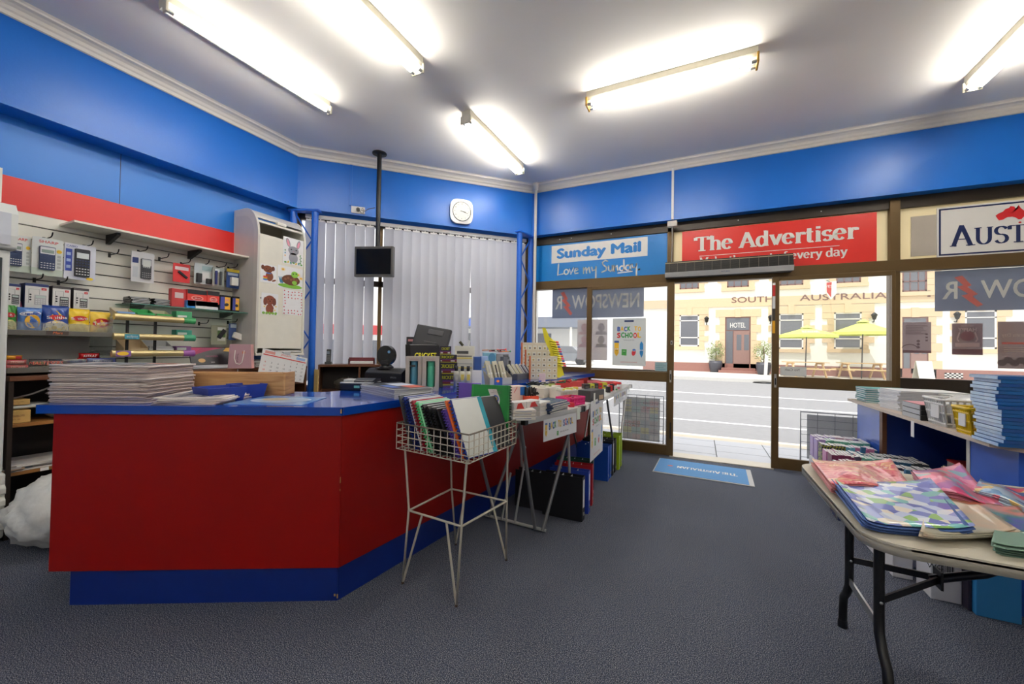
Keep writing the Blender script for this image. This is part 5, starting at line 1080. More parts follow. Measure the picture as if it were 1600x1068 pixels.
# ---------------------------------------------------------------- newspapers
news = [mat('newsprint_%d' % k, c, .85, var=.08, scale=60) for k, c in enumerate(((206, 190, 184), (194, 178, 172), (224, 214, 208), (200, 184, 178), (188, 172, 166)))]
def newspaper(lab, loc, rz, W, D, th, seed, mt, grp, top=False):
    rnd = random.Random(seed); t = thing('newspaper', lab, 'newspaper', loc, rz, grp); f1, f2, f3 = rnd.uniform(3, 9), rnd.uniform(3, 9), rnd.uniform(0, 6); a = rnd.uniform(.001, .003)
    b = MB(); b.grid(lambda u, v: ((u-.5)*W + a*math.sin(f2*v*3+f3), (v-.5)*D + a*math.sin(f1*u*3+f3), th + a*.6*math.sin(f1*u+f3)*math.sin(f2*v) + (.004*(1-min(1, 6*u)) if top else 0)), 10, 8, mt, thick=th*.96); fs_ = b.build('folded_sheets', t)
    if top:
        b = MB(); g = K(110, 108, 112); zz = th+.003
        b.text('THE ADVERTISER', K(60, 60, 66), (W*.0, D*.36, zz), (1, 0, 0), (0, 1, 0), .02, w=W*.7)
        for k in range(5): b.box(-W*.45+W*.18*k, -W*.45+W*.18*k+W*.15, -D*.45, D*.0, zz-.0006, zz, g if k % 2 else K(150, 148, 150))
        b.box(-W*.4, W*.1, D*.05, D*.3, zz-.0006, zz, K(96, 110, 130)); b.box(W*.15, W*.42, D*.05, D*.3, zz-.0006, zz, K(190, 120, 100)); b.build('front_page_print', fs_)
rs = random.Random(8)
SW, SD = .47, .32
def cpos(s, d, z=CZ): p = K0 + e1*s + n1*d; return (p.x, p.y, z)
z = CZ; N = 21
for k in range(N):
    th = .0088
    newspaper('top newspaper on the tall pile, front page up, on the blue counter' if k == N-1 else 'folded newspaper in the tall pile at the left end of the counter', cpos(.155 + rs.uniform(-.007, .007), .215 + rs.uniform(-.007, .007), z), ANG + rs.uniform(-.015, .015), SW + rs.uniform(-.01, .01), SD, th, k, news[rs.randrange(5)] if k < N-1 else news[2], 'newspapers in the tall pile on the counter', k == N-1)
    z += th+.0004
z = CZ
for k in range(5):
    newspaper('top newspaper on the low pile beside the tall pile of papers' if k == 4 else 'newspaper in the low pile between the tall pile and the blue trays', cpos(.60 + rs.uniform(-.015, .015), .20, z), ANG + rs.uniform(-.1, .1) + .12, .3, .36, .007, 40+k, news[2] if k > 2 else news[0], 'newspapers in the low pile on the counter', k == 4); z += .0074
# ---------------------------------------------------------------- pine rail, trays, desk mat
p = onz(443, 617, CZ)
t = thing('pine_rail', 'low pine wood rail standing along the counter behind the blue trays', 'wooden rail', (p.x, p.y, CZ), ANG+.04)
LW = .86
MB().box(-LW, 0, 0, .018, .006, .135, wood).build('front_board', t, bevel=.003); MB().box(-LW, 0, .1, .118, .006, .135, wood).build('rear_board', t, bevel=.003)
MB().box(-.004, .012, -.008, .126, 0, .14, wood).build('end_board', t, bevel=.003); MB().box(-LW, 0, .0, .118, .0, .006, wood).build('base', t)
def blue_tray(lab, xl, xr, yb, yt, dep):
    P, a, W, H = fr(xl, xr, yb, yt, CZ); t = thing('stationery_tray', lab, 'tray', P, a, 'blue plastic trays on the counter')
    m = mat('tray_blue', (30, 56, 150), .38); b = MB(); i = .014; s = .012
    def wall(p0, p1, q0, q1):  # outer bottom -> outer top
        b.add([p0, p1, q1, q0], [(0, 1, 2, 3)], m)
    o0 = [(-W/2+i, 0), (W/2-i, 0), (W/2-i, dep-i), (-W/2+i, dep-i)]; o1 = [(-W/2, -i), (W/2, -i), (W/2, dep), (-W/2, dep)]; i1 = [(x*.95, .01+y*.93) for x, y in o1]; i0 = [(x*.93, .012+y*.92) for x, y in o0]
    L = [[(x, y, 0) for x, y in o0], [(x, y, H) for x, y in o1], [(x, y, H) for x, y in i1], [(x, y, .006) for x, y in i0]]
    vs = sum(L, []); fs = [(r*4+k, r*4+(k+1) % 4, (r+1)*4+(k+1) % 4, (r+1)*4+k) for r in range(3) for k in range(4)] + [(3, 2, 1, 0), (12, 13, 14, 15)]
    b.add(vs, fs, m); b.build('tray', t, bevel=.002)
blue_tray('blue plastic tray nearer the newspapers', 322, 384, (630, 624), 605, .17)
blue_tray('blue plastic tray nearer the pine rail end', 372, 416, (622, 618), 600, .15)
t = thing('desk_mat', 'clear counter mat with a faint printed map on the blue top', 'mat', (0, 0, 0))
c4 = [onz(x, y, CZ+.001) for x, y in ((349, 631), (472, 633), (510, 621), (420, 618))]
b = MB(); b.prism([(p.x, p.y) for p in c4], CZ, CZ+.003, mat('mat_clear', (120, 160, 214), .08, var=.1)); b.build('sheet', t)
b = MB(); c_ = sum(c4, Vector())/4; b.ell(.16, .1, K(150, 168, 190), (c_.x, c_.y, CZ+.0036), (e1.x, e1.y, 0), (n1.x, n1.y, 0)); b.ell(.07, .05, K(176, 160, 130), (c_.x-.05, c_.y, CZ+.0042), (e1.x, e1.y, 0), (n1.x, n1.y, 0)); b.build('faint_print', t)
# ---------------------------------------------------------------- card terminal, magazines, printer, scanner
P, a, W, H = fr(534, 582, (609, 611), 592, CZ)
t = thing('card_terminal', 'black and grey card payment terminal lying on the counter', 'card terminal', P, a+.15)
MB().prism([(0, 0), (.14, 0), (.15, .05), (.03, .062), (-.01, .05)], -W/2, W/2, K(26, 30, 44, .35), 'x').build('base', t, bevel=.006)
b = MB(); b.prism([(.0, .055), (.14, .055), (.15, .078), (.06, .085), (0, .07)], -W*.1, W*.46, K(52, 54, 60, .35), 'x'); b.build('paper_cover', t, bevel=.006)
MB().box(-W*.5, W*.48, -.012, .15, .05, .058, K(196, 198, 200)).build('rim', t, bevel=.004)
MB().box(-W*.46, -W*.14, .02, .1, .056, .076, K(186, 188, 190)).build('receipt', t, bevel=.006)
MB().box(-.02, .02, -.009, -.004, .018, .036, K(120, 200, 190)).build('logo_plate', t, bevel=.003)
P, a, W, H = fr(564, 615, (612, 623), 605, CZ)
def mag(lab, c, z, k, grp): 
    t = thing('magazine', lab, 'magazine', (P.x, P.y, z), a + random.uniform(-.04, .04), grp); MB().box(-W/2, W/2, .0, .27, 0, .0068, c).build('pages', t, bevel=.001)
    if k == 7:
        b = MB(); b.box(-W*.48, W*.48, .01, .26, .0068, .0074, K(30, 34, 46)); b.box(-W*.3, W*.1, .12, .25, .0074, .0078, K(200, 206, 220)); b.box(W*.1, W*.4, .14, .25, .0074, .0078, K(196, 90, 70)); b.box(-W*.1, W*.3, .04, .1, .0074, .0078, K(80, 110, 180)); b.build('cover', t)
for k in range(8): mag('top magazine with a dark cover on the pile near the counter corner' if k == 7 else 'magazine in the neat pile near the counter corner', K(176, 176, 178) if k % 2 else K(200, 200, 200), CZ+.007*k, k, 'magazines in the pile near the counter corner')
P, a, W, H = fr(570, 627, (603, 606), 576, CZ)
t = thing('receipt_printer', 'black receipt printer box on the counter under the round scanner', 'printer', P, a)
MB().prism([(0, 0), (.2, 0), (.2, H), (.05, H), (0, H*.78)], -W/2, W/2, K(22, 22, 26, .4), 'x').build('body', t, bevel=.008)
MB().text('EPSON', K(170, 170, 170), (W*.28, -.001, H*.5), h=.012).build('badge', t)
MB().box(-W*.3, W*.1, .03, .07, H, H+.004, K(60, 60, 62)).build('paper_slot', t)
PT = Vector((P.x, P.y, CZ+H)); q = frd(591, 617, 575, 540, PT.z+.004, (P-CAM).dot(FH)+.1)
t = thing('barcode_scanner', 'round black presentation scanner standing on the printer', 'scanner', (q[0].x, q[0].y, PT.z+.002), q[1])
Wd = q[2]; Hh = q[3]
MB().lathe([(Wd*.42, 0), (Wd*.4, .012), (Wd*.2, .03), (Wd*.16, .05)], black).build('foot', t)
MB().prism([(Wd*.5*math.cos(x), Hh*.56+Hh*.44*math.sin(x)) for x in [2*PI*i/28 for i in range(28)]], -.04, .04, K(24, 24, 26, .25), 'y', None, True).build('head', t, bevel=.02)
MB().box(-Wd*.28, Wd*.28, -.042, -.02, .02, Hh*.4, K(30, 30, 32, .3)).build('neck', t, bevel=.01)
MB().ell(.011, .011, K(110, 160, 200), (Wd*.22, -.0415, Hh*.72)).build('indicator', t)
MB().ell(Wd*.26, Hh*.22, K(10, 10, 12, .08), (-Wd*.1, -.0412, Hh*.55)).build('scan_window', t)
# boxed bottles, packs
def stand(name, lab, cat, px, dep, yaw=0, z=None, grp=None):
    P, a, W, H = fr(px[0], px[1], px[2], px[3], CZ if z is None else z); t = thing(name, lab, cat, P, a+yaw, grp); return t, W, H
for lab, px, c, dk in (('boxed blue drink bottle in a grey window carton on the counter', (633, 658, 609, 556.5), (84, 150, 176), True), ('boxed mint green drink bottle in a grey window carton on the counter', (659, 685, 610, 556.5), (90, 196, 156), False)):
    t, W, H = stand('bottle_carton', lab, 'bottle', px, .08)
    m = mat('carton_taupe', (192, 182, 170), .6); b = MB(); d = .085
    b.box(-W/2, -W*.26, 0, d, 0, H, m); b.box(W*.28, W/2, 0, d, 0, H, m); b.box(-W*.26, W*.28, 0, d, 0, H*.1, m); b.box(-W*.26, W*.28, 0, d, H*.86, H, m); b.box(-W*.26, W*.28, d-.004, d, H*.1, H*.86, K(60, 54, 50)); b.build('carton', t)
    b = MB(); b.lathe([(W*.21, H*.1), (W*.23, H*.13), (W*.23, H*.68), (W*.2, H*.72), (W*.22, H*.73), (W*.22, H*.85)], K(*c, .3), (W*.01, d*.5, 0)); b.build('bottle', t)
    if dk: MB().box(-W*.24, W*.1, .0, .02, H*.69, H*.74, blk).build('strap', t)
    b = MB(); b.text('frank green' if dk else 'alcoholder', K(190, 120, 120), (0, -.001, H*.91), h=H*.025, w=W*.6); b.build('print', t)
ck_ = (26, 24, 30)
def cricket_face(b, W, H, y, s=1.0):
    b.box(-W*.5, W*.5, y-.0003, y, H*.3, H*.42, K(110, 50, 120)); b.box(-W*.5, W*.5, y-.0003, y, 0, H*.08, K(200, 190, 40)); b.box(-W*.5, W*.5, y-.0003, y, H*.12, H*.3, K(120, 30, 36))
    b.text('CRICKET', K(206, 206, 50), (0, y-.0008, H*.54), h=H*.3, w=W*.72, bold=.05)
    for x in (-.32, .3): b.box(W*(x-.1), W*(x+.1), y-.0006, y, H*.13, H*.28, K(226, 220, 214))
t, W, H = stand('lighter_display', 'large black lighter display pack behind the boxed bottles', 'display pack', (630, 681, (611, 607), 538), .05, 0)
t.location += Vector((-.02, .12, 0))
MB().prism([(0, 0), (.1, 0), (.12, H), (.06, H)], -W*.46, W*.5, K(*ck_, .2), 'x').build('pack', t, bevel=.003)
b = MB(); TT = lambda x, z: Vector((x, .06*z/H-.002, z)); b.text('CRICKET', K(222, 216, 40), h=H*.13, w=W*.72, bold=.06, slant=.15, t=lambda x, z: TT(x, z+H*.68)); b.flat([(-W*.36, H*.62), (W*.38, H*.62), (W*.38, H*.655), (-W*.36, H*.655)], K(222, 216, 40), t=TT)
for z0, z1, c in ((.3, .45, (100, 40, 110)), (.12, .3, (190, 60, 40)), (.02, .12, (210, 190, 40))): b.flat([(-W*.46, H*z0), (-W*.3, H*z0), (-W*.3, H*z1), (-W*.46, H*z1)], K(*c), t=TT)
b.build('print', t)
def lbox(lab, px, z0, grp='lighter boxes stacked beside the bottles'):
    P, a, W, H = fr(px[0], px[1], 601, px[3], CZ); H = px[2]
    t = thing('lighter_box', lab, 'lighter box', (P.x, P.y, z0), a, grp); MB().box(-W/2, W/2, 0, .1, 0, H, K(36, 28, 48)).build('box', t, bevel=.001); b = MB(); cricket_face(b, W, H, -.0008); b.build('print', t)
hz = CZ
for lab, x0, x1, h_ in (('lowest lighter box in the stack right of the mint bottle', 682, 713, .09), ('second lighter box from the bottom in the stack right of the mint bottle', 682, 714, .095), ('third lighter box from the bottom in the stack right of the mint bottle', 681, 713, .065), ('small topmost lighter box on the stack right of the mint bottle', 686, 704, .07)):
    lbox(lab, (x0, x1, h_, 580), hz); hz += h_+.001
# till monitor
q = frd(641, 703, 568, 504, CZ, 3.75)
t = thing('till_monitor', 'black touch-screen till seen from behind on the counter', 'till monitor', (q[0].x, q[0].y, CZ), q[1]-.12)
W = q[2]*.92; zc = zat(q[0], 672, 536)-CZ
TM = Matrix.Translation((0, 0, zc)) @ Matrix.Rotation(.16, 4, 'Y') @ Matrix.Rotation(-.32, 4, 'X')
dk = mat('till_black', (44, 44, 48), .4); H = .33
MB().box(-W/2, W/2, -.02, .025, -H*.5, H*.5, dk, TM).build('screen_back', t, bevel=.012); sb_ = t.children[0]
MB().box(-W*.14, W*.3, -.026, -.018, H*.24, H*.4, K(70, 70, 74), TM).build('vent_panel', sb_, bevel=.006)
MB().box(-W*.16, W*.22, -.06, -.018, -H*.42, H*.0, K(36, 36, 40), TM).build('mount', t, bevel=.008)
MB().prism([(-.12, 0), (.1, 0), (.02, zc-.06), (-.04, zc-.04)], -.05, .09, K(30, 30, 33), 'x').build('stand', t, bevel=.01)
MB().box(-.12, .16, -.14, .12, 0, .03, K(28, 28, 30)).build('foot', t, bevel=.01)
t, W, H = stand('folder_strip', 'narrow black and red leaflet holder left of the till', 'leaflet holder', (627, 641, 598, 532), .03)
t.location += Vector((-.25, .35, 0)); MB().box(-W*.5, W*.5, 0, .03, 0, H*1.12, blk).build('holder', t); b = MB(); b.box(-W*.3, W*.4, -.001, 0, H*1.0, H*1.06, K(220, 150, 150)); b.box(-W*.3, W*.2, -.001, 0, H*.6, H*.9, K(200, 90, 70)); b.build('print', t)
# clipboards, bottles
t, W, H = stand('price_board', 'cream price list board with bulldog clip standing behind the small bottles', 'board', (704, 737, 600, 545), .03); t.location += Vector((-.08, .18, 0))
LM = Matrix.Rotation(-.12, 4, 'X'); MB().box(-W*.5, W*.5, 0, .01, 0, H*1.1, K(226, 222, 206), LM).build('board', t)
b = MB(); 
for z0, z1, c in ((.78, .86, (70, 70, 66)), (.7, .73, (110, 106, 90)), (.64, .68, (226, 206, 110)), (.38, .41, (236, 210, 90)), (.5, .52, (190, 190, 180))): b.box(-W*.4, W*.36*(.5 if c[0] == 70 else 1), -.002, -.0005, H*1.1*z0, H*1.1*z1, K(*c), LM)
b.build('print', t); MB().cyl((-.02, -.01, H*1.1), (-.05, -.01, H*1.22), .012, K(80, 76, 50), n=8).build('bulldog_clip', t); MB().cyl((.03, 0, H*1.08), (.035, 0, H*1.26), .009, K(230, 230, 226), n=8).build('marker', t)
P, a, W, H = fr(707, 738, 603, 572, CZ)
for k, lab in enumerate(('small glue bottle with black cap, left of three', 'small glue bottle with black cap, middle of three', 'small glue bottle with black cap, right of three')):
    x = -W*.32+W*.3*k; p = Vector((P.x+math.cos(a)*x, P.y+math.sin(a)*x, CZ)); t = thing('glue_bottle', lab, 'bottle', p, a, 'glue bottles in front of the price board'); r = W*.135
    MB().lathe([(r, 0), (r, H*.68), (r*.5, H*.78)], K(206, 202, 190) if k == 0 else K(232, 228, 206)).build('bottle', t); MB().lathe([(r*.62, H*.76), (r*.62, H*1.02)], blk).build('cap', t)
    MB().box(-r*.5, r*.6, -r-.002, -r*.8, H*.3, H*.6, K(226, 206, 100) if k else K(190, 186, 176)).build('label', t)
t, W, H = stand('leaflet', 'white folded leaflet propped right of the glue bottles', 'leaflet', (737, 752, 603, 578), .01, -.2); MB().prism([(0, 0), (.04, 0), (.012, H), (.008, H)], -W/2, W/2, K(232, 232, 232), 'x').build('card', t)
# card racks
t, W, H = stand('greeting_rack', 'blue card rack with pale blue front card on the counter', 'card rack', (741, 763, 600, 556.5), .1)
MB().box(-W*.5, W*.0, .02, .16, 0, H*.98, K(40, 80, 150)).build('rack', t, bevel=.002)
MB().prism([(.0, 0), (.1, 0), (.14, H), (.06, H)], W*.0, W*.5, K(150, 176, 224), 'x').build('front_card', t)
b = MB()
for k in range(6): b.ell(.012, .012, K(226, 190+6*k, 150), (W*.2+.01*(k % 3), .02+.03*k/6, H*(.3+.1*k)), n=8)
b.build('print', t)
t, W, H = stand('greeting_rack', 'dark navy card slab left of the blue card rack', 'card rack', (732, 740, 590, 560), .1); t.location += Vector((-.06, .12, 0)); MB().box(-W*.5, W*.5, 0, .12, 0, H, K(30, 36, 120)).build('rack', t, bevel=.002)
t, W, H = stand('pen_display', 'grey cardboard display holding three boxed pens', 'pen display', (765, 800, (601, 599), 566), .12)
b = MB(); m = K(176, 170, 150); b.prism([(-.0, 0), (.14, 0), (.14, H*.75), (0, H*.3)], -W/2, -W/2+.004, m, 'x'); b.prism([(-.0, 0), (.14, 0), (.14, H*.75), (0, H*.3)], W/2-.004, W/2, m, 'x'); b.box(-W/2, W/2, 0, .004, 0, H*.3, K(200, 200, 196)); b.box(-W/2, W/2, .136, .14, 0, H*.9, m); b.build('carton', t)
for k in range(3):
    LM = Matrix.Translation((W*(-.3+.3*k), .03, .02)) @ Matrix.Rotation(-.25, 4, 'X') @ Matrix.Rotation(-.12, 4, 'Y')
    p = thing('boxed_pen', ('left', 'middle', 'right')[k] + ' boxed pen in the grey cardboard pen display', 'pen', (0, 0, 0), 0, 'boxed pens in the grey display'); p.matrix_world = Matrix.Translation(t.location) @ Matrix.Rotation(t.rotation_euler.z, 4, 'Z') @ LM
    MB().box(-.026, .026, 0, .014, 0, H*.98, K(206, 200, 178)).build('case', p, bevel=.003); MB().cyl((0, -.003, H*.1), (0, -.003, H*.8), .006, (K(228, 226, 220), K(60, 60, 70), K(214, 206, 190))[k], n=8).build('pen', p); MB().box(-.02, .02, -.004, 0, H*.36, H*.44, K(232, 230, 222)).build('band', p)
t, W, H = stand('gift_tag_rack', 'pale blue ribboned rack with pens and toppers heaped on its top', 'rack', (750, 796, 586, 549), .1); t.location += Vector((-.12, .22, 0))
MB().box(-W*.4, W*.05, 0, .1, 0, H*.94, K(140, 196, 216)).build('blue_panel', t, bevel=.004); MB().box(W*.06, W*.5, 0, .1, 0, H*.9, K(150, 152, 156)).build('grey_panel', t, bevel=.004)
MB().ell(W*.13, H*.2, K(90, 150, 190), (-W*.1, -.001, H*.72)).build('print', t)
for k in range(11):
    c = ((200, 60, 60), (226, 226, 220), (230, 150, 70), (70, 70, 72), (190, 190, 186))[k % 5]; x = random.uniform(-.42, .42)*W
    p = thing('topper_pen', 'novelty pen in the loose heap on top of the pale blue rack', 'pen', t.location + Matrix.Rotation(t.rotation_euler.z, 3, 'Z') @ Vector((x, .05, H*.96+.008*(k//3))), t.rotation_euler.z + random.uniform(-.7, .7), 'novelty pens heaped on the pale blue rack')
    MB().cyl((-.06, 0, .006), (.06, 0, .012), .006, K(*c), n=6).build('barrel', p); MB().ball((.07, 0, .014), .012, .01, .01, K(*((c[0]+40) % 255, c[1], c[2])), 8, 5).build('topper', p)
t, W, H = stand('pen_display', 'black and white tall pen carton between the two pen displays', 'pen display', (787, 797, 594, 556), .06); t.location += Vector((-.05, .1, 0)); MB().box(-W*.5, W*.2, 0, .06, 0, H*.85, K(226, 226, 226)).build('white_side', t); MB().box(W*.2, W*.6, 0, .06, 0, H*.8, K(60, 60, 62)).build('dark_side', t); MB().box(-W*.5, W*.2, 0, .06, H*.86, H*1.02, K(96, 96, 98)).build('lid', t)
t, W, H = stand('pen_display', 'dark open display box of slanting cream pen cases', 'pen display', (802, 835, (594, 590), 566), .14)
MB().box(-W*.4, W*.5, -.02, .15, 0, H*.35, K(84, 86, 90)).build('carton', t, bevel=.003); MB().box(-W*.55, -W*.3, .1, .14, 0, H*1.35, K(110, 114, 122)).build('header_card', t)
for k in range(5):
    p = thing('boxed_pen', ('first', 'second', 'third', 'fourth', 'fifth')[k] + ' from left slanting pen case in the dark open display box', 'pen', (0, 0, 0), 0, 'slanting pen cases in the dark display box')
    p.matrix_world = Matrix.Translation(t.location) @ Matrix.Rotation(t.rotation_euler.z, 4, 'Z') @ Matrix.Translation((W*(-.34+.17*k), .02, H*.28)) @ Matrix.Rotation(-.55, 4, 'X') @ Matrix.Rotation(-.22, 4, 'Y')
    MB().box(-.024, .024, 0, .014, 0, H*.75, K(206, 202, 176) if k < 3 else K(200, 200, 206)).build('case', p, bevel=.003); MB().cyl((0, -.003, H*.05), (0, -.003, H*.65), .006, (K(226, 222, 208) if k < 3 else K(60, 60, 90)), n=8).build('pen', p)
t, W, H = stand('eraser_box', 'small blue and orange eraser box at the counter edge', 'eraser box', (773, 785, 603, 590), .06); MB().box(-W/2, W/2, 0, .04, 0, H, K(40, 90, 180)).build('box', t); MB().ell(W*.2, H*.16, K(236, 130, 50), (-W*.1, -.001, H*.6)).build('print', t)
# key-ring panels
for k, (lab, px) in enumerate((('rearmost cream key-ring panel with orange edge on the counter', (816, 854, 585, 535)), ('middle cream key-ring panel with orange edge on the counter', (822, 862, 588, 546)), ('front cream key-ring panel with orange edge on the counter', (829, 870, 592, 556)))):
    t, W, H = stand('keyring_display', lab, 'key ring display', px, .03, -.1, None, 'key-ring panels at the far end of the counter')
    H = max(H, .1); MB().box(-W*.5, W*.5, 0, .02, 0, H, K(220, 210, 186)).build('panel', t); MB().box(-W*.5-.012, -W*.5, -.01, .03, 0, H, K(206, 104, 50)).build('edge_strip', t)
    M_ = Matrix.Translation(t.location) @ Matrix.Rotation(t.rotation_euler.z, 4, 'Z')
    for i in range(5):
        for j in range(4):
            x, z = W*(-.4+.2*i), H*(.14+.23*j); p = thing('keyring', 'carded key ring on the %s cream panel' % lab.split()[0], 'key ring', M_ @ Vector((x, -.0005, z)), t.rotation_euler.z, 'key rings on the %s panel' % lab.split()[0])
            MB().box(-W*.07, W*.07, -.0015, 0, -H*.06, H*.08, K(232, 230, 216)).build('card', p); MB().prism([(W*.035*math.cos(q), H*.035*math.sin(q)) for q in [PI*k_/4 for k_ in range(8)]], -.004, -.0015, K(*((90, 90, 84), (150, 120, 70), (120, 120, 124), (190, 160, 60))[(i*3+j) % 4]), 'y').build('fob', p)
# highlighter stand
t, W, H = stand('highlighter_stand', 'yellow pen-shaped highlighter stand loaded with coloured pens', 'display stand', (846, 884, 590, 512), .05, -.1, None)
yl = K(236, 222, 50); b = MB()
b.prism([(-W*.48, H), (-W*.36, H*1.0), (-W*.2, H*.82), (W*.05, H*.72), (W*.22, H*.4), (W*.42, H*.06), (W*.2, 0), (-.02, H*.1), (-W*.15, H*.5), (-W*.38, H*.75)], 0, .015, yl, 'y'); b.build('backboard', t)
for k in range(11):
    f = k/10; x, z = lerp(-W*.02, W*.3, f), lerp(H*.72, H*.25, f); c = (236, 220, 40); m = Vector((x, -.012, z))
    p = thing('highlighter', 'highlighter in the rows on the yellow pen-shaped stand', 'highlighter', (0, 0, 0), 0, 'highlighters on the yellow stand'); p.matrix_world = Matrix.Translation(t.location) @ Matrix.Rotation(t.rotation_euler.z, 4, 'Z') @ Matrix.Translation(m)
    MB().cyl((-.05, 0, .012), (.02, 0, 0), .009, yl, n=8).build('barrel', p); MB().cyl((.02, 0, 0), (.05, 0, -.005), .0095, K(*((240, 90, 40), (226, 50, 110), (60, 90, 180))[k % 3]), n=8).build('cap', p)
# second pigeonhole unit under the blind, with phone and tray
c7 = 7.1
def onB(x, y, c=c7):
    d = ray(x, y); return CAM + d*(c/(d.y-d.x))
a_, b_ = onB(497, 569.5), onB(604, 569.5)
t = thing('pigeonhole_unit', 'walnut pigeonhole unit under the vertical blind', 'shelf unit', (a_.x, a_.y, 0), PI/4); L = (b_-a_).length; zt = a_.z
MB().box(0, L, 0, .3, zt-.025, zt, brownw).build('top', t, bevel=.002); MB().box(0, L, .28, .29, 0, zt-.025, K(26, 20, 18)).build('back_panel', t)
for f in (0, .58, .985): MB().box(L*f, L*f+.02, 0, .28, 0, zt-.025, brownw).build('divider', t)
MB().box(0, L, 0, .28, .75, .77, brownw).build('shelf', t)
crumple('black bundled plastic bag stuffed in the walnut unit', 'plastic_bundle', 'bag', (a_.x+.16, a_.y+.28, .771), .13, .13, .14, mat('dark_poly', (70, 66, 62), .25, bump=.4, bscale=20), 5, .7, .25)
p = onB(508, 569, c7-.0); t = thing('cordless_phone', 'black cordless phone standing in its cradle on the walnut unit', 'phone', (p.x-.07, p.y+.1, zt), PI/4-.1)
MB().prism([(-.03, 0), (.04, 0), (.03, .03), (-.02, .03)], -.035, .035, black, 'x').build('cradle', t, bevel=.004); LM = Matrix.Rotation(-.15, 4, 'X')
MB().box(-.024, .024, -.012, .014, .02, .18, K(44, 46, 50, .35), LM).build('handset', t, bevel=.006); MB().box(-.016, .016, -.0135, -.0118, .12, .155, K(110, 124, 140)).build('display', t)
b = MB()
for i in range(3):
    for j in range(4): b.box(-.016+.012*i, -.008+.012*i, -.0135, -.0118, .045+.017*j, .055+.017*j, K(120, 120, 124))
b.build('keypad', t)
p = onB(561, 568); t = thing('letter_tray', 'maroon letter tray with white paper on the walnut unit', 'tray', (p.x-.08, p.y+.12, zt), PI/4)
MB().box(-.15, .15, -.1, .1, 0, .01, K(90, 30, 34)).box(-.15, -.145, -.1, .1, 0, .07, K(60, 50, 50)).box(.145, .15, -.1, .1, 0, .07, K(60, 50, 50)).box(-.15, .15, .09, .1, 0, .08, K(104, 34, 40)).build('tray', t); MB().box(-.13, .13, -.09, .08, .011, .035, paper).build('paper', t)
t = thing('steel_cup', 'small chrome pot beside the maroon letter tray', 'pot', (p.x+.1, p.y+.27, zt)); MB().lathe([(.04, 0), (.045, .06), (.042, .07)], steel).build('cup', t)
t = thing('yellow_board', 'pale wooden board leaning at the blue post behind the counter', 'board', onz(493, 607, .8)); MB().box(-.03, .03, 0, .015, -.8, .22, K(196, 170, 110)).build('board', t)
# ================================================================ basket stand with folders
wire = mat('wire_cream', (196, 188, 172), .45, var=.15, scale=30)
t = thing('basket_stand', 'cream wire basket stand on hairpin legs in front of the red counter', 'basket stand', (-1.26, 1.93, 0))
C = [Vector(p) for p in ((-1.515, 1.72), (-1.01, 1.66), (-.985, 2.15), (-1.49, 2.2))]; o2 = Vector((-1.26, 1.93))
C = [p-o2 for p in C]; Z0, Z1 = .735, .875
def cp(i, f, z): a, b_ = C[i], C[(i+1) % 4]; p = a+(b_-a)*f; return (p.x, p.y, z)
b = MB()
for i in range(4):
    n = 11
    for k in range(n): b.tube([cp(i, k/n, Z0), cp(i, k/n, Z1)], .0028, wire, 5)
    for z in (Z0, Z0+.035, Z0+.07, Z0+.105): b.tube([cp(i, 0, z), cp(i, 1, z)], .0028, wire, 5)
for k in range(1, 11):
    b.tube([cp(0, k/11, Z0), cp(2, 1-k/11, Z0)], .0026, wire, 5); b.tube([cp(1, k/11, Z0), cp(3, 1-k/11, Z0)], .0026, wire, 5)
b.build('basket_mesh', t)
b = MB()
for i in range(4): b.tube([cp(i, 0, Z1), cp(i, 1, Z1)], .0045, mat('wire_worn', (110, 100, 88), .5, var=.3, scale=40), 6)
b.build('rim', t)
ft = [Vector((*q, 0)) - Vector((*o2, 0)) for q in ((-1.46, 1.73), (-1.092, 1.70), (-1.06, 2.2), (-1.44, 2.223))]
RG = [Vector((*q, .4)) - Vector((*o2, 0)) for q in ((-1.437, 1.742), (-1.076, 1.71), (-1.02, 2.11), (-1.42, 2.13))]
b = MB()
for i in range(4): b.tube([RG[i], RG[(i+1) % 4]], .006, wire, 6)
b.build('stretcher_ring', t)
for i in range(4):
    tp = Vector((lerp(0, C[i].x, .86), lerp(0, C[i].y, .86), Z0)); nx = RG[(i+1) % 4] if i in (0, 2) else RG[(i-1) % 4]
    st = RG[i].lerp(nx, .27); MB().tube([tp, RG[i].lerp(tp, .02) + Vector((0, 0, -.0)), ft[i]+Vector((0, 0, .006)), ft[i].lerp(st, .04)+Vector((0, 0, .006)), st], .0062, wire, 7).build('hairpin_leg', t)
    MB().ball(ft[i]+Vector((0, 0, .008)), .009, .009, .008, K(70, 50, 40), 8, 5).build('foot', t)
def folder(lab, px_bot, c, lean, wd=.23, ht=.31, th=.012, spine=None, yaw=0, comb=None, cover=None, y=None):
    """comb-bound or plain folder standing in the basket, leaning to the left"""
    t = thing('display_folder', lab, 'folder', (*px_bot, Z0+.006), yaw)
    L = Matrix.Rotation(lean, 4, 'Y'); m = mat('folder_%d_%d_%d' % c, c, .3)
    cv = MB().box(-th/2, th/2, 0, wd, 0, ht, m, L).build('cover', t, bevel=.002)
    MB().box(-th*.3, th*.3, .004, wd-.004, .003, ht+.004, K(214, 216, 220), L).build('pockets', t)
    if comb:
        b = MB()
        for k in range(16): b.box(-th*.7, th*.7, -.008, .004, .012+k*ht/16.5, .012+k*ht/16.5+.008, K(*comb), L)
        b.build('comb_binding', cv)
    return t
BX, BY = -1.26, 1.93
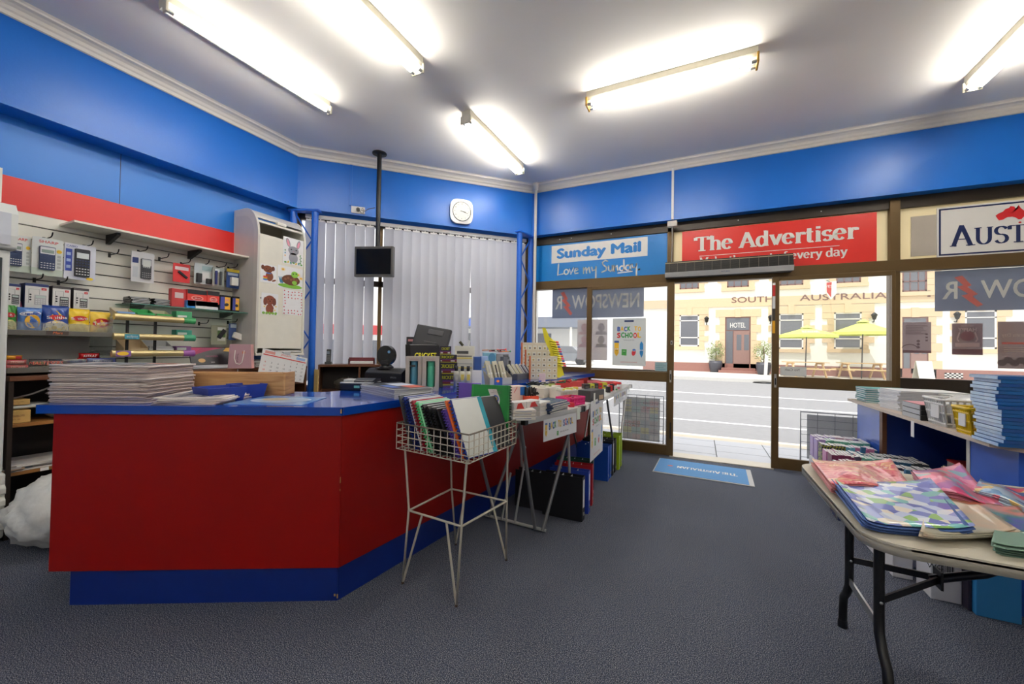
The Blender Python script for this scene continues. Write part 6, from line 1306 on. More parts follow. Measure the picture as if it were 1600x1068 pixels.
fl = (('grey clear-fronted folder at the left end of the wire basket', -1.44, (74, 76, 80), None), ('blue comb-bound folder second from the left in the wire basket', -1.415, (30, 60, 150), (24, 40, 110)), ('blue comb-bound folder third from the left in the wire basket', -1.395, (26, 50, 130), (20, 30, 90)), ('white folder between the blue and red ones in the wire basket', -1.378, (214, 216, 222), None), ('red comb-bound folder in the wire basket', -1.36, (176, 40, 56), (130, 30, 40)),
      ('mint green comb-bound folder in the wire basket, front one', -1.335, (130, 216, 160), (80, 190, 120)), ('mint green folder in the wire basket, behind the front mint one', -1.318, (150, 226, 176), None), ('black comb-bound folder right of the mint ones', -1.295, (28, 28, 30), (16, 16, 18)), ('black folder second right of the mint ones', -1.27, (36, 36, 36), (16, 16, 18)), ('black folder third right of the mint ones', -1.245, (24, 24, 26), (16, 16, 18)), ('black folder behind the violet one', -1.22, (30, 30, 32), None))
xb = (-1.43, -1.39, -1.36, -1.342, -1.32, -1.285, -1.265, -1.235, -1.2, -1.165, -1.13)
for k, (lab, x, c, cb) in enumerate(fl): folder(lab, (xb[k], 1.735-.004*k), c, -.36-.01*k, .24, .3-.004*k, .0105, comb=cb, yaw=-.16)
folder('violet comb-bound folder leaning in the middle of the wire basket', (-1.098, 1.705), (112, 84, 190), -.5, .24, .26, .012, comb=(70, 50, 140), yaw=-.22)
folder('orange folder leaning beside the white clear-front folder', (-1.072, 1.7), (236, 110, 40), -.47, .22, .31, .012, yaw=-.25)
t = folder('white clear-front folder with navy comb and teal edge at the basket front', (-1.045, 1.7), (22, 60, 150), -.46, .215, .315, .012, comb=(24, 50, 140), yaw=-.28)
L = Matrix.Rotation(-.46, 4, 'Y'); MB().box(.0062, .008, .004, .185, .004, .312, mat('clear_front', (220, 222, 216), .25), L).build('front_sheet', t); MB().box(.0062, .0078, .185, .216, .002, .314, K(20, 150, 170), L).build('teal_edge', t)
folder('black comb-bound folder just behind the white clear-front folder', (-1.03, 1.93), (24, 24, 26), -.44, .16, .3, .012, comb=(14, 14, 16), yaw=-.3)
def facing(lab, c, P, a, W, H, lean, cover, comb=None, back=None, roll=0):
    t = thing('display_folder', lab, 'folder', P, a); L = Matrix.Rotation(roll, 4, 'Y') @ Matrix.Rotation(-lean, 4, 'X')
    MB().box(0, W, 0, .014, 0, H, mat('folder_%d_%d_%d' % c, c, .3), L).build('cover', t, bevel=.002); MB().box(.012, W-.014, -.003, 0, .004, H-.002, cover, L).build('front_sheet', t)
    if comb:
        b = MB(); x0 = -.008 if comb[1] == 'l' else W-.006
        for k in range(20): b.box(x0, x0+.014, -.006, .018, .01+k*H/20.4, .01+k*H/20.4+.007, K(*comb[0]), L)
        b.build('comb_binding', t)
    return t, L
t, L = facing('green spiral display book with a wavy 30 label at the right of the basket', (20, 140, 60), (-1.23, 2.02, Z0+.012), math.radians(24), .235, .335, .1, mat('green_cover', (10, 132, 54), .22, var=.1), ((20, 24, 22), 'r'), roll=.02)
b = MB(); T = lambda x, z, e=.0045: L @ Vector((x, -e, z)); wv = lambda z: .012*math.sin((z-.2)*38)
b.add([T(.135+wv(z)+s*.026, z) for z in [.19+.012*k for k in range(11)] for s in (-1, 1)], [(2*k, 2*k+1, 2*k+3, 2*k+2) for k in range(10)], K(214, 208, 204))
b.ell(.024, .024, K(70, 110, 180), t=lambda x, z: T(x, z, .005), c=(.142, .252)); b.text('30', K(226, 200, 60), h=.022, bold=.04, t=lambda x, z: T(x+.142, z+.243, .0055)); b.text('REFILLABLE', K(90, 90, 96), h=.006, t=lambda x, z: T(x+.15, z+.296, .005)); b.text('DISPLAY BOOK', K(90, 90, 96), h=.006, t=lambda x, z: T(x+.148, z+.286, .005)); b.build('label', t)
facing('violet folder with black edges standing at the back of the basket', (116, 84, 196), (-1.38, 2.12, Z0+.012), math.radians(12), .15, .33, .02, K(112, 82, 186), ((20, 20, 22), 'l'))
# ================================================================ trestle tables
TZ = .87
alu = mat('trestle_aluminium', (206, 206, 202), .35, .5, var=.05); tw = mat('trestle_white', (222, 222, 218), .4, var=.04); gt = mat('grey_tube', (132, 132, 134), .4, .5)
def table(lab, N, Fp, dep):
    N, Fp = Vector(N), Vector(Fp); d = Fp-N; L = d.length; t = thing('trestle_table', lab, 'table', (N.x, N.y, 0), math.atan2(d.y, d.x))
    k = d.x/d.y if False else d.x/(d.length*math.sqrt(1-(d.x/d.length)**2)); sk = lambda q: [(x-k*y, y) for x, y in q]; MB().prism(sk([(0, 0), (L, 0), (L, dep), (0, dep)]), TZ-.03, TZ-.002, tw).build('top', t, bevel=.003)
    MB().box(-.002, L+.002, -.012, .004, TZ-.036, TZ, alu).build('edge_rail', t, bevel=.002); MB().prism(sk([(-.002, dep-.004), (L+.002, dep-.004), (L+.002, dep+.008), (-.002, dep+.008)]), TZ-.036, TZ, alu).build('edge_rail', t)
    for x in (-.006, L-.03): MB().box(x, x+.036, -.015, .02, TZ-.04, TZ+.001, black).build('corner_cap', t, bevel=.004)
    return t, d.normalized(), L
N1, F1 = (-.969, 2.226), (-.80, 2.93); N2, F2 = (-.795, 2.955), (-.775, 5.12)
t1, D1, L1 = table('white aluminium-edged trestle table nearest the wire basket', N1, F1, .56); t2, D2, L2 = table('white aluminium-edged trestle table nearest the left door leaf', N2, F2, .5)
I1 = t1.matrix_basis if False else None
def w2l(t, p):
    a = t.rotation_euler.z; v = Vector(p)-t.location; return Vector((v.x*math.cos(a)+v.y*math.sin(a), -v.x*math.sin(a)+v.y*math.cos(a), v.z))
fa = w2l(t1, onz(836, 826, .015)); fb = w2l(t1, onz(848, 828, .015))
top = TZ-.035
MB().tube([(.03, .05, top), fa], .0125, gt, 10).build('leg', t1); MB().tube([(L1-.02, .05, top), fb], .0125, gt, 10).build('leg', t1)
rr = w2l(t1, onz(764, 806, .015)); rr2 = rr + (fb-fa)
MB().tube([(.03, .5, top), rr2], .0125, gt, 10).build('leg', t1); MB().tube([(L1-.02, .5, top), rr], .0125, gt, 10).build('leg', t1)
MB().tube([rr + Vector((0, .04, 0)), fb + Vector((.01, -.02, 0))], .0115, alu, 8).build('floor_bar', t1)
m_ = fb.lerp(rr, .5); MB().tube([m_, (L1*.55, .28, top*.62)], .008, alu, 8).tube([fb.lerp(rr, .75), (L1*.35, .3, top*.5)], .008, alu, 8).tube([(.14, .09, top*.78), (.3, .4, top)], .008, alu, 8).build('brace', t1)
f2 = w2l(t2, (-.83, 4.5, .012)); 
for y in (.04, .46):
    MB().tube([(L2*.45, y, top), (L2*.72, y+.01, .012)], .011, gt, 8).build('leg', t2); MB().tube([(L2*.97, y, top), (L2*.74, y+.01, .012)], .011, alu, 8).build('leg', t2)
    MB().tube([(.05, y+.1, top), (.16, y+.1, .012)], .011, alu, 8).build('leg', t2)
MB().tube([(L2*.73, .05, .012), (L2*.73, .47, .012)], .01, alu, 8).build('floor_bar', t2)
def frontpt(x, y, N, Fp, e=.02):
    N, Fp = Vector((*N, 0)), Vector((*Fp, 0)); d = (Fp-N).normalized(); n = Vector((d.y, -d.x, 0)); d_ = ray(x, y); q = N+n*e
    return CAM + d_*((q-CAM).dot(n)/d_.dot(n)), d, n
def banner(lab, xl, xr, ytl, ybl, N, Fp, layout):
    a, d, n = frontpt(xl, ytl, N, Fp); a2, _, _ = frontpt(xl, ybl, N, Fp); b2, _, _ = frontpt(xr, ytl-5, N, Fp)
    W = (b2-a).dot(d); H = a.z-a2.z; t = thing('paper_banner', lab, 'poster', a2 + d*(W/2), math.atan2(d.y, d.x))
    MB().box(-W/2, W/2, 0, .001, 0, H, mat('banner_paper', (226, 226, 228), .7)).build('sheet', t)
    b = MB(); school(b, W, H, .25, -.001, layout); b.build('print', t)
banner('wide Back to School banner hanging from the nearest trestle table', 849, 900.5, 656, 690.5, N1, F1, 'wide')
banner('tall Back to School banner hanging between the two trestle tables', 922, 941.5, 628, 722.5, N2, F2, 'tall')
banner('short Back to School banner near the door end of the far trestle table', 959, 979.5, 616, 635, N2, F2, 'wide')
for lab, x, y0, y1, N, Fp in (('white price ticket hanging left of the tall banner', 904, 636, 655, N1, F1), ('white price ticket clipped above the tall banner', 929, 614, 629, N2, F2), ('white price ticket at the door end of the far table', 983, 601, 612, N2, F2)):
    a, d, n = frontpt(x, y1, N, Fp, .024); z1 = frontpt(x, y0, N, Fp, .024)[0].z; t = thing('price_ticket', lab, 'ticket', a, math.atan2(d.y, d.x)); MB().box(-.022, .022, 0, .002, 0, z1-a.z, K(222, 226, 216)).build('card', t)
# goods on the tables
def tb(name, lab, cat, px, dep, c, fn=None, grp=None, yaw=0, z=TZ, bevel=.002, h=None):
    P, a, W, H = fr(*px, z); t = thing(name, lab, cat, P, a+yaw, grp); H = h or H; MB().box(-W/2, W/2, 0, dep, 0, H, c).build('body', t, bevel=bevel)
    if fn: b = MB(); fn(b, W, H, -.0008); b.build('print', t)
    return t, W, H
def pile(name, lab, cat, px, dep, cols, n, grp, z=TZ, fn=None, jit=.006):
    P, a, W, H = fr(*px, z); th = H/n
    for k in range(n):
        t = thing(name, lab, cat, (P.x+random.uniform(-jit, jit), P.y+random.uniform(-jit, jit), z+th*k), a+random.uniform(-.04, .04), grp); c = cols[k % len(cols)]
        MB().box(-W/2, W/2, 0, dep, 0, th*.96, c).build('body', t, bevel=min(.003, th*.2)); b = MB(); b.box(-W*.47, W*.47, -.0008, 0, th*.2, th*.75, K(226, 220, 208)); (fn(b, W, th) if fn else None); b.build('edge_print', t)
wb = [K(226, 222, 216), K(206, 196, 186), K(222, 214, 206)]
pile('paperback', 'white paperback in the front left pile on the near trestle table', 'book', (801, 837, (657, 656), 640), .13, wb, 3, 'paperbacks in the front left pile', fn=lambda b, W, h: b.box(-W*.4, W*.3, -.0012, -.0004, h*.5, h*.62, K(90, 110, 160)))
pile('paperback', 'white thick paperback in the pile beside the navy pencil cases', 'book', (845, 861, (650, 645), 627), .15, wb[:1], 3, 'paperbacks in the pile by the navy pencil cases')
pile('paperback', 'pinkish paperback in the pile behind the white ones', 'book', (818, 846, (646, 641), 634), .12, wb[1:], 3, 'paperbacks in the pinkish pile')
tri = lambda b, W, H, y: b.flat([(-W*.3, H*.15), (W*.35, H*.1), (W*.1, H*.9), (-W*.2, H*.8)], K(200, 50, 46), (0, y, 0))
tb('glue_box', 'red and white box at the left on top of the paperbacks', 'box', (803, 822, (641, 639), 628), .08, K(222, 216, 212), tri, z=TZ+.06); tb('glue_box', 'red and white box at the right on top of the paperbacks', 'box', (824, 843, (638, 635), 626), .08, K(222, 216, 212), tri, z=TZ+.06)
pile('pencil_case', 'navy patterned pencil case in the stack on the near trestle table', 'pencil case', (861, 888, (648, 640), 627), .16, [ramp_mat('navy_print', [(0, (24, 32, 60)), (.55, (40, 56, 100)), (.62, (110, 140, 90)), (.7, (40, 50, 90))], 60, .6)], 6, 'navy pencil cases', jit=.012)
tb('sweet_packet', 'red packet lying against the navy pencil cases', 'packet', (889, 898, 636, 629), .06, K(206, 40, 60), bevel=.006)
def basket(name, lab, px, dep, c, yaw=0):
    P, a, W, H = fr(*px, TZ); t = thing(name, lab, 'basket', P, a+yaw); m = K(*c); b = MB(); s = .004
    b.box(-W/2, W/2, 0, dep, 0, s, m); b.box(-W/2, W/2, dep-s, dep, 0, H, m); b.box(-W/2, -W/2+s, 0, dep, 0, H, m); b.box(W/2-s, W/2, 0, dep, 0, H, m)
    n = 9; b.box(-W/2, W/2, 0, s, 0, H*.2, m); b.box(-W/2, W/2, -.003, s+.003, H*.82, H, m)
    for k in range(n+1): x = -W/2+(W-.006)*k/n; b.box(x, x+.008, 0, s, H*.2, H*.82, m)
    b.box(-W/2, W/2, 0, s, H*.48, H*.54, m); b.build('basket', t); return t, W, H
def fill(t, W, H, dep, n, name, lab, cat, cols, grp, L=.1, r=.007, z=.6, flat=False):
    R_ = Matrix.Rotation(t.rotation_euler.z, 3, 'Z')
    for k in range(n):
        c = cols[k % len(cols)]; p = thing(name, lab, cat, t.location + R_ @ Vector((random.uniform(-.36, .36)*W, random.uniform(.2, .8)*dep, H*z+.006*(k % 3))), t.rotation_euler.z + random.uniform(-1.2, 1.2), grp)
        if flat: MB().box(-L/2, L/2, -L*.3, L*.3, 0, r*2, K(*c)).build('body', p, bevel=.002)
        else: MB().cyl((-L/2, 0, 0), (L/2, 0, .012), r, K(*c), n=8).build('barrel', p); MB().cyl((L/2, 0, .012), (L/2+.02, 0, .014), r*1.1, K(*[max(0, v-60) for v in c]), n=8).build('cap', p)
t, W, H = basket('plastic_basket', 'bright pink basket of pens on the near trestle table', (892, 914, (635, 631), 620), .14, (216, 30, 120)); fill(t, W, H, .14, 8, 'pen', 'pen lying in the bright pink basket', 'pen', [(40, 90, 180), (220, 50, 100), (200, 40, 50)], 'pens in the pink basket')
t, W, H = basket('plastic_basket', 'cream slotted basket of correction tapes across the near trestle table', (876, 918, (624, 621), 609), .16, (214, 206, 196)); fill(t, W, H, .16, 14, 'correction_tape', 'white correction tape in the cream slotted basket', 'tape', [(232, 230, 214), (236, 214, 90), (226, 226, 220), (200, 216, 120)], 'correction tapes in the cream basket', .06, .01, .75, True)
t, W, H = tb('paint_carton', 'dark grey carton with a kraft window beside the cream basket', 'carton', (923, 944, (628, 624), 609), .12, K(60, 58, 60), lambda b, W, H, y: b.box(W*.1, W*.42, y-.0004, y, H*.1, H*.5, K(206, 176, 140)))
t, W, H = tb('pen_cup', 'orange-red cup crowded with black pens on the near trestle table', 'pen cup', (823, 842, (628, 627), 619), .08, K(226, 80, 50)); fill(t, W, .1, .08, 2, 'pen', 'stray black pen lying across the orange-red cup', 'pen', [(24, 24, 26)], 'pens on the orange-red cup', .06, .006, .5)
R_ = Matrix.Rotation(t.rotation_euler.z, 3, 'Z')
for k in range(10):
    p = thing('pen', 'black pen standing in the orange-red cup', 'pen', t.location + R_ @ Vector((W*(-.42+.093*k), .03+.03*(k % 2), .01)), t.rotation_euler.z, 'black pens in the orange-red cup'); MB().cyl((0, 0, 0), (random.uniform(-.01, .01), .0, .1+random.uniform(-.008, .01)), .006, K(26, 26, 28), n=7).build('barrel', p)
tb('stationery_box', 'pale pink open box with a blue tag behind the paperbacks', 'box', (798, 822, (628, 626), 603), .1, K(216, 194, 184), lambda b, W, H, y: (b.box(W*.1, W*.42, y-.0004, y, H*.4, H*.95, K(40, 110, 190)), b.line([(-W*.3, H*.6), (-W*.1, H*.95)], .006, K(190, 50, 50), (0, y, 0))))
t, W, H = tb('stationery_tray', 'blue shallow tray heaped with black pens on the near trestle table', 'tray', (806, 850, (616, 619), 603), .17, K(30, 110, 180)); fill(t, W, H, .2, 30, 'pen', 'black pen in the heap on the blue shallow tray', 'pen', [(24, 24, 26), (40, 40, 44), (190, 190, 190), (30, 30, 34)], 'black pens heaped on the blue tray', .13, .006, 1.05)
t, W, H = tb('marker_tray', 'red shallow tray of markers behind the cream basket', 'tray', (868, 912, (609, 603), 597), .16, K(190, 36, 36)); fill(t, W, H, .16, 16, 'marker', 'marker in the red shallow tray behind the cream basket', 'marker', [(200, 40, 40), (180, 200, 60), (210, 206, 206), (150, 40, 50), (90, 170, 150)], 'markers in the red tray', .12, .008, 1.0)
t, W, H = tb('marker_tray', 'dark red tray of black and red pens beside the black pen heap', 'tray', (847, 868, (614, 611), 600), .14, K(120, 26, 30)); fill(t, W, H, .16, 12, 'pen', 'red or black pen in the dark red tray', 'pen', [(170, 30, 34), (30, 28, 30), (200, 190, 190)], 'pens in the dark red tray', .12, .007, 1.0)
t, W, H = tb('sharpener_tray', 'white tray of clip-on sharpeners left of the cream basket', 'tray', (850, 876, (622, 615), 604), .16, K(206, 200, 190)); fill(t, W, H, .16, 14, 'correction_tape', 'white and green correction tape in the white tray', 'tape', [(226, 222, 206), (226, 222, 206), (150, 160, 80)], 'correction tapes in the white tray', .06, .009, .9, True)
t, W, H = tb('pen_strip', 'grey strip of green-topped pens behind the red marker tray', 'tray', (872, 905, (600, 597), 593), .1, K(186, 184, 180)); fill(t, W, H, .1, 7, 'glue_stick', 'green or teal glue stick on the grey strip', 'glue stick', [(90, 190, 90), (40, 140, 150), (200, 210, 70)], 'glue sticks on the grey strip', .05, .01, .9)
for k, (x0, x1, c) in enumerate(((913, 922, (40, 38, 40)), (922.5, 929, (200, 200, 60)), (929.5, 935, (44, 40, 42)), (935.5, 941, (206, 50, 40)), (941.5, 949, (196, 200, 60)))):
    tb('tape_roll_pack', '%s pack in the row near the tall banner, place %s' % (('black', 'yellow', 'charcoal', 'red', 'lime')[k], ('first', 'second', 'third', 'fourth', 'fifth')[k]), 'pack', (x0, x1, 608-.3*k, 600-.6*k), .09, K(*c), lambda b, W, H, y: b.box(-W*.3, W*.3, y-.0004, y, H*.3, H*.6, K(90, 84, 80)))
for k in range(4): tb('eraser_pack', 'red and black pack in the slanting row by the short banner', 'pack', (949+3.2*k, 954+3.2*k, 613-1.7*k, 604-2.0*k), .05, K(200, 46, 44) if k % 2 else K(40, 36, 40), None, 'red and black packs by the short banner')
tb('folder_pack', 'flat red and pink folder pack at the back of the far table', 'folder', (908, 940, 598, 594.5), .2, K(206, 110, 120)); tb('folder_pack', 'flat red folder pack nearest the door on the far table', 'folder', (947, 971, 600, 597), .2, K(200, 50, 56)); tb('tray_of_clips', 'small white tray of pink and green clips beside the short banner', 'tray', (961, 972, 610, 603), .08, K(222, 220, 216), lambda b, W, H, y: (b.ell(W*.2, H*.25, K(220, 120, 140), (0, y, H*.6)), b.ell(W*.15, H*.2, K(80, 160, 90), (-W*.3, y, H*.3))))
t, W, H = tb('tag_stand', 'pink and white tag card standing among the black pens', 'card', (842, 852, 612, 583), .008, K(226, 200, 206)); t, W, H = tb('pen_blister', 'upright teal and white pen packet hanging at the yellow stand', 'packet', (867, 876, 600, 573), .012, K(216, 226, 220), lambda b, W, H, y: (b.ell(W*.3, H*.1, K(206, 60, 60), (0, y, H*.8)), b.box(-W*.5, W*.5, y-.0004, y, 0, H*.15, K(40, 110, 130)), b.box(-W*.5, -W*.3, y-.0004, y, H*.15, H, K(50, 60, 70))))
# ================================================================ lever arch files on the carpet
def lever(lab, px, c, lab_c=None, grp=None, yaw=0, n_div=True, wd=.32, ht=.33, th=.072):
    P = onz(*px, 0); t = thing('lever_arch_file', lab, 'binder', (P.x, P.y, 0), yaw, grp); m = mat('file_%d_%d_%d' % c, c, .38)
    # local: spine at x = 0 facing +x, covers run to -x, thickness along +y
    MB().box(-.004, 0, 0, th, .0, ht, m).build('spine', t, bevel=.002)
    for y in (0, th-.003): MB().box(-wd, -.003, y, y+.003, 0, ht, m).build('cover', t)
    b = MB(); b.box(-wd+.02, -.03, .014, th*.5, .008, ht-.03, K(60, 58, 56))
    for k in range(3): b.box(-.1-.07*k, -.098-.07*k, .006, th-.006, ht-.06, ht-.004, K(206, 210, 210))
    b.build('mechanism', t)
    if lab_c: MB().box(0, .0012, th*.22, th*.78, ht*.3, ht*.93, K(*lab_c)).build('spine_label', t)
    b = MB(); b.tube([(.002, th/2+.011*math.cos(q), .05+.011*math.sin(q)) for q in [2*PI*i/12 for i in range(12)]], .002, steel, 5, True); b.ell(.009, .009, blk, (.0015, th/2, .05), (0, 1, 0)); b.build('finger_ring', t)
for lab, px, c, l_, kw in (('black lever arch file at the front of the near row under the trestle', (909.5, 815.5), (20, 20, 24), (222, 222, 220), {}), ('royal blue lever arch file behind the front black one', (919, 803), (36, 66, 170), (206, 214, 232), {'yaw': .05}), ('red lever arch file in the near row under the trestle', (925, 790), (186, 30, 40), None, {'yaw': .12}), ('dark green lever arch file at the back of the near row', (926, 779), (20, 80, 66), None, {'yaw': .12}),
                           ('bright blue lever arch file at the front of the far row', (949.5, 752), (22, 74, 172), None, {'ht': .34}), ('bright blue lever arch file second in the far row, mostly hidden', (953, 747), (30, 80, 176), None, {'ht': .33}), ('black lever arch file third in the far row', (957, 743), (24, 24, 28), (206, 206, 210), {'ht': .35}), ('black lever arch file fourth in the far row', (961, 738), (30, 30, 32), None, {'ht': .35}), ('lime green lever arch file at the front of the lime pair', (967, 734), (160, 190, 30), None, {'ht': .36}), ('lime green lever arch file at the back of the far row', (970, 728.5), (150, 180, 30), None, {'ht': .36})):
    lever(lab, px, c, l_, **kw)
lever('black lever arch file set back beside the front black one', (858, 800), (26, 26, 30), wd=.3, ht=.3)
# ================================================================ folding table with gift wrap
FT = .74
t = thing('folding_table', 'cream plastic folding table with black steel legs at the right', 'table', (1.36, 2.02, 0))
pl = mat('table_plastic', (206, 198, 178), .45, var=.04, bump=.1, bscale=90)
W, D = 1.8, .94
MB().prism(rrect(W, D, .1, 8), FT-.012, FT, pl).build('top', t, bevel=.006)
b = MB(); o_ = rrect(W, D, .1, 8); i_ = rrect(W-.02, D-.02, .09, 8); n = len(o_)
def lip(p): return FT-.055 if abs(p[0]) < W/2-.16 else lerp(FT-.035, FT-.055, max(0, min(1, (W/2-.1-abs(p[0]))/.06)))
b.add([(*p, FT-.006) for p in o_]+[(*p, lip(p)) for p in o_]+[(*p, lip(p)) for p in i_]+[(*p, FT-.01) for p in i_], [(r*n+k, (r+1)*n+k, (r+1)*n+(k+1) % n, r*n+(k+1) % n) for r in range(3) for k in range(n)], pl, True); b.build('skirt', t)
LX = .625
y1 = onx(1327, 880, LX).y-2.02; y2 = onx(1373.5, 930, LX).y-2.02; lx = LX-1.36
def leg(y, s): MB().tube([(lx, y, FT-.02), (lx, y, .3), (lx, y+.003*s, .24), (lx, y+.035*s, .19), (lx, y+.075*s, .15), (lx, y+.085*s, .1), (lx, y+.09*s, .012)], .0165, blackm, 12).build('leg', t); MB().cyl((lx, y+.09*s, 0), (lx, y+.09*s, .035), .019, black, n=12).build('foot_cap', t)
leg(y1, 1); leg(y2, -1); ym = (y1+y2)/2
MB().box(lx-.004, lx+.004, y2, y1, .25, .28, steel).build('spreader_strap', t)
hx = onz(1447, 923, .4); HP = Vector((lx+.24, ym, .42))
for y in (y1, y2):
    p0, p1 = Vector((lx, y, .36)), HP; d = (p1-p0).normalized(); s = d.cross(Vector((0, 0, 1))).normalized()*.004; u = Vector((0, 0, .013)); vs = [p+a+c for p in (p0, p1) for a, c in ((s, u), (-s, u), (-s, -u), (s, -u))]
    MB().add(vs, [(0, 1, 2, 3), (7, 6, 5, 4), (0, 4, 5, 1), (1, 5, 6, 2), (2, 6, 7, 3), (3, 7, 4, 0)], blackm).build('brace_arm', t); MB().ball((lx+.002, y-.016, .36), .006, .006, .006, steel, 8, 5).build('rivet', t)
MB().tube([HP + Vector((-.03, 0, -.01)), HP + Vector((.12, 0, .05)), (lx+.7, ym, FT-.04)], .0165, mat('brace_navy', (20, 22, 34), .3, .4), 10).build('centre_brace', t); MB().box(HP.x-.012, HP.x-.004, ym-.03, ym+.03, HP.z-.035, HP.z+.035, blackm).build('locking_ring', t)
for s in (1, -1): MB().tube([(.78, ym+s*.2, FT-.02), (.78, ym+s*.2, .012)], .0165, blackm, 10).build('leg', t)
def sheets(name, lab, grp, quad, z, n, th, mt, curl=.012, lift=(0, 0, 0, 0), fan=.006, edge=None, wave=0):
    """n folded sheets of gift wrap; quad gives pixel corners on the table: near left, near right, far right, far left"""
    q = [onz(x, y, z) for x, y in quad]
    for k in range(n):
        t = thing(name, lab[0] if k == n-1 else lab[1], 'gift wrap', (q[0].x, q[0].y, z + th*k), 0, grp); ox, oy = random.uniform(-fan, fan), random.uniform(-fan, fan); s = random.uniform(.9, 1.1)
        def fn(u, v):
            p = (q[0]*(1-u)+q[1]*u)*(1-v) + (q[3]*(1-u)+q[2]*u)*v
            h = (lift[0]*(1-u)+lift[1]*u)*(1-v) + (lift[3]*(1-u)+lift[2]*u)*v
            zz = curl*s*(abs(2*u-1)**4) + wave*math.sin(PI*u*1.5)*math.sin(PI*(.2+.8*v))*(.35+.65*k/max(1, n-1)) + h*(.3+.7*k/max(1, n-1))
            return (p.x-q[0].x+ox, p.y-q[0].y+oy, zz + .001)
        b = MB(); b.grid(fn, 20, 14, mt if k == n-1 or edge is None else edge, thick=.0012); b.build('folded_sheet', t)
def wrap(name, cols, sc, kind='noise', **kw): return ramp_mat(name, [((i+.0)/len(cols) if kind != 'noise' else .3+.4*i/(len(cols)-1), c) for i, c in enumerate(cols)], sc, .3, kind, coat=.5, **kw)
w_red = wrap('wrap_red_floral', [(176, 24, 66), (220, 70, 96), (240, 150, 150), (226, 80, 106), (246, 210, 160), (206, 50, 86), (250, 226, 220)], 11, distort=1.2)
w_blue = wrap('wrap_blue_dragonfly', [(86, 100, 184), (150, 164, 224), (204, 216, 244), (126, 198, 194), (230, 236, 246), (140, 190, 104), (110, 126, 206), (240, 230, 214)], 26, 'voronoi', const=True)
w_pink = wrap('wrap_pink_panels', [(240, 150, 180), (226, 80, 130), (240, 130, 160), (190, 120, 180), (232, 100, 130), (140, 180, 190)], 22, 'voronoi', const=True)
w_peach = wrap('wrap_peach_sunset', [(120, 118, 100), (190, 184, 160), (232, 170, 130), (240, 190, 150)], 2.2, detail=6)
w_purple = wrap('wrap_purple_nebula', [(60, 50, 100), (100, 84, 170), (60, 130, 120), (214, 110, 80), (40, 120, 80), (120, 100, 180)], 4, detail=4)
w_mix = wrap('wrap_bird_print', [(120, 160, 200), (190, 206, 220), (220, 70, 90), (236, 200, 120), (70, 100, 150), (160, 190, 214)], 24, 'voronoi', const=True)
w_sage = mat('wrap_sage', (112, 142, 124), .5)
G = 'gift wrap sheets on the folding table, '
sheets('gift_wrap', ('top sage green gift wrap at the front edge of the folding table', 'sage green gift wrap in the stack at the front edge'), G+'sage', ((1555, 868), (1660, 880), (1640, 850), (1560, 848)), FT+.001, 6, .006, w_sage, .006, fan=.012)
sheets('gift_wrap', ('top purple nebula gift wrap behind the sage stack', 'purple nebula gift wrap in the stack behind the sage'), G+'purple', ((1500, 822), (1640, 850), (1590, 800), (1478, 782)), FT+.001, 5, .004, w_purple, .008)
sheets('gift_wrap', ('top peach sunset gift wrap between the blue and purple stacks', 'peach sunset gift wrap in the middle stack'), G+'peach', ((1440, 845), (1590, 840), (1530, 800), (1455, 776)), FT+.012, 6, .003, w_peach, .01, fan=.008)
sheets('gift_wrap', ('top blue dragonfly gift wrap at the front left corner', 'blue dragonfly gift wrap in the stack at the front left corner'), G+'blue', ((1352, 832), (1520, 848), (1450, 776), (1302, 768)), FT+.001, 9, .0034, w_blue, .014, (.0, .012, .035, .01), .009, mat('wrap_blue_edge', (70, 100, 160), .5))
sheets('gift_wrap', ('top bird print gift wrap at the far right of the folding table', 'bird print gift wrap in the far right stack'), G+'bird', ((1520, 775), (1640, 812), (1600, 772), (1530, 757)), FT+.001, 5, .004, w_mix, .01, wave=.02)
sheets('gift_wrap', ('top pink panelled gift wrap draped behind the peach stack', 'pink panelled gift wrap in the stack behind the peach'), G+'pink', ((1450, 780), (1570, 800), (1500, 745), (1425, 750)), FT+.001, 7, .004, w_pink, .012, (0, .0, .03, .01), .01, mat('wrap_pink_edge', (190, 110, 130), .5), .03)
sheets('gift_wrap', ('top red floral gift wrap at the rear left corner', 'red floral gift wrap in the stack at the rear left corner'), G+'red', ((1300, 775), (1436, 783), (1392, 738), (1268, 731)), FT+.001, 9, .004, w_red, .014, (.0, .01, .02, .0), .009, mat('wrap_red_edge', (196, 120, 120), .5), .028)
# ================================================================ blue shelf unit along the shopfront
t = thing('display_unit', 'low blue display unit with a pale timber top at the right window', 'display unit', (1.42, 4, 0))
UZ = .85
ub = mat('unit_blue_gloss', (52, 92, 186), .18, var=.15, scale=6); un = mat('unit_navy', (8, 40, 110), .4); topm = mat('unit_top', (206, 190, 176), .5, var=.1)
MB().prism([(-.075, 1.06), (-.06, -1.07), (.03, -1.18), (.7, -1.18), (.7, 1.06)], UZ-.022, UZ, topm).build('top', t, bevel=.002)
MB().box(0, .02, .5, 1.05, 0, UZ-.022, ub).build('front_panel', t); MB().box(-.004, .026, .44, .5, 0, UZ-.022, brownw).build('post', t); MB().box(-.004, .02, -.775, -.745, 0, UZ-.022, mat('edge_strip', (190, 186, 180), .4)).build('post', t)
MB().prism([(0, -.775), (.04, -1.08), (.12, -1.14), (.12, -.775)], 0, UZ-.022, ub).build('front_panel', t); MB().box(.12, .7, -1.14, -1.12, 0, UZ-.022, ub).build('end_panel', t)
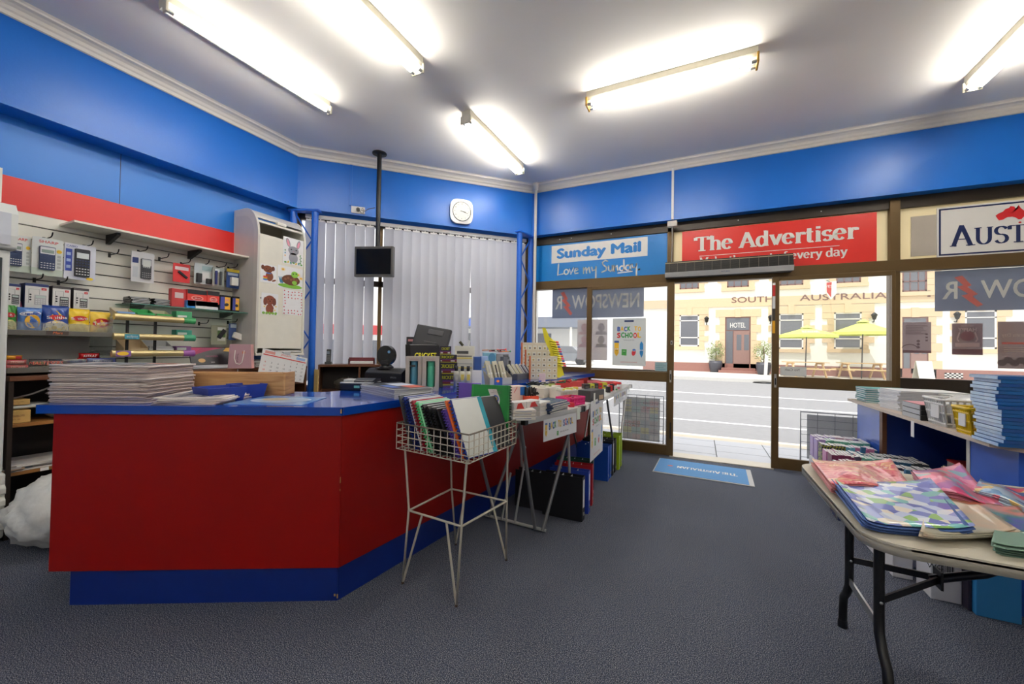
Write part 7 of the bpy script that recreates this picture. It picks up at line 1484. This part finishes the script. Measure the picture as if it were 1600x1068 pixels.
MB().box(.55, .57, -1.1, 1.05, 0, UZ-.022, un).build('back_panel', t); MB().box(.02, .55, .45, .47, 0, UZ-.022, un).build('inner_side', t); MB().box(.02, .55, -.77, -.75, 0, UZ-.022, un).build('inner_side', t); MB().box(.21, .55, -.75, .45, .3, .32, un).build('shelf', t)
a_ = onx(1427, 658, 1.343); t = thing('price_ticket', 'white price ticket hanging from the timber top of the blue unit', 'ticket', (1.338, a_.y, .79), -PI/2); MB().box(-.022, .022, 0, .002, -.06, .05, paper).build('card', t)
def ub_(name, lab, cat, px, dep, c, z=UZ, yaw=0, bevel=.003):
    P, a, W, H = fr(*px, z); t = thing(name, lab, cat, P, a+yaw); MB().box(-W/2, W/2, 0, dep, 0, H, c).build('body', t, bevel=bevel); return t, W, H
def bpile(name, lab, cat, P, a, W, D, z, n, th, cover, pages, grp, jit=.008, side='x', stripe=None):
    for k in range(n):
        t = thing(name, lab[0] if k == n-1 and isinstance(lab, tuple) else (lab[1] if isinstance(lab, tuple) else lab), cat, (P[0]+random.uniform(-jit, jit), P[1]+random.uniform(-jit, jit), z+th*k), a+random.uniform(-.05, .05), grp)
        MB().box(-W/2, W/2, -D/2, D/2, 0, th*.18, cover).box(-W/2, W/2, -D/2, D/2, th*.78, th*.96, cover).box(W/2-.004, W/2, -D/2, D/2, 0, th*.96, cover).build('cover', t); MB().box(-W/2+.002, W/2-.004, -D/2+.003, D/2-.003, th*.18, th*.78, pages).build('pages', t)
        if stripe: MB().box(-W*.2, W*.3, -D/2-.001, -D/2, th*.15, th*.85, stripe).build('spine_label', t)
wp = K(226, 228, 232); 
p = onz(1352, 627, UZ); bpile('exercise_book', ('top teal covered exercise book at the far end of the unit', 'teal edged exercise book in the far end pile'), 'book', (1.56, 4.86), .0, .34, .26, UZ, 7, .019, K(40, 140, 140), wp, 'teal exercise books')
bpile('writing_pad', ('top white writing pad in the tall pile beside the teal books', 'white writing pad in the tall pile'), 'pad', (1.62, 4.33), .1, .42, .3, UZ, 13, .0125, K(236, 236, 236), wp, 'white writing pads')
bpile('spiral_pad', ('top grey pad in the long pile bound with green bands', 'grey pad in the long pile bound with green bands'), 'pad', (1.82, 4.12), .05, .3, .36, UZ, 10, .0155, K(206, 206, 202), K(196, 196, 190), 'grey banded pads', stripe=K(60, 100, 74))
P = onz(1414, 655, UZ)
for k in range(3):
    t = thing('storage_box', ('lowest', 'middle', 'topmost pink-lidded')[k] + ' flat A4 box in the black and silver pile on the unit', 'box', (1.53, 3.8, UZ+.036*k), .0, 'flat A4 boxes'); MB().box(-.16, .16, -.14, .14, 0, .034, K(24, 24, 26)).build('box', t, bevel=.002); MB().box(-.162, -.16, -.13, .13, .002, .032, K(190, 192, 196)).build('end_label', t); b = MB(); b.text('A4 BOX', K(230, 230, 230), (.06, -.1415, .01), h=.014); b.build('print', t)
    if k == 2: MB().box(-.155, .155, -.135, .135, .034, .036, K(226, 150, 160)).build('lid', t)
def ubasket(lab, x, y, w_, d_, h_, c, a=0, filler=None):
    t = thing('plastic_basket', lab, 'basket', (x, y, UZ), a); m = mat('basket_%d' % c[2], c, .35); b = MB(); f = .86
    for sx, sy, nx in ((-1, 0, 9), (0, -1, 11), (0, 1, 11), (1, 0, 9)):
        for k in range(nx+1):
            q = -1+2*k/nx; p0 = Vector((sx*w_/2*f if sx else q*w_/2*f, sy*d_/2*f if sy else q*d_/2*f, 0)); p1 = Vector((p0.x/f, p0.y/f, h_)); b.cyl(p0, p1, .0065, m, n=5)
        for z in (.12, .5, .82): 
            g = lerp(f, 1, z); p0 = Vector((sx*w_/2*g if sx else -w_/2*g, sy*d_/2*g if sy else -d_/2*g, z*h_)); p1 = Vector((sx*w_/2*g if sx else w_/2*g, sy*d_/2*g if sy else d_/2*g, z*h_)); b.cyl(p0, p1, .008, m, n=5)
    b.prism(rrect(w_*f, d_*f, .01), 0, .006, m); b.build('lattice', t); r = MB(); r.tube([(x_, y_, h_) for x_, y_ in rrect(w_+.012, d_+.012, .02)], .008, m, 6, True); r.build('rim', t)
    MB().box(-w_*.5-.004, -w_*.5+.0, -d_*.3, d_*.1, h_*.3, h_*.78, paper, Matrix.Rotation(0, 4, 'Z')).build('label_card', t)
    if filler: crumple(filler, 'wrapped_bundle', 'bundle', (x, y, UZ+.01), w_*.4, d_*.4, h_*1.02, mat('clear_bags', (216, 216, 214), .2, bump=.3, bscale=18), 9, 0, .2)
ubasket('white lattice basket on the timber top beside the A4 boxes', 1.54, 3.5, .34, .24, .17, (226, 226, 224), 0, 'clear bags heaped in the white lattice basket')
ubasket('yellow lattice basket between the white basket and the blue book pile', 1.50, 3.2, .26, .16, .15, (232, 196, 30))
cb = [mat('atlas_blue_%d' % k, c, .3) for k, c in enumerate(((0, 84, 156), (6, 72, 146), (0, 94, 168)))]; pg_ = [ramp_mat('pale_blue_pages_%d' % k, [(0, c), (1, (222, 234, 248))], 30, .4) for k, c in enumerate(((150, 196, 236), (176, 210, 244), (110, 170, 226)))]
for k in range(19):
    th = .0185; t = thing('hardback_book', ('topmost blue book of the tall pile at the right edge of the photo' if k == 18 else 'blue book in the tall pile at the right edge of the photo'), 'book', (1.505 + random.uniform(-.01, .01), 2.945 + (.012 if k > 10 else -.008) + random.uniform(-.008, .008), UZ+th*k), random.uniform(-.03, .03), 'blue books in the tall pile')
    MB().box(-.15, .15, -.11, .11, 0, th*.95, cb[k % 3]).build('cover', t, bevel=.001); MB().box(-.1515, -.1495, -.108, .108, th*.06, th*.9, pg_[0 if k > 8 else 2 if k < 4 else 1]).build('spine_art', t)
    b = MB(); b.text('2024', K(214, 214, 190), (.1, -.1112, th*.3), h=.009); b.build('title', t)
# in the open bay
t = thing('carton', 'brown cardboard carton in the open bay of the blue unit', 'carton', (1.83, 3.42, .321)); MB().box(-.17, .17, -.13, .16, 0, .2, mat('cardboard', (176, 142, 104), .7)).build('box', t, bevel=.003); MB().box(-.17, .17, -.005, .005, .2, .202, K(150, 116, 80)).build('seam', t)
t = thing('sketch_pad', 'large spiral-bound kraft sketch pad leaning in the open bay', 'pad', (1.62, 3.3, .46), math.radians(105)); L = Matrix.Rotation(-.5, 4, 'X'); MB().box(-.02, .36, 0, .016, -.12, .12, mat('kraft_card', (206, 178, 146), .6), L).build('pad', t); b = MB()
for k in range(15): b.tube([L @ Vector((-.01+.025*k, .008+.014*math.cos(q), .12+.014*math.sin(q))) for q in [2*PI*i/8 for i in range(8)]], .0016, K(90, 90, 92), 4, True)
b.build('spiral', t)
t = thing('carton', 'red-edged box with dark blue lettering at the back of the open bay', 'carton', (1.77, 4.1, .321), -PI/2); MB().box(-.22, .22, -.0, .2, 0, .15, K(206, 196, 186)).build('box', t, bevel=.003); MB().box(-.222, .222, -.002, .2, .148, .16, K(190, 40, 44)).build('lid_edge', t); MB().text('Canon', K(40, 50, 90), (0, -.003, .04), h=.06, bold=.03).build('print', t)
# ---------------------------------------------------------------- boxes on the carpet and rows of notebooks on them
def fbox(lab, name, cat, x0, x1, y0, y1, h, c, fn=None, z=0):
    t = thing(name, lab, cat, ((x0+x1)/2, y0, z)); W = x1-x0; MB().box(-W/2, W/2, 0, y1-y0, 0, h, c).build('box', t, bevel=.003)
    if fn: b = MB(); fn(b, W, h); b.build('print', t)
    return t
wc_ = mat('white_carton_board', (224, 222, 224), .6)
fbox('long white carton on the carpet behind the folding table leg', 'carton', 'carton', 1.03, 1.12, 3.08, 3.86, .3, wc_)
def postal(b, W, H):
    k = K(40, 40, 42); r = random.Random(3); x = -W*.2
    while x < W*.25: w_ = r.choice((.002, .003, .005)); b.box(x, x+w_, -.0012, -.0004, H*.42, H*.58, k); x += w_+r.choice((.002, .003, .004))
    b.box(W*.28, W*.42, -.0012, -.0004, H*.64, H*.9, k); b.text('GO', K(226, 226, 226), (W*.35, -.0016, H*.7), h=.02); b.text('WC', k, (-W*.34, -.0012, H*.48), h=.025); b.box(-W*.2, -W*.19, -.0012, -.0004, H*.65, H*.9, k); b.box(-W*.2, W*.0, -.0012, -.0004, H*.65, H*.655, k)
fbox('white carton with a black postage label under the folding table', 'carton', 'carton', 1.125, 1.245, 2.9, 3.06, .34, wc_); o = [o for o in COL.objects if o.name.startswith('carton')][-1]
fbox('pale grey carton with barcode label beside the blue box', 'carton', 'carton', 1.25, 1.4, 2.88, 3.06, .345, K(206, 202, 202), postal) if False else None
b = MB(); postal(b, .13, .34); b.build('postage_label', o)
fbox('sky blue flat box standing on the carpet under the folding table', 'flat_box', 'box', 1.262, 1.42, 2.82, 2.86, .36, mat('box_blue', (50, 138, 200), .5))
fbox('dark printed box edge between the white carton and the blue box', 'flat_box', 'box', 1.246, 1.26, 2.85, 3.0, .34, K(50, 40, 56))
for k, (y0, y1, h) in enumerate(((4.62, 4.9, .28), (4.32, 4.6, .27), (4.02, 4.3, .26), (3.88, 4.0, .25))): fbox('white bin under the notebook rows, %s from the door' % ('first', 'second', 'third', 'fourth')[k], 'display_bin', 'bin', 1.0, 1.62 if y1 < 4.4 else 1.40, y0, y1, h, wc_)
fbox('white bin under the notebook rows nearest the folding table', 'display_bin', 'bin', 1.13, 1.62, 3.27, 3.86, .3, wc_)
cols = [(176, 150, 206), (120, 190, 160), (60, 50, 80), (120, 190, 214), (206, 130, 180), (120, 30, 80), (110, 180, 160), (150, 30, 60), (40, 100, 140), (70, 80, 84), (196, 150, 170), (90, 60, 120)]
nbm = [mat('notebook_%d' % k, c, .4) for k, c in enumerate(cols)]; nbp = ramp_mat('notebook_flecked', [(0, (24, 30, 60)), (.5, (30, 40, 70)), (.6, (200, 200, 60)), (.66, (50, 90, 70)), (1, (40, 30, 60))], 60, .4); pgm = mat('page_block', (232, 230, 228), .8)
meshes = {}
def notebook(x, y, z, th, h, dep, ci, lab, grp, lean=0):
    k = (round(th, 3), round(h, 3), round(dep, 3), ci)
    if k not in meshes:
        m = nbp if ci == 99 else nbm[ci]; b = MB(); b.box(-th/2, th/2, 0, .002, 0, h, m); b.box(-th/2, -th/2+.0015, 0, dep, 0, h, m); b.box(th/2-.0015, th/2, 0, dep, 0, h, m); o1 = b.build('cover'); b2 = MB(); b2.box(-th/2+.0016, th/2-.0016, .003, dep-.003, .002, h+.001, pgm); o2_ = b2.build('pages'); meshes[k] = (o1.data, o2_.data); bpy.data.objects.remove(o1); bpy.data.objects.remove(o2_)
    t = thing('notebook', lab, 'notebook', (x, y, z), 0, grp)
    if lean: t.rotation_euler.y = lean
    for nm, d in zip(('cover', 'pages'), meshes[k]): o = bpy.data.objects.new(nm, d); COL.objects.link(o); o.parent = t
rn = random.Random(2)
rows = [(4.77, .29, .2, [(0, 8), (10, 6), (11, 8), (4, 8)]), (4.63, .285, .2, [(0, 3), (1, 9), (6, 6), (9, 8), (11, 6)]), (4.47, .28, .19, [(99, 8), (3, 3), (4, 6), (8, 8), (10, 7)]), (4.33, .275, .17, [(4, 5), (8, 10), (9, 8), (2, 8)]), (4.17, .27, .18, [(5, 9), (6, 7), (8, 7), (9, 8)]), (4.03, .265, .15, [(6, 8), (5, 6), (7, 9), (11, 7)]), (3.88, .3, .16, [(7, 12), (2, 8), (9, 10)]), (3.74, .302, .15, [(9, 8), (6, 8), (2, 8)]), (3.58, .302, .145, [(2, 6), (10, 9), (9, 8)]), (3.42, .302, .145, [(9, 10), (11, 6), (4, 8)]), (3.3, .302, .14, [(2, 8), (10, 8), (9, 6)])]
ORD = ('first', 'second', 'third', 'fourth', 'fifth', 'sixth', 'seventh', 'eighth', 'ninth', 'tenth', 'eleventh')
for r, (y, z, h, seg) in enumerate(rows):
    x = 1.005 if y > 3.87 else 1.135
    for ci, n in seg:
        for _ in range(n):
            th = .0205
            if x > (1.6 if 3.2 < y < 4.4 else 1.375): break
            notebook(x+th/2, y+rn.uniform(-.004, .004), z, th, h+rn.choice((-.004, 0, .004)), .12, ci, 'slim notebook standing in the %s row of notebooks from the door' % ORD[r], 'notebooks in the %s row from the door' % ORD[r]); x += th+.0012
for x, y, c in ((1.17, 4.0, 2), (1.3, 3.7, 8), (1.26, 4.4, 8), (1.32, 3.5, 9)): notebook(x, y-.02, .3, .03, .2, .03, c, 'notebook sticking up askew above the rows, %s one' % ('dark', 'blue', 'tall blue', 'grey')[(2, 8, 8, 9).index(c) if x != 1.26 else 2], 'notebooks sticking up', -.25 if c == 2 else .08)
t = fbox('dark star-printed box on the carpet below the left edge of the folding table', 'printed_box', 'box', .98, 1.0, 3.9, 4.1, .3, ramp_mat('star_print', [(0, (40, 50, 80)), (.6, (50, 60, 90)), (.66, (220, 200, 160)), (.7, (60, 140, 120))], 40, .4))
# ================================================================ the street
HY = 26.2
asph = mat('asphalt', (134, 134, 136), .9, var=.12, scale=9); pave = mat('paver_grey', (206, 208, 214), .8, var=.05, scale=2); kerb = mat('kerb_concrete', (226, 216, 196), .8); foot = mat('far_footpath', (206, 204, 198), .85); lnm = mat('road_paint', (240, 240, 240), .7)
struct(MB().box(-90, 60, 6.95, 20.6, -.3, -.06, asph).build('ground_road'))
b = MB(); b.box(-90, 60, 5.5, 6.62, -.3, -.025, K(96, 98, 102)); x = -14.2; k = 0
while x < 12:
    y = 5.5 - .2*(k % 2)
    while y < 6.62:
        y0, y1 = max(y, 5.5)+.006, min(y+.4, 6.62)-.006
        if y1 > y0: b.box(x+.006, x+.594, y0, y1, -.1, -.01, pave)
        y += .4
    x += .6; k += 1
struct(b.build('ground_pavement')); struct(MB().box(-90, 60, 6.62, 6.95, -.3, -.012, kerb).build('ground_kerb'))
struct(MB().box(-90, 60, 20.6, 40, -.3, .1, foot).build('ground_far_footpath')); struct(MB().box(-90, 60, -30, 5.5, -.4, -.12, foot).build('ground_side_street'))
for lab, y, w_, x0, x1 in (('thin pale line along the near side of the road', 8.6, .1, -10, 50), ('white lane line nearest the middle of the road', 11.6, .16, -10, 50), ('white lane line beyond the middle of the road', 14.2, .16, -10, 50), ('broad white marking on the road seen through the left door leaf', 10.6, 1.6, -6.2, -2.2)):
    tag(MB().box(x0, x1, y-w_/2, y+w_/2, -.06, -.056, lnm).build('road_marking'), lab, 'road marking')
struct(MB().box(-2.35, XR, 5.5, 5.62, ZC-.6, 3.85, white).build('trim_6_parapet'))
# ---------------------------------------------------------------- the hotel opposite
cw = mat('hotel_render', (238, 236, 226), .8, var=.05, scale=3, bump=.3, bscale=25); qn = mat('hotel_quoin', (214, 190, 156), .8); pn = mat('hotel_plinth', (150, 108, 98), .8); pb_ = mat('hotel_brown', (124, 92, 86), .6); pg2 = mat('hotel_glass', (108, 110, 116), .15); wf = mat('hotel_sash', (226, 222, 216), .6)
def H(x, y): q = ony(x, y, HY); return q.x, q.z
hx0 = H(1006, 500)[0]
t = thing('hotel_building', 'cream rendered two-storey hotel with tan quoins across the street', 'building', (0, HY, .1))
MB().box(hx0, 26, 0, 9, 0, 8.4, cw).build('wall', t)
zp = H(1120, 567)[1]-.1
MB().box(hx0-.02, 26, -.05, 0, 0, zp, pn).build('plinth', t)
z0, z1 = H(1300, 475)[1]-.1, H(1300, 460)[1]-.1
MB().box(hx0-.03, 26, -.06, 0, z0, z1, qn).build('string_course', t)
b = MB(); xs = [H(1143, 467)[0], H(1390, 467)[0]]; gap = H(1215, 467)[0]
lt = H(1143, 473)[1]-.1; b.text('SOUTH', pb_, (xs[0], -.065, lt), h=(z1-z0)*.62, w=H(1208, 467)[0]-xs[0], align='l', bold=.01); b.text('AUSTRALIAN', pb_, (H(1249, 467)[0], -.065, lt), h=(z1-z0)*.62, w=(xs[1]-H(1249, 467)[0])*1.1, align='l', bold=.01); b.text('HOTEL', pb_, (H(1448, 466)[0], -.065, lt), h=(z1-z0)*.62, w=3.2, align='l', bold=.01); b.build('name_lettering', t)
def quoins(x0, x1, z0, z1, n=6, sill=True, lintel=True):
    b = MB(); hh = (z1-z0)/n
    for k in range(n):
        w_ = .5 if k % 2 else .28
        b.box(x0-w_, x0, -.05, .0, z0+hh*k, z0+hh*(k+1)-.01, qn); b.box(x1, x1+w_, -.05, .0, z0+hh*k, z0+hh*(k+1)-.01, qn)
    if lintel: b.box(x0-.5, x1+.5, -.055, .0, z1, z1+.42, qn); b.box((x0+x1)/2-.14, (x0+x1)/2+.14, -.09, 0, z1-.02, z1+.46, qn)
    if sill: b.box(x0-.3, x1+.3, -.12, 0, z0-.2, z0, qn)
    b.build('quoin_surround', t)
def hwin(px, upper=False):
    x0, z1 = H(px[0], px[1]); x1, z0 = H(px[2], px[3]); z0 -= .1; z1 -= .1
    if upper: z1 = z0 + 1.9
    quoins(x0, x1, z0, z1); w_ = MB(); m = pb_ if upper else wf
    for a, c, d, e in ((x0, x0+.07, z0, z1), (x1-.07, x1, z0, z1), (x0, x1, z0, z0+.08), (x0, x1, z1-.08, z1), (x0, x1, z0+(z1-z0)*.26, z0+(z1-z0)*.26+.06), (x0, x1, z0+(z1-z0)*.8, z0+(z1-z0)*.8+.05)): w_.box(a, c, -.03, .02, d, e, m)
    if upper:
        for f in (.33, .66): w_.box(lerp(x0, x1, f)-.02, lerp(x0, x1, f)+.02, -.03, .02, z0, z1, m)
    o = w_.build('window', t); MB().box(x0, x1, -.012, -.004, z0, z1, pg2).build('pane', o)
for px in ((1062, 492, 1092, 541), (1217, 490, 1255, 545), (1303, 488, 1346, 545), (1507, 485, 1557, 545)): hwin(px)
for px in ((1062, 440, 1092, 451), (1136, 437, 1170, 448), (1218, 436, 1255, 445), (1306, 434, 1345, 441), (1409, 437, 1448, 455)): hwin(px, True)
def hdoor(px, hotel):
    x0, z1 = H(px[0], px[1]); x1, _ = H(px[2], px[1]); z0 = .28; z1 -= .1; quoins(x0, x1, z0-.2, z1, 7, False)
    MB().box(x0, x1, -.02, .0, z0, z1, pb_).build('door_frame', t); xm = lerp(x0, x1, .34); zf = lerp(z0, z1, .72)
    o = MB().box(xm, x1-.06, -.05, -.02, z0, zf, mat('hotel_door', (146, 116, 108), .5)).build('door', t); b = MB()
    for f in (.18, .62): b.box(lerp(xm, x1, f), lerp(xm, x1, f+.28), -.055, -.05, lerp(z0, zf, .48), lerp(z0, zf, .9), pg2)
    b.build('door_pane', o); MB().box(x0+.06, xm-.04, -.03, -.02, z0+.1, zf, pg2).build('side_light', t); MB().box(x0+.08, x1-.08, -.03, -.02, zf+.06, z1-.08, pg2).build('fan_light', t)
    if hotel:
        MB().text('HOTEL', wf, ((x0+x1)/2, -.035, zf+.2), h=.28, w=(x1-x0)*.6, bold=.02).build('fan_light_lettering', t)
        for k in range(2): MB().box(x0-.35+.15*k, x1+.35-.15*k, -.75+.3*k, -.02, .14*k, .14*(k+1), pn).build('step', t)
hdoor((1133, 495, 1173), True); hdoor((1409, 495, 1450), False)
for i, (lab, x, y) in enumerate((('black wall lantern left of the hotel door', 1104, 500), ('black wall lantern right of the hotel door', 1203, 498), ('black wall lantern right of the second parasol', 1363, 495), ('black wall lantern beside the far hotel window', 1491, 494))):
    q = H(x, y); t2_ = thing('wall_lantern', lab, 'lantern', (q[0], HY-.25, q[1]-.15)); MB().lathe([(.06, 0), (.12, .22), (.14, .24), (.03, .36)], blackm).build('lantern', t2_); MB().tube([(0, 0, .0), (0, .06, -.12), (0, .25, -.1)], .025, blackm, 6).build('bracket', t2_)
q0, q1 = H(1283, 442), H(1301, 470)
t2_ = thing('hanging_sign', 'red and white shield sign projecting from the hotel wall', 'sign', ((q0[0]+q1[0])/2, HY-.7, q1[1])); w_ = q1[0]-q0[0]
MB().prism([(-w_*.45, .9), (w_*.45, .95), (w_*.45, .3), (0, 0), (-w_*.4, .35)], -.06, .06, K(226, 222, 216), 'y').build('board', t2_, bevel=.02); b = MB(); b.flat([(-w_*.4, .88), (w_*.05, .9), (w_*.0, .1), (-w_*.36, .4)], K(190, 70, 60), (0, -.065, 0)); b.text('WEST', wf, (-w_*.17, -.07, .62), h=.13); b.build('print', t2_); MB().tube([(0, 0, .9), (0, .7, 1.1)], .02, blackm, 6).build('bracket', t2_)
# pots, parasols, picnic tables
leafm = mat('olive_leaf', (134, 146, 96), .7, var=.3, scale=8); potm = mat('pot_charcoal', (72, 72, 80), .5); tim = mat('picnic_timber', (218, 186, 138), .7, var=.1, scale=20); lime = mat('parasol_lime', (208, 216, 110), .7)
def at(x, y, z=.1): return onz(x, y, z)
for lab, x, y in (('potted olive tree left of the hotel steps', 1118, 581), ('potted olive tree right of the hotel steps', 1193, 585)):
    p = at(x, y); t2_ = thing('potted_olive', lab, 'potted tree', p); rn_ = random.Random(x)
    MB().lathe([(.24, 0), (.32, .2), (.36, .5), (.33, .66), (.3, .62)], potm, n=18).build('pot', t2_); MB().tube([(0, 0, .55), (.02, 0, 1.1), (0, .02, 1.5)], .025, pb_, 6).build('trunk', t2_); b = MB()
    for _ in range(420):
        d = Vector((rn_.gauss(0, 1), rn_.gauss(0, 1), rn_.gauss(0, 1))).normalized()*(rn_.random()**.5); c = Vector((d.x*.5, d.y*.5, 1.25+d.z*.62)); a = Vector((rn_.gauss(0, 1), rn_.gauss(0, 1), rn_.gauss(0, .6)+.5)).normalized()*.075; s = a.orthogonal().normalized()*.02
        b.add([c-a, c+s, c+a, c-s], [(0, 1, 2, 3)], leafm)
    b.build('foliage', t2_)
def picnic(lab, x, y, rz):
    p = at(x, y); t2_ = thing('picnic_table', lab, 'picnic table', p, rz)
    MB().box(-.9, .9, -.36, .36, .72, .76, tim).build('table_top', t2_)
    for s in (-1, 1): MB().box(-.9, .9, s*.72-.13, s*.72+.13, .42, .46, tim).build('bench', t2_)
    for sx in (-.65, .65):
        b = MB(); b.box(sx-.03, sx+.03, -.8, .8, .36, .43, tim); b.box(sx-.03, sx+.03, -.34, .34, .65, .72, tim)
        for s in (-1, 1): b.prism([(s*.22-.06, .72), (s*.22+.06, .72), (s*.62+.06, 0), (s*.62-.06, 0)], sx-.05, sx-.0, tim, 'x')
        b.build('trestle_leg', t2_)
    return p
def parasol(lab, x, y, xt, yt, rim, P, word):
    t2_ = thing('parasol', lab, 'parasol', (P.x, P.y, .1)); zt = zat(P, xt, yt)-.1; zr = zat(P, xt, rim)-.1; R = 1.25; tx = .06
    MB().cyl((0, 0, 0), (tx, 0, zt), .025, K(70, 66, 66), n=8).build('pole', t2_); c = [(R*math.cos(PI/8+PI/4*k)+tx, R*math.sin(PI/8+PI/4*k), zr) for k in range(8)]; b = MB(); b.add([(tx, 0, zt)]+c, [(0, k+1, (k+1) % 8+1) for k in range(8)], lime); b.add([(*q[:2], zr-.14) for q in c]+c, [(k, (k+1) % 8, 8+(k+1) % 8, 8+k) for k in range(8)], lime); b.build('canopy', t2_); MB().lathe([(.05, 0), (.28, -.06), (.0, .1)], lime, (tx, 0, zt+.02), 8, False).build('vent_cap', t2_)
    if word: MB().text('STONE', wf, (0, -R*.75, lerp(zr, zt, .35)), (1, 0, 0), (0, .5, .3), .14, bold=.02).text('WOOD', wf, (0, -R*.85, lerp(zr, zt, .2)), (1, 0, 0), (0, .5, .3), .14, bold=.02).build('canopy_lettering', t2_)
P = picnic('pale timber picnic table under the lettered lime parasol', 1258, 589, .25); parasol('lime parasol with white lettering nearer the door opening', 0, 0, 1251, 511, 523, P, True)
P = picnic('pale timber picnic table under the plain lime parasol at the right', 1346, 591, .15); parasol('plain lime parasol in front of the right hotel window', 0, 0, 1351, 502, 519, P, False)
p = at(1443, 597); t2_ = thing('sandwich_board', 'white and black sandwich board on the far footpath', 'sandwich board', p, .3)
for s in (-1, 1): MB().box(-.3, .3, -.012, .012, 0, .95, wf if s < 0 else K(180, 176, 160), Matrix.Translation((0, s*.22, 0)) @ Matrix.Rotation(-s*-.22, 4, 'X')).build('panel', t2_)
p = at(1195, 598, -.06); t2_ = thing('flag_base', 'white feather flag pole on a black base at the far kerb', 'flag', p); MB().lathe([(.5, 0), (.45, .05), (.05, .08)], blackm).build('base', t2_); MB().prism([(-.05, .05), (.08, .1), (.12, 1.2), (.0, 1.3)], -.02, .02, wf, 'y').build('flag', t2_)
t2_ = thing('air_vent', 'black and white chequered air vent low on the hotel plinth', 'vent', (H(1489, 587)[0], HY-.06, .2)); b = MB(); b.box(-.32, .32, -.01, 0, 0, .26, wf)
for i in range(8):
    for j in range(4):
        if (i+j) % 2: b.box(-.32+.08*i, -.24+.08*i, -.015, -.008, .065*j, .065*(j+1), blackm)
b.build('grille', t2_)
# far left: low shop with blue fascia, car, lamp post
t2_ = thing('distant_shop', 'low white shop with a blue fascia far down the street at the left', 'building', (-24, 38, .1), .12)
MB().box(-16, 14, 0, 8, 0, 3.6, K(226, 226, 224)).build('wall', t2_); MB().box(-16, 14, -3.2, .2, 3.3, 4.3, K(120, 126, 140)).build('verandah_fascia', t2_); MB().box(-12, 8, -3.24, -3.2, 3.45, 4.15, K(60, 100, 190)).text('BLUE SHOP'[:0], wf).build('blue_sign', t2_); MB().prism([(-.4, 4.3), (8.4, 4.3), (4, 6.4)], -16, 14, K(196, 198, 204), 'x').build('roof', t2_)
for k in range(6): MB().box(-15+5.5*k, -14.8+5.5*k, -3.1, -2.9, 0, 3.4, wf).build('post', t2_)
for k in range(4): MB().box(-14+6.5*k, -9.5+6.5*k, -.05, 0, .6, 2.8, pg2).build('shop_window', t2_)
t2_ = thing('parked_car', 'grey car parked far down the street seen through the left glass', 'car', (-9.6, 30, .1), .1)
MB().prism([(-2.1, .3), (2.1, .3), (2.15, .75), (1.3, .9), (.7, 1.42), (-.9, 1.45), (-1.7, .95), (-2.15, .85)], -.85, .85, K(120, 124, 130, .25), 'y').build('body', t2_, bevel=.06)
for x in (-1.3, 1.3): MB().cyl((x, -.9, .32), (x, .9, .32), .32, blackm, n=16).build('wheel_pair', t2_)
MB().prism([(-1.4, .95), (1.15, .95), (.65, 1.36), (-.85, 1.39)], -.87, .87, pg2, 'y').build('windows', t2_)
t2_ = thing('street_lamp', 'thin curved street lamp against the sky at the far left of the door glass', 'lamp post', (-13.2, 33, .1)); MB().tube([(0, 0, 0), (0, 0, 6.5), (.4, 0, 7.1), (1.2, 0, 7.4), (2, 0, 7.45)], .07, steel, 8).build('pole', t2_); MB().box(1.7, 2.4, -.12, .12, 7.38, 7.5, steel).build('lamp_head', t2_)
# red and white shopfront across the side street, glimpsed between the blind slats
t2_ = thing('side_street_shop', 'pale shop with a red stripe glimpsed through gaps in the blind', 'building', (-18, 14, -.1), PI/4)
MB().box(-6, 6, 0, 6, 0, 4.5, K(232, 230, 226)).build('wall', t2_); MB().box(-6, 6, -.05, 0, 2.0, 2.5, K(206, 60, 60)).build('red_stripe', t2_); MB().box(-5, 5, -.04, 0, .4, 1.7, pg2).build('shop_window', t2_)
# ---------------------------------------------------------------- billboard racks on the pavement
def rack(lab, px, Y, posters):
    a, c = ony(px[0], px[1], Y), ony(px[2], px[1], Y); zt = a.z*.5+c.z*.5; W = c.x-a.x
    t2_ = thing('billboard_rack', lab, 'rack', ((a.x+c.x)/2, Y, -.01)); b = MB(); b.tube([(-W/2, 0, .0), (-W/2, 0, zt), (W/2, 0, zt), (W/2, 0, 0)], .008, K(90, 94, 104), 6); nx, nz = 5, 6
    for k in range(1, nx): b.cyl((-W/2+W*k/nx, 0, .05), (-W/2+W*k/nx, 0, zt), .003, K(90, 94, 104), n=5)
    for k in range(nz): b.cyl((-W/2, 0, .06+(zt-.06)*k/nz), (W/2, 0, .06+(zt-.06)*k/nz), .003, K(90, 94, 104), n=5)
    b.build('wire_grid', t2_); o = MB().box(-W*.42, W*.42, .012, .016, .04, zt*.95, K(190, 192, 190) if posters else K(170, 174, 180)).build('poster_sheet', t2_)
    if posters:
        b = MB(); r = random.Random(6)
        for i in range(4):
            for j in range(6): b.box(-W*.4+W*.2*i, -W*.4+W*.2*i+W*.18, .0105, .0118, zt*(.06+.145*j), zt*(.06+.145*j)+zt*.12, K(*r.choice(((214, 210, 160), (206, 184, 180), (180, 188, 190), (212, 210, 204), (190, 182, 176), (178, 198, 192)))))
        for w1, z, s in (('STEGO', .82, .22), ('COMICS', .72, .22), ('DOUBLE', .4, -.2), ('CASH', .33, -.2)): b.text(w1, K(190, 90, 90), (W*s, .0095, zt*z), h=zt*.05, w=W*.34, mirror=True)
        b.build('poster_print', t2_)
rack('wire billboard rack with faded posters outside the left door leaf', (968, 616, 1037), 5.85, True)
rack('wire billboard rack with faded posters half hidden by the tall banner', (884, 628, 930), 5.85, True)
rack('wire billboard rack with a grey sheet outside the right door leaf', (1251, 646, 1392), 5.85, False)
